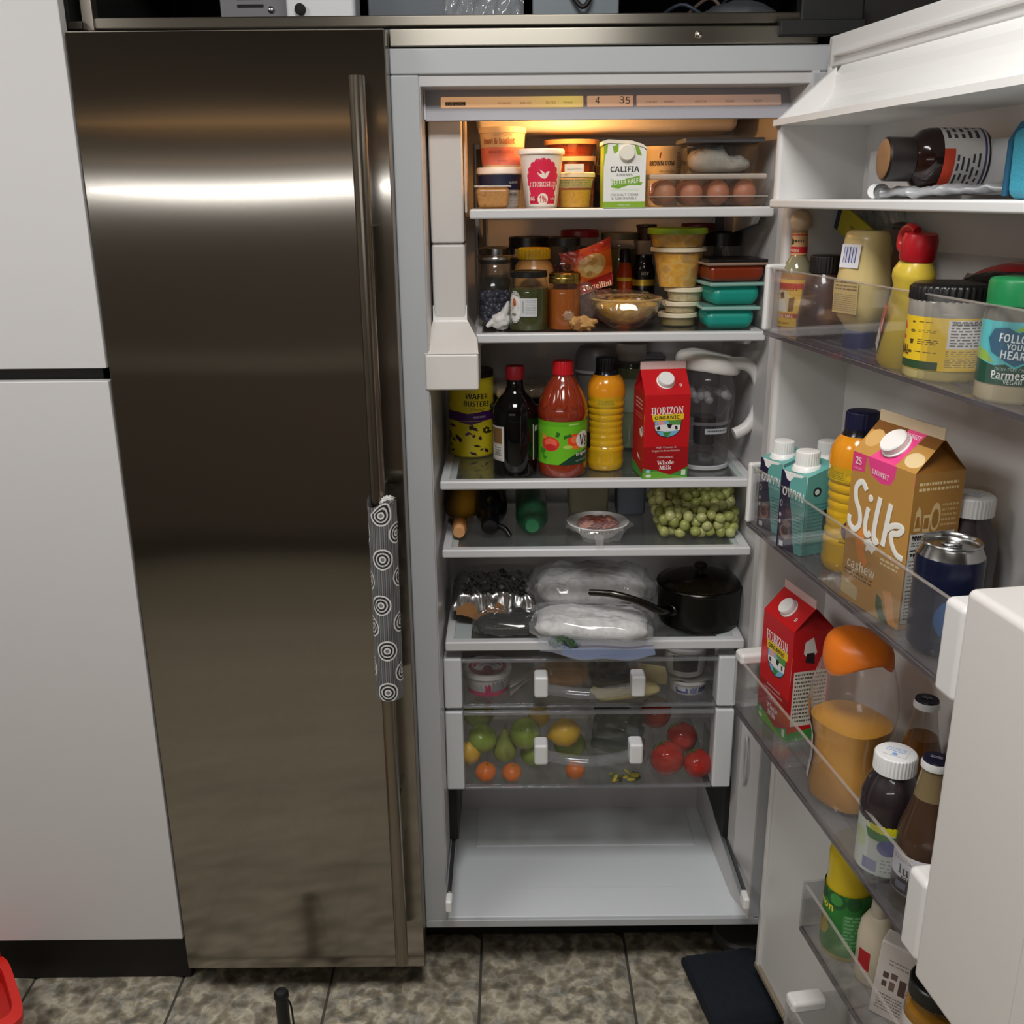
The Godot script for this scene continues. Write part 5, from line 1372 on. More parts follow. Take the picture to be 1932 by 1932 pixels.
# ---------------------------------------------------------------- shelf 4
func shelf_four() -> void:
	var y := 0.9715
	var o := thing("wine_bottle", "amber wine bottle lying on its side with a pale cork showing", "bottle", Vector3(0.586, y + 0.0335, -0.3))
	part(o, "bottle_body", lathe([[0.0001, -0.13], [0.03, -0.13], [0.0335, -0.125], [0.0335, 0.01], [0.03, 0.025], [0.02, 0.042], [0.0135, 0.055], [0.0125, 0.105], [0.014, 0.106], [0.014, 0.112]], 32).rot(PI / 2 + 0.13, 0, 0), m("6a4a10", 0.1))
	part(o, "cork", lathe([[0.0001, 0.105], [0.0118, 0.105], [0.0122, 0.127], [0.0112, 0.1285], [0.0001, 0.1285]], 20).rot(PI / 2 + 0.13, 0, 0), m("d9a06a", 0.75))
	part(o, "capsule", lathe([[0.0142, 0.085], [0.0146, 0.112], [0.0128, 0.113]], 20).rot(PI / 2 + 0.13, 0, 0), m("a06a34", 0.4))
	o = thing("wine_bottle", "black bottle lying on its side with a torn foil neck", "bottle", Vector3(0.648, y + 0.035, -0.3))
	part(o, "bottle_body", lathe([[0.0001, -0.12], [0.032, -0.12], [0.035, -0.115], [0.035, 0.02], [0.031, 0.04], [0.022, 0.058]], 32).rot(PI / 2 + 0.1, 0, 0), m("060607", 0.1))
	part(o, "neck_foil", lathe([[0.0225, 0.055], [0.0185, 0.075], [0.0178, 0.112], [0.015, 0.116], [0.0001, 0.116]], 28).rot(PI / 2 + 0.1, 0, 0), m("0c0c0e", 0.25))
	part(o, "pull_tab", tube(smooth_path([Vector3(0.014, -0.012, 0.1), Vector3(0.03, -0.018, 0.108), Vector3(0.04, -0.03, 0.118)]), 0.006, 8, 0.004, 1.6), m("101013", 0.3))
	o = thing("sparkling_bottle", "green glass bottle lying on its side with a flat green cap", "bottle", Vector3(0.733, y + 0.0335, -0.3))
	part(o, "bottle_body", lathe([[0.0001, -0.12], [0.03, -0.12], [0.0335, -0.115], [0.0335, 0.055], [0.0325, 0.068], [0.028, 0.084], [0.018, 0.096], [0.0145, 0.1]], 36).rot(PI / 2 + 0.1, 0, 0), m("1e5a3a", 0.08, 0.0, {"clearcoat_enabled": true, "clearcoat": 1.0}))
	part(o, "cap", lathe([[0.0145, 0.097], [0.0145, 0.108], [0.013, 0.11], [0.0001, 0.11]], 24).rot(PI / 2 + 0.1, 0, 0), m("2f7a50", 0.4))
	o = thing("meat_bowl", "small white oval bowl of sliced meat under cling film", "bowl", Vector3(0.8655, y, -0.198), 0.02)
	solid(o, "bowl_wall", [[0.0001, 0.0], [0.028, 0.0], [0.034, 0.003], [0.050, 0.018], [0.0605, 0.028], [0.0625, 0.031], [0.0605, 0.0325], [0.056, 0.026], [0.034, 0.008], [0.0001, 0.006]], m("dcd9d6", 0.35), 44)
	for k in 26:
		var a := -1.5 + 3.0 * k / 25.0
		part(o, "rim_dot", blob(0.0016, 0.0012, 0.0008, 0.0, 1.0, 1, 6, 4), m("5a5654", 0.5), Vector3(sin(a) * 0.061, 0.0255, cos(a) * 0.061))
	for k in 9:
		var a := TAU * k / 9.0 + 0.4
		part(o, "meat_slice", blob(0.019, 0.006, 0.014, 0.3, 1.5, k), m(["b06a5a", "8c4438", "c98a78", "7a3a30", "d0a090"][k % 5], 0.4), Vector3(sin(a) * 0.028, 0.026 + 0.002 * (k % 3), cos(a) * 0.022), Vector3(0.2 * (k % 3), a, 0.15))
	part(o, "meat_slice", blob(0.022, 0.007, 0.016, 0.3, 1.5, 11), m("a35a4a", 0.4), Vector3(0, 0.03, 0))
	var no := FastNoiseLite.new()
	no.frequency = 1.6
	part(o, "cling_film", surf(56, 8, func(u: float, w: float):
		var a: float = u * TAU
		var r := 0.068 * sqrt(w) * (1.0 + 0.16 * no.get_noise_2d(sin(a) * 2.0, cos(a) * 2.0) * w)
		return Vector3(sin(a) * r, 0.0365 - 0.012 * pow(w, 6.0) - (0.016 * pow(w, 4.0) if cos(a) > 0.8 else 0.0), cos(a) * r), true), pane("d9d9d9", 0.12, 0.05))
	part(o, "film_tail", surf(6, 10, func(u: float, w: float): return Vector3(-0.004 + 0.02 * (u - 0.5) * (1.0 - 0.4 * w), 0.022 - 0.02 * w, 0.062 + 0.02 * w + 0.004 * sin(u * 9.0))), pane("d9d9d9", 0.22, 0.08))
	# grapes
	o = thing("grape_bunch", "bunch of green grapes piled at the right of the shelf under the bottles", "grapes", Vector3(1.065, y, -0.235))
	var rg := RandomNumberGenerator.new()
	rg.seed = 17
	var gm := [m("a8ac68", 0.3, 0.0, {"subsurf_scatter_enabled": true, "subsurf_scatter_strength": 0.2}), m("9a9f58", 0.3), m("b4b678", 0.3), m("8f944e", 0.35)]
	var gb := blob(0.0103, 0.0118, 0.0103, 0.02, 1.0, 2, 14, 10).mesh()
	part(o, "stem", tube(smooth_path([Vector3(-0.05, 0.03, -0.02), Vector3(0, 0.045, -0.01), Vector3(0.06, 0.04, -0.03)]), 0.003, 8), m("5a5a2a", 0.7))
	var spots := []
	for k in 6000:
		var p := Vector3(rg.randf_range(-0.082, 0.078), rg.randf_range(0.010, 0.078), rg.randf_range(-0.075, 0.062))
		var lim := 0.078 - 0.35 * maxf(0.0, p.z + 0.01)
		if p.y > lim or absf(p.x) > 0.085 - 0.25 * maxf(0.0, p.z):
			continue
		if p.z < 0.005 and p.y < lim - 0.028:
			continue
		var ok := true
		for q in spots:
			if q.distance_squared_to(p) < 0.00021:
				ok = false
				break
		if ok:
			spots.append(p)
	for k in spots.size():
		part(o, "grape", gb, gm[k % 4], spots[k], Vector3(rg.randf() * 3, rg.randf() * 3, 0))
	o = thing("lidded_pot", "pale lidded food pot at the back of the shelf behind the meat bowl", "container", Vector3(0.858, y, -0.37))
	part(o, "pot_body", rbox(0.09, 0.07, 0.07, 0.008, 0.92, 2), m("8f8a70", 0.5))
	part(o, "lid", rbox(0.096, 0.01, 0.076, 0.004).mv(0, 0.07, 0), m("a09c88", 0.5))
	o = thing("food_box", "blue grey food box at the back of the shelf left of the grapes", "container", Vector3(0.948, y, -0.36))
	part(o, "box_body", rbox(0.062, 0.068, 0.07, 0.005, 0.95), m("565c66", 0.45))
	part(o, "lid", rbox(0.067, 0.008, 0.075, 0.003).mv(0, 0.068, 0), m("2c2c30", 0.4))


# ---------------------------------------------------------------- shelf 5
func bag(o: Node3D, called: String, sx: float, h: float, sz: float, amp: float, fr: float, sd: int, mat: Material, sq := 0.6) -> MeshInstance3D:    # soft wrinkled bag lying flat
	var no := FastNoiseLite.new()
	no.seed = sd
	no.frequency = fr
	no.fractal_octaves = 3
	return part(o, called, surf(48, 28, func(u: float, w: float):
		var a: float = u * TAU
		var b: float = w * PI
		var s := sin(b)
		var c := cos(b)
		var x := signf(sin(a)) * pow(absf(sin(a)), sq) * pow(s, 0.55)
		var z := signf(cos(a)) * pow(absf(cos(a)), sq) * pow(s, 0.55)
		var k := 1.0 + amp * no.get_noise_3d(x, c * 0.5, z)
		return Vector3(x * sx / 2 * (1.0 + amp * 0.3 * no.get_noise_2d(z * 2, 3.0)), maxf(0.001, h / 2 + c * h / 2 * k), z * sz / 2 * (1.0 + amp * 0.3 * no.get_noise_2d(x * 2, 7.0))), true), mat)


func shelf_five() -> void:
	var y := 0.774
	var o := thing("foil_tray", "foil covered tray with crumpled edges at the left of the lowest shelf", "tray", Vector3(0.651, y, -0.285))
	var no := FastNoiseLite.new()
	no.frequency = 13.0
	no.fractal_octaves = 2
	var foil := m("c9c9c9", 0.2, 1.0)
	part(o, "tray_body", rbox(0.15, 0.05, 0.13, 0.01, 0.85, 2), m("8a6a44", 0.7))
	part(o, "foil_cover", surf(60, 40, func(u: float, w: float):
		var x := (u - 0.5) * 0.176
		var z := (w - 0.5) * 0.165
		var e := maxf(absf(u - 0.5), absf(w - 0.5)) * 2.0
		var drop := pow(maxf(e - 0.78, 0.0) / 0.22, 1.3) * 0.03
		if w > 0.86 and u > 0.42 and u < 0.75:
			drop += (w - 0.86) * 0.28
		return Vector3(x * (1.0 + 0.03 * no.get_noise_2d(w * 0.5, 1.0)), 0.064 - drop + 0.009 * no.get_noise_2d(u * 0.4, w * 0.4) + 0.003 * no.get_noise_2d(u, w), z)), foil)
	part(o, "kraft_paper", surf(14, 10, func(u: float, w: float): return Vector3(-0.076 + 0.1 * u, 0.048 - 0.036 * w * (0.6 + 0.7 * u) + 0.004 * sin(u * 8.0), 0.068 + 0.022 * w + 0.004 * sin(u * 5.0))), m("8f6336", 0.8))
	# two zip bags
	var film := pane("e8e8ea", 0.16, 0.08)
	var wh := speckle("tortilla", [[0.0, "b9b9ba"], [0.5, "eceae8"], [1.0, "cfcfd0"]], 0.012, 8.0, 0.6)
	o = thing("zip_bag", "clear zip bag of white flatbread at the back of the lowest shelf", "bag", Vector3(0.862, y + 0.02, -0.29), 0.02)
	bag(o, "flatbread", 0.235, 0.06, 0.14, 0.3, 1.7, 5, wh, 0.4)
	bag(o, "film", 0.265, 0.07, 0.16, 0.5, 3.0, 8, film, 0.4)
	o = thing("leftover_tray", "dark tray carrying the flatbread bag at the back of the lowest shelf", "tray", Vector3(0.87, y, -0.3))
	part(o, "tray_body", rbox(0.2, 0.018, 0.12, 0.006), m("1c1b1b", 0.5))
	part(o, "tray_rim", rbox(0.206, 0.004, 0.126, 0.0018).mv(0, 0.0175, 0), m("242323", 0.5))
	o = thing("zip_bag", "blue edged zip bag of white flatbread hanging over the front of the lowest shelf", "bag", Vector3(0.852, y + 0.003, -0.148), -0.12)
	bag(o, "flatbread", 0.225, 0.044, 0.12, 0.3, 1.9, 15, wh, 0.4).position = Vector3(0, 0.004, 0)
	bag(o, "film", 0.25, 0.054, 0.135, 0.4, 3.2, 18, film, 0.4)
	part(o, "film_flap", surf(24, 8, func(u: float, w: float): return Vector3(-0.105 + 0.225 * u + 0.008 * w, 0.014 - 0.016 * w * w + 0.003 * sin(u * 14.0) * w, 0.052 + (0.036 + 0.028 * sin(u * PI)) * w)), pane("d0d6e8", 0.2, 0.08))
	for q in [["purple_zip", "4c4470", 0.45, 0.55], ["blue_edge", "7f92b8", 0.58, 0.98]]:
		part(o, q[0], surf(24, 3, func(u: float, w2: float):
			var w := lerpf(q[2], q[3], w2)
			return Vector3(-0.06 + 0.18 * u + 0.008 * w, 0.0148 - 0.016 * w * w + 0.003 * sin((0.2 + 0.8 * u) * 14.0) * w, 0.052 + (0.036 + 0.028 * sin((0.2 + 0.8 * u) * PI)) * w)), pane(q[1], 0.42, 0.2))
	for k in 3:
		part(o, "salad_leaf", blob(0.014, 0.005, 0.016, 0.4, 2.0, 30 + k), m("2f4a2c", 0.5), Vector3(-0.066 + 0.016 * k, 0.01, 0.06 + 0.006 * k), Vector3(0.4, k * 1.1, 0.2))
	o = thing("produce_bag", "dark clear bag of leaves under the foil tray at the left front", "bag", Vector3(0.682, y, -0.175))
	bag(o, "leaves", 0.13, 0.03, 0.08, 0.4, 2.2, 25, m("2a2a26", 0.6))
	bag(o, "film", 0.15, 0.04, 0.095, 0.4, 3.4, 28, pane("8a8c8a", 0.14, 0.08))
	# saucepan
	o = thing("saucepan", "dark saucepan with glass lid and long curved handle", "pan", Vector3(1.083, y, -0.222))
	solid(o, "pan_wall", [[0.0001, 0.0], [0.074, 0.0], [0.082, 0.004], [0.0855, 0.016], [0.087, 0.080], [0.089, 0.083], [0.088, 0.084], [0.0845, 0.082]], m("1d1c1a", 0.3, 0.7), 48)
	solid(o, "lid_rim", [[0.089, 0.0835], [0.09, 0.0865], [0.088, 0.089], [0.0845, 0.0895]], m("2c2a28", 0.25, 1.0), 48)
	solid(o, "glass_lid", [[0.0855, 0.089], [0.07, 0.097], [0.05, 0.103], [0.025, 0.107], [0.0001, 0.1085]], m("120d08", 0.06), 48)
	solid(o, "lid_knob", [[0.006, 0.1075], [0.006, 0.116], [0.013, 0.119], [0.014, 0.124], [0.01, 0.127], [0.0001, 0.1275]], m("0e0d0c", 0.3))
	part(o, "handle", tube(smooth_path([Vector3(-0.068, 0.05, 0.06), Vector3(-0.095, 0.058, 0.085), Vector3(-0.14, 0.084, 0.10), Vector3(-0.19, 0.098, 0.095), Vector3(-0.235, 0.094, 0.075)]), 0.0085, 12, 0.0065, 1.5), m("4a4743", 0.25, 1.0))
	part(o, "handle_bracket", blob(0.016, 0.013, 0.008, 0.0), m("3a3835", 0.3, 1.0), Vector3(-0.068, 0.048, 0.062), Vector3(0, -0.8, 0))
	part(o, "rivet", blob(0.004, 0.004, 0.003, 0.0, 1.0, 1, 10, 8), m("8c8a86", 0.2, 1.0), Vector3(-0.076, 0.051, 0.0725))


# ---------------------------------------------------------------- drawers
func apple(o: Node3D, r: float, mat: Material) -> void:
	var pr := []
	for k in 15:
		var b := PI * k / 14.0
		var rr := sin(b) * (1.0 + 0.06 * cos(b))
		pr.append([maxf(rr * r, 0.0001), r * (-cos(b) * 0.93 + 0.12 * exp(-pow(rr / 0.28, 2)) * (1.0 if b < 1.5 else -1.0))])
	part(o, "flesh", lathe(pr, 28), mat)
	part(o, "stalk", tube([Vector3(0, r * 0.72, 0), Vector3(r * 0.06, r * 1.02, 0)], r * 0.035, 6), m("5a4426", 0.8))


func drawers() -> void:
	var y := 0.6165
	var o := thing("hummus_tub", "round white and pink tub at the left of the upper drawer", "tub", Vector3(0.6365, y, -0.225))
	tub(o, 0.043, 0.049, 0.052, m("d0d0d2", 0.4), m("dcdcdc", 0.35), 0.01, 0.0035)
	band(o, "pink_band", 0.0432, 0.0438, 0.001, 0.011, 0.0, 1.8, m("b8285c", 0.4), 30)
	band(o, "pink_stripe", 0.0434, 0.0478, 0.004, 0.041, 0.05, 0.14, m("b8285c", 0.4), 8)
	band(o, "grey_panel", 0.0446, 0.0478, 0.012, 0.04, 0.55, 0.33, m("878c92", 0.45), 10)
	band(o, "grey_panel", 0.0446, 0.0478, 0.016, 0.04, -0.5, 0.34, m("a9adb2", 0.45), 10)
	part(o, "lid_label", lathe([[0.0001, 0.0507], [0.041, 0.0507]], 36), mt("lidlabel", 150, 150, "8e2450", [["e", "c9c7c9", 0.5, 0.52, 0.4, 0.4], ["e", "b02a5c", 0.52, 0.32, 0.25, 0.16], ["e", "a9a7aa", 0.5, 0.62, 0.27, 0.2], ["t", "55525a", 0.3, 0.62, 0.72, 0.76, 2, 3]]))
	o = thing("bread_loaf", "tan crusty loaf in a clear bag in the upper drawer", "bread", Vector3(0.797, y, -0.225), 0.0)
	part(o, "loaf", blob(0.062, 0.030, 0.04, 0.05, 1.4, 4, 36, 22), speckle("crust", [[0.0, "b07a44"], [0.5, "d0a06a"], [1.0, "c08c54"]], 0.012, 9.0, 0.75), Vector3(0, 0.036, 0))
	bag(o, "bag", 0.14, 0.07, 0.09, 0.3, 2.6, 41, pane("d8d0c4", 0.10, 0.06))
	part(o, "bag_tail", surf(10, 8, func(u: float, w: float): return Vector3(-0.062 - 0.05 * w, 0.045 - 0.03 * w + 0.022 * (u - 0.5) * (0.4 + w), 0.02 + 0.02 * w + 0.008 * sin(u * 11.0))), pane("bdb0a8", 0.4, 0.1))
	o = thing("coffee_bag", "black foil food bag lying across the middle of the upper drawer", "bag", Vector3(0.90, y, -0.225), 0.05)
	bag(o, "foil", 0.088, 0.062, 0.1, 0.3, 2.0, 44, m("121216", 0.22))
	part(o, "label_panel", rbox(0.05, 0.001, 0.03, 0.0004).mv(0, 0.058, 0.02), m("1c1c20", 0.3), Vector3.ZERO, Vector3(0.3, 0, 0))
	o = thing("tortilla_pack", "pale yellow pack under the black foil bag in the upper drawer", "packet", Vector3(0.93, y, -0.19), 0.25)
	bag(o, "pack", 0.15, 0.022, 0.07, 0.25, 2.0, 47, m("cfc08a", 0.45))
	part(o, "peach_slice", blob(0.022, 0.008, 0.026, 0.1, 1.0, 7), m("d9a878", 0.5), Vector3(0.03, 0.028, -0.02), Vector3(0.5, 0, 0.2))
	part(o, "pack_corner", surf(6, 6, func(u: float, w: float): return Vector3(0.04 + 0.05 * u, 0.012 + 0.04 * w, -0.03 + 0.035 * u + 0.006 * sin(w * 4.0))), m("c9bc88", 0.5))
	o = thing("cream_cheese_tub", "blue and white tub with peeled foil lid in the upper drawer", "tub", Vector3(1.0665, y, -0.215))
	tub(o, 0.0365, 0.0405, 0.031, m("dddde0", 0.4), m("c9c8c4", 0.3), 0.006, 0.002)
	band(o, "blue_panel", 0.0371, 0.0392, 0.005, 0.022, -0.5, 0.35, mt("bluepanel", 60, 34, "2c3580", [["r", "c9cdd8", 0.16, 0.15, 0.84, 0.72]]), 10)
	band(o, "blue_panel", 0.0371, 0.0392, 0.005, 0.022, 0.15, 0.2, m("6a70a0", 0.4), 6)
	band(o, "blue_panel", 0.0371, 0.0392, 0.005, 0.022, 0.78, 0.33, m("252c6c", 0.4), 8)
	part(o, "peeled_foil", surf(16, 6, func(u: float, w: float): return Vector3(lerpf(-0.042, 0.05, u), 0.033 + 0.006 * w + 0.003 * sin(u * 9.0), 0.03 - 0.05 * w + 0.008 * sin(u * PI))), m("c4c2ba", 0.3, 0.5))
	o = thing("yogurt_tub", "white tub with black label stacked on the blue and white tub", "tub", Vector3(1.0605, y + 0.0395, -0.225))
	tub(o, 0.0415, 0.0465, 0.066, m("c4c4c4", 0.4), m("b9b9ba", 0.35), 0.009)
	band(o, "black_label", 0.0428, 0.0462, 0.014, 0.05, -0.15, 0.62, mt("blacklabel", 80, 50, "141112", [["t", "4a2a28", 0.2, 0.5, 0.85, 0.75, 2, 6]]), 16)

	y = 0.4235
	var gr := speckle("greenapple", [[0.0, "7f9a34"], [0.5, "93ac42"], [1.0, "84a038"]], 0.01, 10.0, 0.25)
	var at := [[0.6233, 0.503, -0.205, 0.032, 2.6, 0.3, "green apple with its dark eye showing, upper left in the fruit drawer"], [0.7168, 0.516, -0.205, 0.0345, -0.55, 0.35, "light green apple with its stalk hollow facing out in the fruit drawer"], [0.739, 0.4575, -0.222, 0.033, 0.2, 0.0, "green apple low in the fruit drawer behind the left handle block"], [0.6133, 0.523, -0.285, 0.036, 0.1, 0.2, "green apple at the back left corner of the fruit drawer"], [0.8169, 0.4605, -0.25, 0.0355, 0.3, 0.1, "green apple under the large lemon in the fruit drawer"]]
	for k in 5:
		var q = at[k]
		o = thing("apple", q[6], "apple", Vector3(q[0], q[1], q[2]), 0.0, "green apples in the fruit drawer")
		apple(o, q[3], gr)
		o.rotation = Vector3(-q[4] if k != 1 else 0.9, 0, q[5])
	o = thing("pear", "green pear between the two upper apples in the fruit drawer", "pear", Vector3(0.672, 0.445, -0.212))
	part(o, "flesh", lathe([[0.0001, 0.0], [0.012, 0.001], [0.022, 0.008], [0.0265, 0.02], [0.025, 0.034], [0.018, 0.05], [0.0125, 0.062], [0.009, 0.072], [0.005, 0.076], [0.0001, 0.077]], 26), m("93a048", 0.35))
	part(o, "stalk", tube([Vector3(0, 0.075, 0), Vector3(0.003, 0.09, 0)], 0.0013, 6), m("5a4a26", 0.8))
	part(o, "bruise", blob(0.006, 0.012, 0.003, 0.3, 2.0, 4), m("8d9648", 0.5), Vector3(0.004, 0.03, 0.0235))
	for q in [[0.8013, 0.5262, -0.188, 0.031, 0.0, "large yellow lemon at the top middle of the fruit drawer"], [0.748, 0.526, -0.262, 0.025, 1.2, "smaller lemon behind the light green apple in the fruit drawer"], [0.597, 0.478, -0.19, 0.024, 1.5, "yellow lemon against the left wall of the fruit drawer"]]:
		o = thing("lemon", q[5], "lemon", Vector3(q[0], q[1], q[2]), 0.0, "lemons in the fruit drawer")
		var r: float = q[3]
		part(o, "rind", lathe([[0.0001, -r * 1.3], [r * 0.16, -r * 1.22], [r * 0.3, -r * 1.05], [r * 0.75, -r * 0.72], [r, 0.0], [r * 0.8, r * 0.68], [r * 0.34, r * 1.02], [r * 0.15, r * 1.12], [0.0001, r * 1.16]], 24), speckle("lemon", [[0.0, "cfa01c"], [0.5, "e6ba30"], [1.0, "d8a824"]], 0.08, 24.0, 0.4))
		part(o, "stem_end", blob(r * 0.1, r * 0.06, r * 0.1, 0.0, 1.0, 1, 8, 6), m("8a7a30", 0.7), Vector3(0, r * 1.16, 0))
		o.rotation = Vector3(0.2, 0, -1.3 + q[4])
	for q in [[0.6314, 0.4475, -0.162, 0.0225, "leftmost orange clementine at the bottom of the fruit drawer"], [0.6873, 0.4455, -0.162, 0.0215, "second orange clementine from the left at the bottom of the drawer"], [0.8238, 0.4455, -0.17, 0.0215, "clementine below the right half of the drawer handle"]]:
		o = thing("clementine", q[4], "clementine", Vector3(q[0], q[1], q[2]), 0.0, "clementines in the fruit drawer")
		part(o, "peel", blob(q[3], q[3] * 0.9, q[3], 0.02, 1.5, 3, 24, 16), speckle("clementine", [[0.0, "d8661a"], [0.5, "ee7c26"], [1.0, "dd6c1c"]], 0.1, 30.0, 0.4))
		part(o, "stem_button", blob(0.003, 0.0015, 0.003, 0.2, 3.0, 2, 8, 6), m("6a7a34", 0.7), Vector3(0.002, q[3] * 0.88, 0.004))
	for q in [[1.024, 0.4655, -0.18, 0.037, "large red tomato at the front right of the fruit drawer"], [1.088, 0.4595, -0.168, 0.031, "red tomato nearest the right post of the fruit drawer"], [1.062, 0.4895, -0.225, 0.034, "red tomato behind and above the two front tomatoes"], [1.012, 0.519, -0.285, 0.036, "dim red tomato high at the back of the fruit drawer"]]:
		o = thing("tomato", q[4], "tomato", Vector3(q[0], q[1], q[2]), 0.4, "tomatoes in the fruit drawer")
		var r: float = q[3]
		part(o, "flesh", blob(r, r * 0.95, r, 0.05, 0.9, int(r * 1000), 28, 18), m("b4241a", 0.16))
		for k in 5:
			var a := TAU * k / 5.0
			part(o, "calyx_leaf", tube([Vector3(0, r * 0.96, 0), Vector3(sin(a) * r * 0.35, r * 0.95, cos(a) * r * 0.35), Vector3(sin(a) * r * 0.6, r * 0.82, cos(a) * r * 0.6)], r * 0.07, 6, 0.0006, 1.5), m("4a5a24", 0.7))
		o.rotation = Vector3(-0.5, 0.3, 0.3)
	o = thing("cucumber_bag", "clear bag of dark green cucumbers in the middle of the fruit drawer", "bag", Vector3(0.925, y, -0.24))
	for k in 4:
		part(o, "cucumber", tube(smooth_path([Vector3(-0.05, 0.02 + 0.024 * k, -0.05), Vector3(0.0, 0.024 + 0.025 * k, -0.01 - 0.012 * k), Vector3(0.05, 0.022 + 0.024 * k, 0.02 - 0.01 * k)]), 0.015, 14), speckle("cucumber", [[0.0, "16261a"], [0.5, "24402a"], [1.0, "1a3020"]], 0.04, 14.0, 0.35))
	bag(o, "film", 0.15, 0.12, 0.13, 0.35, 2.4, 52, pane("9aa8a0", 0.10, 0.06))
	o = thing("herb_bunch", "yellowing herb leaves at the bottom middle of the fruit drawer", "herbs", Vector3(0.93, y, -0.16))
	var rg := RandomNumberGenerator.new()
	rg.seed = 5
	for k in 14:
		part(o, "leaf", blob(0.010, 0.0025, 0.006, 0.3, 2.0, k, 10, 6), m(["c9b424", "5a6a24", "d8c83a", "2c4024"][k % 4], 0.6), Vector3(rg.randf_range(-0.035, 0.04), rg.randf_range(0.004, 0.022), rg.randf_range(-0.01, 0.014)), Vector3(rg.randf_range(-0.8, 0.8), rg.randf() * 3, rg.randf_range(-0.8, 0.8)))
	part(o, "stems", tube([Vector3(-0.03, 0.005, -0.01), Vector3(0.03, 0.012, 0.0)], 0.003, 6), m("7a8a3a", 0.6))


# ---------------------------------------------------------------- the open door
func stroke(par: Node, pts: Array, r: float, mat: Material, at: Vector3, k := 5) -> void:    # a brush stroke of lettering lying flat on a face
	var p3 := []
	for q in pts:
		p3.append(Vector3(q[0], q[1], 0))
	part(par, "lettering", tube(smooth_path(p3, k), r, 10).sc(1, 1, 0.08), mat, at)


func facts(key: String, w := 120, h := 220) -> StandardMaterial3D:
	return mt(key, w, h, "d8d6d0", [["r", "2a2a2a", 0.02, 0.005, 0.98, 0.012], ["t", "2a2a2a", 0.05, 0.03, 0.9, 0.09, 1, 3], ["t", "6a6a6a", 0.05, 0.10, 0.8, 0.16, 2, 4], ["r", "2a2a2a", 0.04, 0.18, 0.96, 0.2], ["t", "2a2a2a", 0.05, 0.22, 0.6, 0.29, 1, 5], ["r", "2a2a2a", 0.04, 0.3, 0.96, 0.31], ["t", "77767a", 0.05, 0.34, 0.95, 0.62, 7, 6], ["r", "2a2a2a", 0.04, 0.63, 0.96, 0.645], ["t", "55555a", 0.05, 0.67, 0.95, 0.98, 8, 7]])


func door_items() -> void:
	compartment_items()
	upper_bin()
	middle_bin()
	lower_bin()
	half_bin()


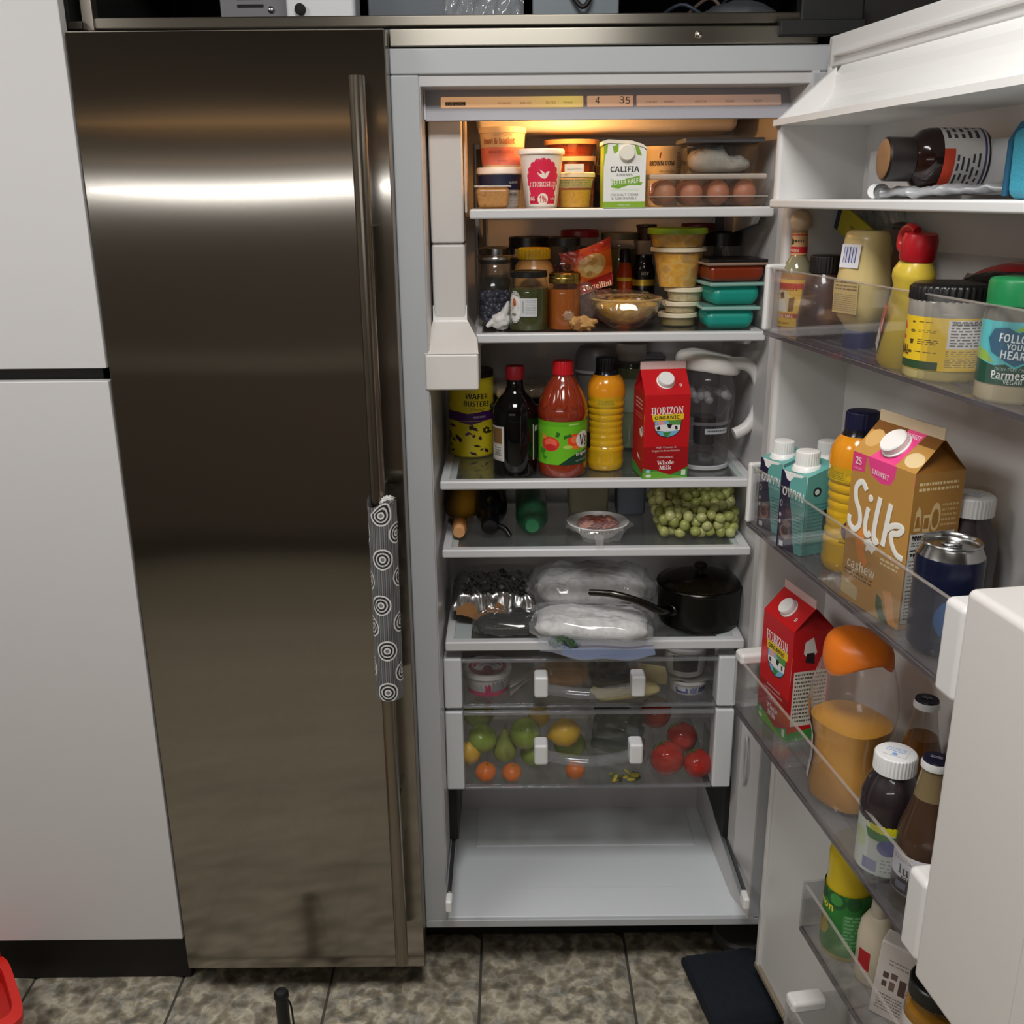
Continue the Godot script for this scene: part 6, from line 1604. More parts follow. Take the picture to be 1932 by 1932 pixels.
func compartment_items() -> void:
	var y := 1.6205
	var o := dthing("pill_bottle", "dark supplement bottle with brown cap lying in the door compartment", "bottle", 0.405, y + 0.046, 0.0)
	var g := Basis(Vector3.UP, deg_to_rad(-8.0)) * Basis(Vector3.RIGHT, PI / 2 - 0.02)
	var body := Node3D.new()
	body.name = "bottle"
	o.add_child(body)
	body.basis = g
	solid(body, "bottle_body", [[0.0001, -0.02], [0.034, -0.02], [0.037, -0.016], [0.037, 0.048], [0.034, 0.058], [0.026, 0.066], [0.023, 0.07]], m("24100c", 0.12))
	solid(body, "cap", [[0.026, 0.068], [0.026, 0.098], [0.024, 0.1], [0.0001, 0.1]], m("1a1210", 0.4))
	solid(body, "cap_face", [[0.0235, 0.1003], [0.021, 0.1013], [0.008, 0.1006], [0.0001, 0.1006]], m("8f6844", 0.4))
	part(body, "wrap_label", lathe([[0.0375, -0.014], [0.0375, 0.04]], 40), mt("pill", 300, 80, "dddbd8", [["r", "d8482a", 0.0, 0.0, 0.3, 0.25], ["r", "d8482a", 0.86, 0.55, 1.0, 1.0], ["t", "3a3a40", 0.06, 0.3, 0.28, 0.9, 5, 3], ["t", "3a3a40", 0.36, 0.1, 0.5, 0.9, 5, 4], ["r", "c9584a", 0.55, 0.45, 0.64, 0.85], ["t", "2a2a30", 0.5, 0.1, 0.75, 0.4, 2, 8], ["e", "3a5078", 0.7, 0.7, 0.05, 0.18], ["r", "444880", 0.0, 0.92, 1.0, 0.98]]))
	o = dthing("ointment_tube", "crumpled silver grey tube with white screw cap lying under the supplement bottle", "tube", 0.36, y, 0.085)
	var rg := RandomNumberGenerator.new()
	rg.seed = 6
	var no := FastNoiseLite.new()
	no.frequency = 4.0
	part(o, "tube_body", surf(24, 26, func(u: float, w: float):
		var a: float = u * TAU
		var hw := lerpf(0.006, 0.02, minf(w * 2.2, 1.0))
		var hh := lerpf(0.006, 0.004, w) * (1.0 + 0.7 * no.get_noise_2d(w * 3.0, u))
		return Vector3(0.012 + w * 0.17 + 0.0, 0.008 + sin(a) * hh + 0.006 * no.get_noise_2d(w * 2.0, 5.0) + 0.005 * w, -0.09 * w + cos(a) * hw + 0.01 * no.get_noise_2d(w * 3.0, 9.0)), true), m("b9babd", 0.35, 0.4))
	part(o, "cap", lathe([[0.0001, 0.0], [0.0085, 0.0], [0.009, 0.002], [0.009, 0.02], [0.0001, 0.02]], 20).rot(0, 0, PI / 2), m("e4e4e4", 0.35), Vector3(-0.002, 0.01, 0.004), Vector3(0, -0.5, 0))
	part(o, "neck_ring", lathe([[0.0095, 0.0], [0.0095, 0.004], [0.0001, 0.004]], 20).rot(0, 0, PI / 2), m("8a8a8c", 0.3), Vector3(0.008, 0.01, 0.0), Vector3(0, -0.5, 0))
	o = dthing("mesh_pouch", "teal blue mesh pouch at the right end of the door compartment", "pouch", 0.63, y, 0.035)
	var mesh := speckle("mesh", [[0.0, "0d5c78"], [0.45, "15809c"], [0.55, "5ab0c0"], [1.0, "0f6a88"]], 0.14, 26.0, 0.6)
	part(o, "pouch_body", rbox(0.1, 0.075, 0.05, 0.012, 0.95, 3), mesh)
	part(o, "binding", tube([Vector3(-0.048, 0.004, 0.022), Vector3(-0.048, 0.06, 0.022), Vector3(-0.036, 0.075, 0.02), Vector3(0.045, 0.075, 0.02)], 0.004, 8), m("0a4a66", 0.6))


func upper_bin() -> void:
	var y := 1.417
	var glass := pane("8a8478", 0.06)
	var o := dthing("hot_sauce", "tall hot sauce bottle with pale wooden ball cap nearest the door hinge", "bottle", 0.070, y, 0.055, 0.45)
	solid(o, "bottle_body", [[0.0001, 0.0], [0.023, 0.0], [0.0255, 0.003], [0.0255, 0.085], [0.0235, 0.097], [0.017, 0.109], [0.0125, 0.117], [0.0112, 0.15], [0.0112, 0.155]], m("b4885a", 0.12))
	solid(o, "empty_glass", [[0.0258, 0.08], [0.0238, 0.0975], [0.0172, 0.1095], [0.0128, 0.117]], m("8a8468", 0.08))
	part(o, "ball_cap", blob(0.0165, 0.0185, 0.0165, 0.0), m("cdb394", 0.6), Vector3(0, 0.17, 0))
	band(o, "front_label", 0.0257, 0.0257, 0.008, 0.082, 0.0, 1.5, mt("hotsauce", 160, 150, "e0b44a", [["r", "c9402a", 0.1, 0.08, 0.9, 0.2], ["r", "b83a2a", 0.05, 0.72, 0.95, 0.82], ["e", "d9c8a0", 0.42, 0.45, 0.22, 0.24], ["p", "3a2a20", [0.36, 0.3, 0.46, 0.26, 0.5, 0.38, 0.4, 0.42]], ["p", "e4e0d8", [0.32, 0.44, 0.5, 0.42, 0.58, 0.68, 0.26, 0.68]], ["p", "6a4a2a", [0.6, 0.4, 0.72, 0.36, 0.7, 0.66, 0.6, 0.68]]]), 24)
	text(o, "CHOLULA", 0.046, "a8301e", Vector3(0, 0.0705, 0), Vector3(0, -0.1, 0), 0.0263, 2, 0.011)
	text(o, "ORIGINAL", 0.034, "f2e2c0", Vector3(0, 0.025, 0), Vector3(0, 0, 0), 0.0263, 1, 0.0055)
	text(o, "hot sauce", 0.022, "5a3418", Vector3(0, 0.014, 0), Vector3(0, 0, 0), 0.0263, 2)
	band(o, "neck_label", 0.0128, 0.0114, 0.119, 0.152, 0.0, PI, mt("neck", 120, 70, "d8a878", [["r", "c9402a", 0.0, 0.05, 1.0, 0.12], ["r", "c41f2a", 0.0, 0.62, 1.0, 0.92], ["p", "2c5a2c", [0.36, 0.3, 0.46, 0.22, 0.5, 0.5, 0.4, 0.55]], ["t", "3a2a1a", 0.45, 0.3, 0.7, 0.55, 1, 3]]), 20)
	text(o, "ORIGINAL", 0.019, "f4dcc0", Vector3(0, 0.126, 0), Vector3(0, 0, 0), 0.0133, 1, 0.0045)
	o = dthing("syrup_bottle", "dark brown syrup bottle with wide black cap beside the hot sauce", "bottle", 0.152, y, 0.046)
	solid(o, "bottle_body", [[0.0001, 0.0], [0.033, 0.0], [0.0375, 0.005], [0.0385, 0.025], [0.034, 0.055], [0.033, 0.07], [0.029, 0.086], [0.0225, 0.096], [0.021, 0.1]], m("3a1810", 0.1, 0.0, {"clearcoat_enabled": true, "clearcoat": 1.0}))
	part(o, "cap", cap_geo(0.0245, 0.097, 0.1225, 30), m("131212", 0.4))
	o = dthing("mayo_bottle", "upside down squeeze bottle of pale mayonnaise standing on its navy cap", "bottle", 0.265, y, 0.043, 0.25)
	part(o, "bottle_body", lathe([[0.0001, 0.022], [0.019, 0.023], [0.023, 0.028], [0.035, 0.042], [0.042, 0.062], [0.0415, 0.09], [0.036, 0.125], [0.034, 0.15], [0.032, 0.158], [0.027, 0.162], [0.0001, 0.162]], 36, 0, TAU, 2.4, 1.0, 0.72), m("d8c284", 0.3))
	part(o, "cap", cap_geo(0.024, 0.0, 0.024, 0).sc(1, 1, 0.85), m("1c2250", 0.4))
	part(o, "barcode_label", sheet(0.038, 0.032), mt("barcode", 96, 80, "e4e4ea", [["r", "3a4a90", 0.15, 0.12, 0.19, 0.8], ["r", "3a4a90", 0.22, 0.12, 0.24, 0.8], ["r", "3a4a90", 0.28, 0.12, 0.34, 0.8], ["r", "3a4a90", 0.37, 0.12, 0.39, 0.8], ["r", "3a4a90", 0.43, 0.12, 0.5, 0.8], ["r", "3a4a90", 0.53, 0.12, 0.55, 0.8], ["r", "3a4a90", 0.59, 0.12, 0.65, 0.8], ["r", "3a4a90", 0.69, 0.12, 0.71, 0.8], ["r", "3a4a90", 0.75, 0.12, 0.81, 0.8]]), Vector3(-0.001, 0.128, 0.0272), Vector3(-0.1, 0, 0))
	part(o, "small_print", sheet(0.05, 0.045), mt("mayotext", 120, 110, "cfb87a", [["t", "5a5044", 0.05, 0.03, 0.95, 0.35, 3, 3], ["t", "8a7a58", 0.05, 0.42, 0.95, 0.98, 9, 4]]), Vector3(0, 0.072, 0.0306), Vector3(0.02, 0, 0))
	o = dthing("dressing_bottle", "smoky clear bottle standing behind the pale mayonnaise bottle", "bottle", 0.235, y, -0.022)
	part(o, "bottle_body", lathe([[0.0001, 0.0], [0.045, 0.0], [0.05, 0.006], [0.05, 0.12], [0.046, 0.15], [0.036, 0.162], [0.0001, 0.165]], 32, 0, TAU, 2.6, 1.0, 0.52), m("8a7a6a", 0.2))
	part(o, "cap", blob(0.014, 0.006, 0.012, 0.0), m("6a5f56", 0.4), Vector3(0, 0.166, 0))
	o = dthing("mustard_bottle", "leaning yellow mustard squeeze bottle with red flip cap", "bottle", 0.425, y, 0.070)
	o.transform = o.transform * Transform3D(Basis(Vector3.BACK, -0.14), Vector3.ZERO)
	part(o, "bottle_body", lathe([[0.0001, 0.002], [0.026, 0.0], [0.030, 0.006], [0.0295, 0.05], [0.026, 0.08], [0.024, 0.1], [0.028, 0.112], [0.028, 0.12], [0.02, 0.134], [0.0165, 0.14]], 32, 0, TAU, 2.2, 1.0, 0.85), m("c9ae3c", 0.25))
	part(o, "cap", lathe([[0.0205, 0.134], [0.0215, 0.137], [0.0215, 0.158], [0.019, 0.166], [0.0001, 0.168]], 30), m("a8141e", 0.3))
	part(o, "flip_lid", tube(smooth_path([Vector3(-0.018, 0.14, 0.006), Vector3(-0.032, 0.146, 0.006), Vector3(-0.034, 0.162, 0.004), Vector3(-0.02, 0.17, 0.004), Vector3(-0.004, 0.168, 0.004)]), 0.0055, 10), m("b8181e", 0.3))
	part(o, "red_label", sheet(0.02, 0.065), mt("mustardlabel", 50, 150, "c9603f", [["r", "dcd6cc", 0.0, 0.62, 1.0, 1.0], ["r", "e0cfc0", 0.6, 0.3, 0.8, 0.52]]), Vector3(-0.010, 0.05, 0.0262), Vector3(0, -0.35, -0.32))
	o = dthing("nutrition_jar", "yellow labelled jar with black lid beside the green lidded shaker", "jar", 0.510, y, 0.058, 1.2)
	solid(o, "glass", [[0.0001, 0.0], [0.044, 0.0], [0.047, 0.004], [0.047, 0.088], [0.045, 0.092], [0.0001, 0.0925]], m("d8c888", 0.25))
	solid(o, "clear_shoulder", [[0.0475, 0.073], [0.0475, 0.091], [0.0455, 0.094]], m("8a857c", 0.12))
	part(o, "lid", cap_geo(0.0475, 0.0925, 0.111, 40), m("101010", 0.35))
	var ops := [["r", "d9d8d6", 0.52, 0.04, 1.0, 0.58], ["t", "55545a", 0.54, 0.06, 0.98, 0.56, 9, 12], ["t", "8a7418", 0.52, 0.62, 1.0, 0.95, 8, 13], ["r", "2c4a2a", 0.0, 0.84, 0.47, 1.0], ["p", "c93a24", [0.0, 0.1, 0.09, 0.14, 0.12, 0.26, 0.04, 0.3, 0.0, 0.28]], ["e", "c93a24", 0.07, 0.43, 0.05, 0.04], ["t", "4a3c14", 0.28, 0.09, 0.42, 0.13, 1, 3], ["t", "6a5a20", 0.28, 0.25, 0.44, 0.31, 2, 4], ["t", "4a3c14", 0.28, 0.43, 0.46, 0.54, 3, 5], ["t", "4a3c14", 0.26, 0.66, 0.45, 0.7, 1, 6], ["e", "5a4c18", 0.22, 0.11, 0.02, 0.02], ["e", "7a6a28", 0.22, 0.28, 0.03, 0.03], ["p", "4a3c14", [0.19, 0.44, 0.24, 0.44, 0.23, 0.53, 0.2, 0.53]], ["e", "5a4c18", 0.2, 0.68, 0.03, 0.03]]
	band(o, "wrap_label", 0.0472, 0.0472, 0.013, 0.074, -0.25, 1.55, mt("yellowjar", 380, 190, "e3bd22", ops, 0.45), 40)
	text(o, "ORIGINAL", 0.052, "3a2414", Vector3(0, 0.034, 0), Vector3(0, -1.75, 0), 0.0482, 1, 0.011)
	text(o, "Nutrition Facts", 0.036, "3a3a40", Vector3(0, 0.0685, 0), Vector3(0, 0.28, 0), 0.0482, 1, 0.0048)
	o = dthing("parmesan_shaker", "vegan parmesan shaker with green lid at the right of the upper door bin", "shaker", 0.650, y, 0.064, 0.93)
	solid(o, "glass", [[0.0001, 0.0], [0.035, 0.0], [0.038, 0.004], [0.0375, 0.085], [0.034, 0.097], [0.033, 0.102]], m("cfc2a0", 0.2))
	solid(o, "dark_neck", [[0.0385, 0.082], [0.0348, 0.097], [0.0338, 0.104]], m("6a665c", 0.12))
	part(o, "lid", cap_geo(0.0365, 0.1, 0.127), m("157a44", 0.35))
	ops = [["p", "1c4a38", [0.0, 0.6, 0.3, 0.7, 0.6, 0.62, 1.0, 0.66, 1.0, 1.0, 0.0, 1.0]], ["p", "8fb04c", [0.0, 0.42, 0.2, 0.5, 0.3, 0.66, 0.0, 0.62]], ["p", "8fb04c", [1.0, 0.36, 0.84, 0.46, 0.7, 0.64, 1.0, 0.66]], ["p", "4ab0b4", [0.5, 0.74, 0.22, 0.5, 0.17, 0.28, 0.24, 0.1, 0.4, 0.06, 0.51, 0.13, 0.64, 0.06, 0.78, 0.1, 0.86, 0.27, 0.8, 0.48]], ["p", "1a5a78", [0.5, 0.70, 0.25, 0.49, 0.2, 0.28, 0.26, 0.12, 0.4, 0.09, 0.5, 0.17, 0.63, 0.09, 0.76, 0.12, 0.83, 0.27, 0.77, 0.47]], ["p", "7fb42a", [0.46, 0.14, 0.56, 0.04, 0.72, 0.02, 0.76, 0.08, 0.66, 0.15]], ["t", "9ac0b4", 0.3, 0.9, 0.9, 0.95, 1, 3]]
	band(o, "wrap_label", 0.0381, 0.038, 0.02, 0.085, 0.0, 1.35, mt("parm", 260, 200, "5ab8bc", ops, 0.45), 36)
	text(o, "FOLLOW", 0.036, "dfeaea", Vector3(0, 0.068, 0), Vector3(0, 0.0, -0.06), 0.0392, 1, 0.0085)
	text(o, "YOUR", 0.020, "dfeaea", Vector3(0, 0.0595, 0), Vector3(0, 0.0, -0.06), 0.0392, 1, 0.0058)
	text(o, "HEART", 0.030, "dfeaea", Vector3(0, 0.051, 0), Vector3(0, 0.0, -0.06), 0.0392, 1, 0.0085)
	text(o, "DAIRY-FREE CHEESE", 0.038, "a8c8bc", Vector3(0, 0.0365, 0), Vector3(0, 0, 0), 0.0392, 0, 0.0032)
	text(o, "Parmesan", 0.044, "e9eee6", Vector3(0, 0.0305, 0), Vector3(0, 0, 0), 0.0392, 1, 0.0082)
	text(o, "VEGAN", 0.018, "dfe6de", Vector3(0, 0.0235, 0), Vector3(0, 0.0, 0), 0.0392, 0, 0.0045)
	# packets at the back
	o = dthing("sauce_pouch", "red and black foil pouch lying behind the yellow labelled jar", "pouch", 0.545, y + 0.092, -0.012, 0.0)
	bag(o, "pouch_body", 0.17, 0.03, 0.075, 0.3, 2.0, 61, m("141214", 0.22), 0.45)
	part(o, "red_flap", surf(12, 8, func(u: float, w: float): return Vector3(-0.09 + 0.085 * u, 0.034 + 0.006 * sin(u * 3.0) - 0.03 * w * w, -0.03 + 0.07 * w)), m("b41a1c", 0.3))
	part(o, "silver_panel", surf(8, 6, func(u: float, w: float): return Vector3(-0.105 + 0.05 * u + 0.02 * w, 0.024 - 0.03 * w, 0.01 + 0.034 * w + 0.004 * sin(u * 6.0))), m("b9b4b0", 0.35, 0.3))
	text(o, "CHILI SAUCE", 0.06, "e0b0a8", Vector3(-0.045, 0.0395, -0.008), Vector3(-1.35, 0, 0), 0, 1)
	o = dthing("spice_box", "low dark carton holding up the red and black pouch", "box", 0.555, y, -0.018)
	part(o, "box_body", rbox(0.13, 0.09, 0.05, 0.003), m("2c2426", 0.5))
	part(o, "lid_flap", bx(-0.064, 0.064, 0.0895, 0.0915, -0.024, 0.024, 0.0008), m("352b2c", 0.5))
	o = dthing("spread_card", "yellow card packet with navy stripe slanting behind the wooden capped bottle", "packet", 0.125, y + 0.158, -0.008)
	part(o, "card", rbox(0.125, 0.042, 0.004, 0.001).mv(0, -0.021, 0), m("c9c02a", 0.45), Vector3.ZERO, Vector3(0, 0, -0.34))
	part(o, "navy_stripe", rbox(0.014, 0.0425, 0.0046, 0.001).mv(-0.057, -0.0212, 0), m("1c2450", 0.45), Vector3.ZERO, Vector3(0, 0, -0.34))
	text(o, "spread", 0.05, "8a8430", Vector3(0.012, -0.006, 0.0024), Vector3(0, 0, -0.34), 0, 3)
	o = dthing("clear_packet", "crinkled clear plastic packet tucked at the back of the upper door bin", "packet", 0.155, y, -0.036)
	no_packet(o)


func no_packet(o: Node3D) -> void:
	var no := FastNoiseLite.new()
	no.frequency = 14.0
	part(o, "film", surf(18, 24, func(u: float, w: float): return Vector3((u - 0.5) * 0.15, 0.19 * (1.0 - w), 0.012 * no.get_noise_2d(u, w) + 0.004)), pane("c4c6c8", 0.2, 0.1))
	part(o, "film_back", surf(18, 24, func(u: float, w: float): return Vector3((u - 0.5) * 0.15, 0.19 * (1.0 - w), 0.012 * no.get_noise_2d(u + 3.0, w) - 0.006)), pane("c4c6c8", 0.2, 0.1))
	part(o, "contents", rbox(0.12, 0.13, 0.006, 0.002), m("b9b49c", 0.6))


func protein(o: Node3D) -> void:      # slope-shouldered drink carton with a screw cap
	var ops := [["p", "221c3c", [0.0, 0.0, 0.42, 0.0, 0.36, 0.18, 0.42, 0.36, 0.56, 0.6, 0.6, 0.8, 0.72, 1.0, 0.0, 1.0]], ["p", "f0efec", [0.1, 0.0, 0.9, 0.0, 0.8, 0.03, 0.5, 0.05, 0.36, 0.12, 0.24, 0.1, 0.16, 0.03]], ["e", "8a6a5c", 0.3, 0.77, 0.2, 0.09], ["e", "3a2420", 0.3, 0.75, 0.14, 0.06], ["e", "7a5a50", 0.36, 0.66, 0.16, 0.04], ["e", "c9b9c0", 0.09, 0.42, 0.05, 0.045], ["e", "221c3c", 0.09, 0.42, 0.03, 0.03], ["e", "c9b9c0", 0.08, 0.57, 0.04, 0.028], ["e", "c9b9c0", 0.08, 0.66, 0.04, 0.028], ["r", "d8d6dc", 0.12, 0.9, 0.28, 0.97], ["t", "3a6a68", 0.6, 0.5, 0.95, 0.9, 9, 4]]
	var front := mt("owynfront", 130, 220, "66aaa4", ops, 0.4)
	var side := mt("owynside", 100, 220, "66aaa4", [["e", "23303a", 0.36, 0.2, 0.14, 0.06], ["e", "dfe6e4", 0.36, 0.2, 0.08, 0.035], ["t", "3f7f7c", 0.1, 0.35, 0.9, 0.9, 12, 5], ["p", "221c3c", [0.0, 0.0, 0.0, 0.0, 0.0, 0.1]]], 0.4)
	part(o, "front_face", bx(-0.027, 0.027, 0, 0.118, 0.0255, 0.0275, 0.0009), front)
	part(o, "side_face", bx(0.0255, 0.0275, 0, 0.118, -0.0265, 0.0265, 0.0009), side)
	part(o, "rear_body", bx(-0.0272, 0.0256, 0, 0.117, -0.0275, 0.0256, 0.003), m("3a6a70", 0.4))
	var g := Geo.new()
	g.flat([Vector3(-0.027, 0.117, 0.0275), Vector3(0.0275, 0.117, 0.0275), Vector3(0.0275, 0.132, -0.0275), Vector3(-0.027, 0.132, -0.0275)], Vector3(0, 1, 0.3).normalized())
	g.flat([Vector3(0.0275, 0.117, 0.0275), Vector3(0.0275, 0.117, -0.0275), Vector3(0.0275, 0.132, -0.0275)], Vector3.RIGHT)
	g.flat([Vector3(-0.027, 0.117, 0.0275), Vector3(-0.027, 0.117, -0.0275), Vector3(-0.027, 0.132, -0.0275)], Vector3.LEFT)
	g.flat([Vector3(-0.027, 0.117, -0.0275), Vector3(0.0275, 0.117, -0.0275), Vector3(0.0275, 0.132, -0.0275), Vector3(-0.027, 0.132, -0.0275)], Vector3(0, 0, -1))
	part(o, "sloped_top", g, m("66aaa4", 0.4))
	part(o, "cap_collar", lathe([[0.0215, 0.0], [0.019, 0.006], [0.0165, 0.008], [0.0001, 0.008]], 24), m("eeeeec", 0.35), Vector3(-0.002, 0.121, 0.003), Vector3(0.1, 0, 0))
	part(o, "cap", cap_geo(0.0168, 0.006, 0.027, 28), m("efefec", 0.35), Vector3(-0.002, 0.121, 0.003))
	text(o, "OWYN", 0.044, "eef0ee", Vector3(0.001, 0.087, 0.0278), Vector3(0, 0, -0.05), 0, 1, 0.013)
	text(o, "chocolate", 0.026, "cfe0dc", Vector3(0.01, 0.0755, 0.0278), Vector3(0, 0, -0.05), 0, 0)


func middle_bin() -> void:
	var y := 1.0925
	var at := [[0.112, 0.070, 0.30, "teal and navy drink carton nearest the hinge in the middle door bin"], [0.215, 0.076, 0.30, "teal and navy drink carton second in the front row beside the yellow juice"], [0.128, 0.0, 0.2, "teal drink carton half hidden behind the two front drink cartons"]]
	for k in 3:
		var o := dthing("drink_carton", at[k][3], "carton", at[k][0], y, at[k][1], at[k][2], "chocolate drink cartons in the middle door bin")
		o.scale = Vector3.ONE * [1.02, 1.08, 1.02][k]
		protein(o)
	var o := dthing("pineapple_juice", "tall yellow juice bottle with navy cap beside the tan carton on the door", "bottle", 0.300, y, 0.042, 0.3)
	juice(o, 0.0415, 0.238)
	part(o, "plum_print", lathe([[0.0425, 0.05], [0.0405, 0.085]], 10, 0.35, 1.15), mt("plum", 80, 80, "c9a81e", [["e", "5a2038", 0.5, 0.5, 0.42, 0.46], ["e", "2a1420", 0.56, 0.62, 0.34, 0.34], ["e", "8a3a58", 0.42, 0.3, 0.16, 0.14]]))
	o = dthing("cashew_milk", "tan cashew milk carton with pink stripe and white cap in the middle door bin", "carton", 0.462, y, 0.062, 0.14)
	silk(o)
	o = dthing("drink_can", "navy drinks can with silver top in front at the right of the middle door bin", "can", 0.588, y, 0.068, 0.9)
	solid(o, "can_body", [[0.0001, 0.0], [0.031, 0.002], [0.039, 0.012], [0.0395, 0.016], [0.0395, 0.122], [0.0385, 0.126]], m("141a36", 0.25, 0.3), 40)
	solid(o, "can_top", [[0.0387, 0.1255], [0.034, 0.136], [0.0335, 0.139], [0.0345, 0.1405], [0.0335, 0.142], [0.0315, 0.1405], [0.0305, 0.136], [0.0001, 0.1355]], m("b9babb", 0.2, 1.0), 40)
	part(o, "pull_tab", tube([Vector3(-0.011, 0.1372, 0.0), Vector3(-0.006, 0.1376, 0.006), Vector3(0.004, 0.1376, 0.005), Vector3(0.01, 0.1374, 0.0), Vector3(0.004, 0.1376, -0.005), Vector3(-0.006, 0.1376, -0.006), Vector3(-0.011, 0.1372, 0.0)], 0.0016, 6), m("b0b1b2", 0.2, 1.0))
	band(o, "blue_disc", 0.0396, 0.0396, 0.025, 0.085, 0.55, 0.75, mt("bluedisc", 90, 90, "141a36", [["e", "2c5a92", 0.5, 0.5, 0.48, 0.48]], 0.3), 16)
	o = dthing("juice_jar", "dark bottle with wide white cap behind the navy can", "bottle", 0.497, y, -0.012)
	solid(o, "bottle_body", [[0.0001, 0.0], [0.035, 0.0], [0.038, 0.005], [0.038, 0.1], [0.034, 0.12], [0.026, 0.135], [0.0235, 0.146]], m("2a1c20", 0.1, 0.0, {"clearcoat_enabled": true, "clearcoat": 1.0}))
	part(o, "cap", cap_geo(0.0285, 0.143, 0.168, 36), m("e4e3e1", 0.35))
	part(o, "cap_print", sheet(0.024, 0.018).rot(-PI / 2, 0, 0), mt("capprint", 60, 44, "e4e3e1", [["t", "5a74b8", 0.1, 0.05, 0.9, 0.95, 5, 3]]), Vector3(0, 0.1686, 0), Vector3(0, 0.6, 0))


func silk(o: Node3D) -> void:
	var tan := "b98a45"
	var hs := 0.2085
	var w := 0.126
	var fr := [["p", "e0407c", [0.0, 0.0, 0.24, 0.0, 0.22, 0.11, 0.0, 0.13]], ["p", "e8448a", [0.24, 0.0, 0.72, 0.0, 0.7, 0.08, 0.64, 0.13, 0.5, 0.14, 0.34, 0.11]], ["p", "ecebe6", [0.36, 0.53, 0.4, 0.5, 0.44, 0.53, 0.5, 0.505, 0.5, 0.54, 0.57, 0.56, 0.5, 0.58, 0.48, 0.61, 0.42, 0.59, 0.36, 0.61, 0.37, 0.57, 0.3, 0.56]], ["p", "e08a34", [0.2, 0.5, 0.27, 0.46, 0.32, 0.5, 0.34, 0.62, 0.42, 0.68, 0.36, 0.72, 0.24, 0.66, 0.18, 0.58]], ["p", "c9b48a", [0.02, 0.85, 0.3, 0.88, 0.3, 0.97, 0.02, 0.96]], ["p", "d99a58", [0.7, 0.8, 0.84, 0.78, 0.9, 0.86, 0.92, 0.94, 0.98, 0.98, 0.84, 0.99, 0.78, 0.9]], ["p", "4a5a34", [0.62, 0.84, 0.7, 0.86, 0.76, 0.94, 0.86, 1.0, 0.7, 1.0, 0.62, 0.93]], ["t", "5a4420", 0.05, 0.785, 0.55, 0.835, 2, 5], ["t", "e0cfa8", 0.62, 0.6, 0.92, 0.66, 2, 6]]
	var sd := [["t", "e4cf9c", 0.1, 0.06, 0.9, 0.13, 2, 4], ["p", "d8bc88", [0.08, 0.36, 0.1, 0.24, 0.15, 0.2, 0.2, 0.24, 0.22, 0.36]], ["p", "9a6c2c", [0.1, 0.34, 0.12, 0.27, 0.17, 0.27, 0.2, 0.34]], ["r", "d8bc88", 0.26, 0.26, 0.4, 0.37], ["r", "9a6c2c", 0.28, 0.28, 0.38, 0.35], ["e", "d8bc88", 0.5, 0.28, 0.1, 0.09], ["e", "9a6c2c", 0.5, 0.29, 0.07, 0.06], ["t", "c9ab74", 0.62, 0.2, 0.95, 0.36, 5, 7]]
	var front := mt("silkfront", 210, 350, tan, fr, 0.4)
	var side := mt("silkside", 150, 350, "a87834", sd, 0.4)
	var rf := mt("silkroof", 180, 90, tan, [["r", "6a4014", 0.0, 0.0, 1.0, 0.3], ["p", "e8448a", [0.28, 1.0, 0.5, 0.0, 0.76, 0.0, 0.68, 1.0]], ["e", "d0a868", 0.14, 0.5, 0.12, 0.26], ["e", "e0c898", 0.86, 0.7, 0.13, 0.2]], 0.4)
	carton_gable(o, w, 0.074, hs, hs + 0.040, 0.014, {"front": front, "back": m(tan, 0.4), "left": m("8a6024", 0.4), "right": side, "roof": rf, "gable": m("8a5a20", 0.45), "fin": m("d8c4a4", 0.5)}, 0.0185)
	part(o, "facts_panel", sheet(0.066, 0.122).rot(0, PI / 2, 0), facts("factspanel"), Vector3(w / 2 + 0.0006, 0.07, 0.002))
	text(o, "Nutrition Facts", 0.058, "1e1e1e", Vector3(w / 2 + 0.0012, 0.125, 0.002), Vector3(0, PI / 2, 0), 0, 1, 0.0065)
	text(o, "Calories", 0.03, "1e1e1e", Vector3(w / 2 + 0.0012, 0.1, 0.012), Vector3(0, PI / 2, 0), 0, 1, 0.006)
	var z := 0.0374
	var wm := m("efece4", 0.45)
	var p := Vector3(0, 0, z + 0.0003)
	stroke(o, [[-0.026, 0.163], [-0.037, 0.172], [-0.048, 0.162], [-0.046, 0.145], [-0.036, 0.13], [-0.034, 0.114], [-0.044, 0.104], [-0.056, 0.11], [-0.057, 0.121]], 0.0045, wm, p)
	stroke(o, [[-0.019, 0.141], [-0.022, 0.122], [-0.021, 0.108], [-0.016, 0.104], [-0.010, 0.109]], 0.0045, wm, p)
	part(o, "lettering", blob(0.005, 0.005, 0.0004, 0.0), wm, p + Vector3(-0.016, 0.155, 0))
	stroke(o, [[0.003, 0.161], [-0.001, 0.135], [-0.003, 0.112], [0.001, 0.1], [0.007, 0.104]], 0.0048, wm, p)
	stroke(o, [[0.025, 0.159], [0.021, 0.132], [0.017, 0.1]], 0.0048, wm, p)
	stroke(o, [[0.02, 0.122], [0.032, 0.132], [0.046, 0.136], [0.052, 0.133], [0.044, 0.125], [0.032, 0.121], [0.034, 0.11], [0.045, 0.098], [0.058, 0.096]], 0.0042, wm, p)
	text(o, "cashew", 0.060, "e9dcc0", Vector3(-0.022, 0.056, z + 0.0003), Vector3.ZERO, 0, 1, 0.014)
	text(o, "UNSWEET", 0.034, "f4d8e4", Vector3(-0.002, 0.191, z + 0.0003), Vector3(0, 0, -0.04), 0, 1, 0.0065)
	text(o, "25", 0.013, "f4d8e4", Vector3(-0.049, 0.198, z + 0.0003), Vector3.ZERO, 0, 1, 0.01)
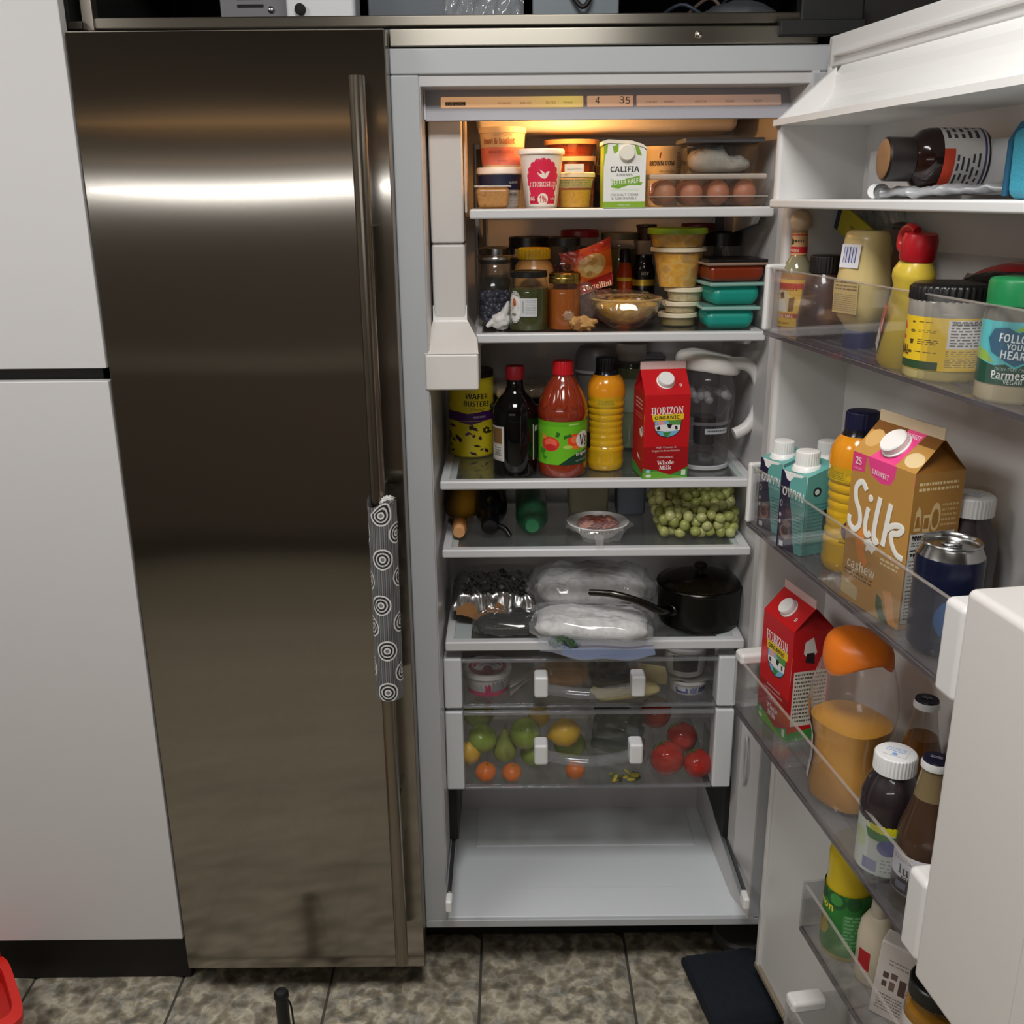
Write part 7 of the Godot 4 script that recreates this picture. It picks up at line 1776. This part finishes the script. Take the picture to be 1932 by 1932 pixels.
	text(o, "calories", 0.016, "f0b8d0", Vector3(-0.049, 0.188, z + 0.0003))
	var tilt := atan2(0.04, 0.037)
	text(o, "UNSWEET", 0.032, "f4d8e4", Vector3(0.012, hs + 0.034, 0.0068), Vector3(-(PI / 2 - tilt), 0, 0), 0, 1, 0.006)


func lower_bin() -> void:
	var y := 0.7355
	var o := dthing("milk_carton", "smaller red milk carton with white cap standing in the lower door bin", "carton", 0.148, y, 0.040, 0.09)
	milk(o, 0.104, 0.074, 0.205, 0.243, "h2")
	# orange juice carafe
	o = dthing("juice_carafe", "clear carafe half full of orange juice with big orange lid", "carafe", 0.372, y, 0.050, 0.35)
	var outer := [[0.0001, 0.0], [0.046, 0.0], [0.054, 0.006], [0.056, 0.03], [0.051, 0.07], [0.0525, 0.105], [0.061, 0.14], [0.064, 0.165], [0.061, 0.195], [0.053, 0.225], [0.0475, 0.245]]
	part(o, "carafe_wall", lathe(outer, 44, 0, TAU, 2.6, 1.0, 0.86), pane("c0b0a4", 0.16, 0.05))
	part(o, "juice", lathe([[0.0001, 0.003], [0.045, 0.003], [0.0525, 0.008], [0.0545, 0.03], [0.0495, 0.07], [0.051, 0.105], [0.0585, 0.138], [0.0001, 0.139]], 44, 0, TAU, 2.6, 1.0, 0.86), m("e2a01e", 0.12, 0.0, {"clearcoat_enabled": true, "clearcoat": 1.0, "clearcoat_roughness": 0.04}))
	part(o, "lid", surf(44, 10, func(u: float, w: float):
		var a: float = u * TAU
		var k: int = int(round(w * 10))
		var rr: float = [0.0485, 0.0505, 0.0512, 0.0505, 0.049, 0.0465, 0.042, 0.034, 0.023, 0.011, 0.0][k]
		var yy: float = [0.236, 0.238, 0.244, 0.252, 0.258, 0.264, 0.27, 0.275, 0.279, 0.281, 0.282][k]
		var dip := 0.018 * cos(a * 2.0 + 0.6) * maxf(0.0, 1.0 - w * 2.2)
		return Vector3(sin(a) * rr * 1.05, yy - dip - 0.06 * sin(a) * rr, cos(a) * rr * 0.92), true), m("ea7a1c", 0.4))
	part(o, "side_label", lathe([[0.0575, 0.032], [0.0535, 0.07], [0.0548, 0.105], [0.0628, 0.14], [0.0655, 0.165]], 14, -1.25, -0.62, 2.6, 1.0, 0.86), mt("ojlabel", 70, 150, "e4ddd8", [["p", "d8863a", [0.5, 0.0, 1.0, 0.0, 1.0, 0.4, 0.8, 0.2]], ["p", "c9402a", [0.0, 0.45, 0.4, 0.5, 0.6, 0.8, 0.3, 1.0, 0.0, 1.0]], ["t", "6a6a90", 0.6, 0.6, 0.95, 0.8, 4, 3]]))
	text(o, "Tropicana", 0.062, "1c3a24", Vector3(-0.0505, 0.122, 0.029), Vector3(0, -0.95, -1.12), 0, 1, 0.014)
	o = dthing("grape_juice", "dark purple juice bottle with white printed cap in the lower door bin", "bottle", 0.535, y, 0.073, 0.8)
	solid(o, "bottle_body", [[0.0001, 0.0], [0.034, 0.0], [0.0375, 0.005], [0.0375, 0.08], [0.040, 0.1], [0.0385, 0.122], [0.031, 0.143], [0.0245, 0.152], [0.0235, 0.16]], m("1c0d14", 0.08, 0.0, {"clearcoat_enabled": true, "clearcoat": 1.0}))
	part(o, "cap", cap_geo(0.0275, 0.156, 0.182, 36), m("e6e6e6", 0.35))
	part(o, "cap_print", sheet(0.03, 0.022).rot(-PI / 2, 0, 0), mt("capprint2", 60, 44, "e6e6e6", [["t", "6a9ad0", 0.05, 0.05, 0.95, 0.6, 3, 3], ["e", "7aa8d8", 0.5, 0.78, 0.12, 0.16]]), Vector3(0, 0.1826, 0.002))
	band(o, "wrap_label", 0.0378, 0.0378, 0.01, 0.088, 0.0, 1.4, mt("grapejuice", 150, 120, "c4c9c0", [["r", "d8d41c", 0.35, 0.0, 0.7, 0.16], ["p", "3f7a34", [0.3, 0.12, 0.75, 0.2, 0.8, 0.36, 0.35, 0.3]], ["e", "4a4a8c", 0.62, 0.42, 0.14, 0.16], ["e", "b9c49a", 0.2, 0.4, 0.12, 0.2], ["r", "7a78a0", 0.3, 0.72, 0.5, 0.95], ["t", "8a8f90", 0.55, 0.66, 0.9, 0.95, 4, 3]]), 24)
	for k in 2:
		o = dthing("tonic_bottle", ["amber drink bottle with black crown cap and white label beside the white housing", "amber drink bottle with black crown cap at the back of the lower door bin"][k], "bottle", [0.612, 0.468][k], y, [0.066, -0.006][k], 0.9, "amber crown capped bottles in the lower door bin")
		solid(o, "bottle_body", [[0.0001, 0.0], [0.032, 0.0], [0.0355, 0.005], [0.0355, 0.1], [0.034, 0.115], [0.027, 0.14], [0.021, 0.165], [0.0155, 0.2], [0.0148, 0.212]], pane("6a5a3c", 0.14) if k == 1 else m("3a2008", 0.07, 0.0, {"clearcoat_enabled": true, "clearcoat": 1.0}))
		solid(o, "drink", [[0.0001, 0.003], [0.034, 0.003], [0.034, 0.1], [0.032, 0.116], [0.026, 0.14], [0.0205, 0.16], [0.0001, 0.16]], m("6a3a08", 0.1))
		if k == 0:
			solid(o, "clear_neck", [[0.0214, 0.165], [0.0158, 0.2], [0.0151, 0.212]], m("7a6a4c", 0.08))
		solid(o, "crown_skirt", [[0.0175, 0.206], [0.0178, 0.211], [0.0165, 0.216]], m("dcdcdc", 0.3))
		solid(o, "crown_cap", [[0.0166, 0.2155], [0.0155, 0.2185], [0.0001, 0.219]], m("15162a", 0.3))
		part(o, "cap_print", sheet(0.016, 0.008).rot(-PI / 2, 0, 0), mt("crownprint", 40, 20, "15162a", [["t", "b9b9c4", 0.05, 0.1, 0.95, 0.9, 2, 3]]), Vector3(0, 0.2194, 0))
		band(o, "label", 0.0357, 0.0357, 0.03, 0.088, -0.15, 1.15, mt("tonic", 120, 90, "dcdae2", [["r", "3a3436", 0.0, 0.62, 1.0, 1.0], ["t", "8a888c", 0.1, 0.08, 0.45, 0.24, 3, 3], ["r", "77758a", 0.2, 0.72, 0.4, 0.9]]), 20)
		text(o, "luna", 0.036, "3a4a40", Vector3(0, 0.065, 0), Vector3(0, -0.25, 0), 0.0366, 2, 0.013)
		text(o, "tonic", 0.022, "55585a", Vector3(0, 0.055, 0), Vector3(0, -0.3, 0), 0.0366, 1, 0.005)


func half_bin() -> void:
	var y := 0.5215
	var o := dthing("lemon_juice", "green and yellow lemon juice bottle in the short bottom door bin", "bottle", 0.447, y, 0.066, 0.55)
	solid(o, "bottle_body", [[0.0001, 0.0], [0.032, 0.0], [0.0355, 0.006], [0.036, 0.11], [0.034, 0.125], [0.0335, 0.14], [0.0345, 0.17], [0.031, 0.19], [0.02, 0.202], [0.0001, 0.204]], m("c9b01c", 0.3))
	band(o, "green_sleeve", 0.036, 0.0363, 0.01, 0.118, 0.0, PI, mt("lemonjuice", 260, 140, "2c7a34", [["p", "1c4a24", [0.3, 0.0, 0.42, 0.0, 0.44, 0.16, 0.36, 0.22, 0.3, 0.14]], ["e", "1f5a2a", 0.5, 0.12, 0.07, 0.14], ["e", "3f8f40", 0.5, 0.11, 0.045, 0.09], ["e", "1f5a2a", 0.62, 0.1, 0.05, 0.12], ["e", "b9a030", 0.37, 0.62, 0.09, 0.18], ["e", "8a7a28", 0.36, 0.56, 0.03, 0.05], ["r", "4a9050", 0.56, 0.3, 0.72, 0.86], ["t", "7ab080", 0.57, 0.32, 0.71, 0.84, 9, 5]]), 40)
	text(o, "lemon", 0.05, "e0d040", Vector3(0, 0.09, 0), Vector3(0, -0.75, 0), 0.0372, 1, 0.013)
	o = dthing("cream_bottle", "cream squeeze bottle with red stripe behind the folded print carton", "bottle", 0.515, y, 0.055, 0.5)
	part(o, "bottle_body", lathe([[0.0001, 0.0], [0.024, 0.0], [0.027, 0.005], [0.027, 0.075], [0.024, 0.1], [0.016, 0.115], [0.012, 0.118], [0.0001, 0.118]], 28, 0, TAU, 2.4, 1.0, 0.8), m("d0c4ac", 0.4))
	part(o, "cap", lathe([[0.013, 0.114], [0.012, 0.136], [0.0001, 0.138]], 20), m("c9c0b0", 0.4))
	part(o, "red_stripe", lathe([[0.0275, 0.028], [0.0275, 0.06]], 10, -0.5, 0.2, 2.4, 1.0, 0.8), m("b01c24", 0.4))
	o = dthing("tea_carton", "pale grey carton with brown printed squares leaning in the short door bin", "carton", 0.578, y, 0.062, 0.75)
	part(o, "carton_body", rbox(0.05, 0.125, 0.03, 0.002), mt("teacarton", 90, 200, "cfc8c2", [["r", "5a4440", 0.2, 0.38, 0.36, 0.46], ["r", "6a524c", 0.42, 0.36, 0.6, 0.44], ["r", "5a4440", 0.2, 0.5, 0.34, 0.58], ["r", "7a625a", 0.4, 0.48, 0.56, 0.6], ["r", "5a4440", 0.66, 0.4, 0.86, 0.62], ["t", "77706c", 0.15, 0.68, 0.85, 0.92, 6, 4], ["t", "8a8078", 0.3, 0.2, 0.85, 0.3, 2, 5]]), Vector3.ZERO, Vector3(0, 0, -0.06))
	part(o, "top_flap", bx(-0.022, 0.022, 0.1245, 0.1265, -0.013, 0.013, 0.0006), m("c4bdb6", 0.5), Vector3(0.0075, 0, 0))
	o = dthing("fruit_jar", "jar with white label and big yellow fruit print at the bottom of the door", "jar", 0.665, y, 0.055, 0.85)
	jar(o, 0.038, 0.135, 0.033, pane("9a7a3c", 0.1), m("b07818", 0.2), 0.78, m("141312", 0.35), 0.022, 0.0355)
	band(o, "fruit_label", 0.0383, 0.0383, 0.012, 0.082, -0.1, 1.2, mt("fruit", 130, 100, "d4cdc8", [["p", "e8b412", [0.4, 0.05, 0.56, 0.1, 0.66, 0.4, 0.62, 0.66, 0.5, 0.78, 0.36, 0.66, 0.3, 0.3]], ["r", "b98a1c", 0.86, 0.0, 1.0, 1.0], ["t", "4a4450", 0.15, 0.86, 0.7, 0.97, 1, 3]]), 24)
	text(o, "ananas", 0.038, "3a3440", Vector3(0, 0.021, 0), Vector3(0, -0.2, 0), 0.0392, 1, 0.008)
	o = dthing("pickle_jar", "small olive brown jar with black lid tucked behind the fruit print jar", "jar", 0.63, y, -0.015)
	jar(o, 0.034, 0.17, 0.03, pane("6a6040", 0.1), m("5a4e2c", 0.3), 0.8, m("0e0e0e", 0.4), 0.03, 0.034)
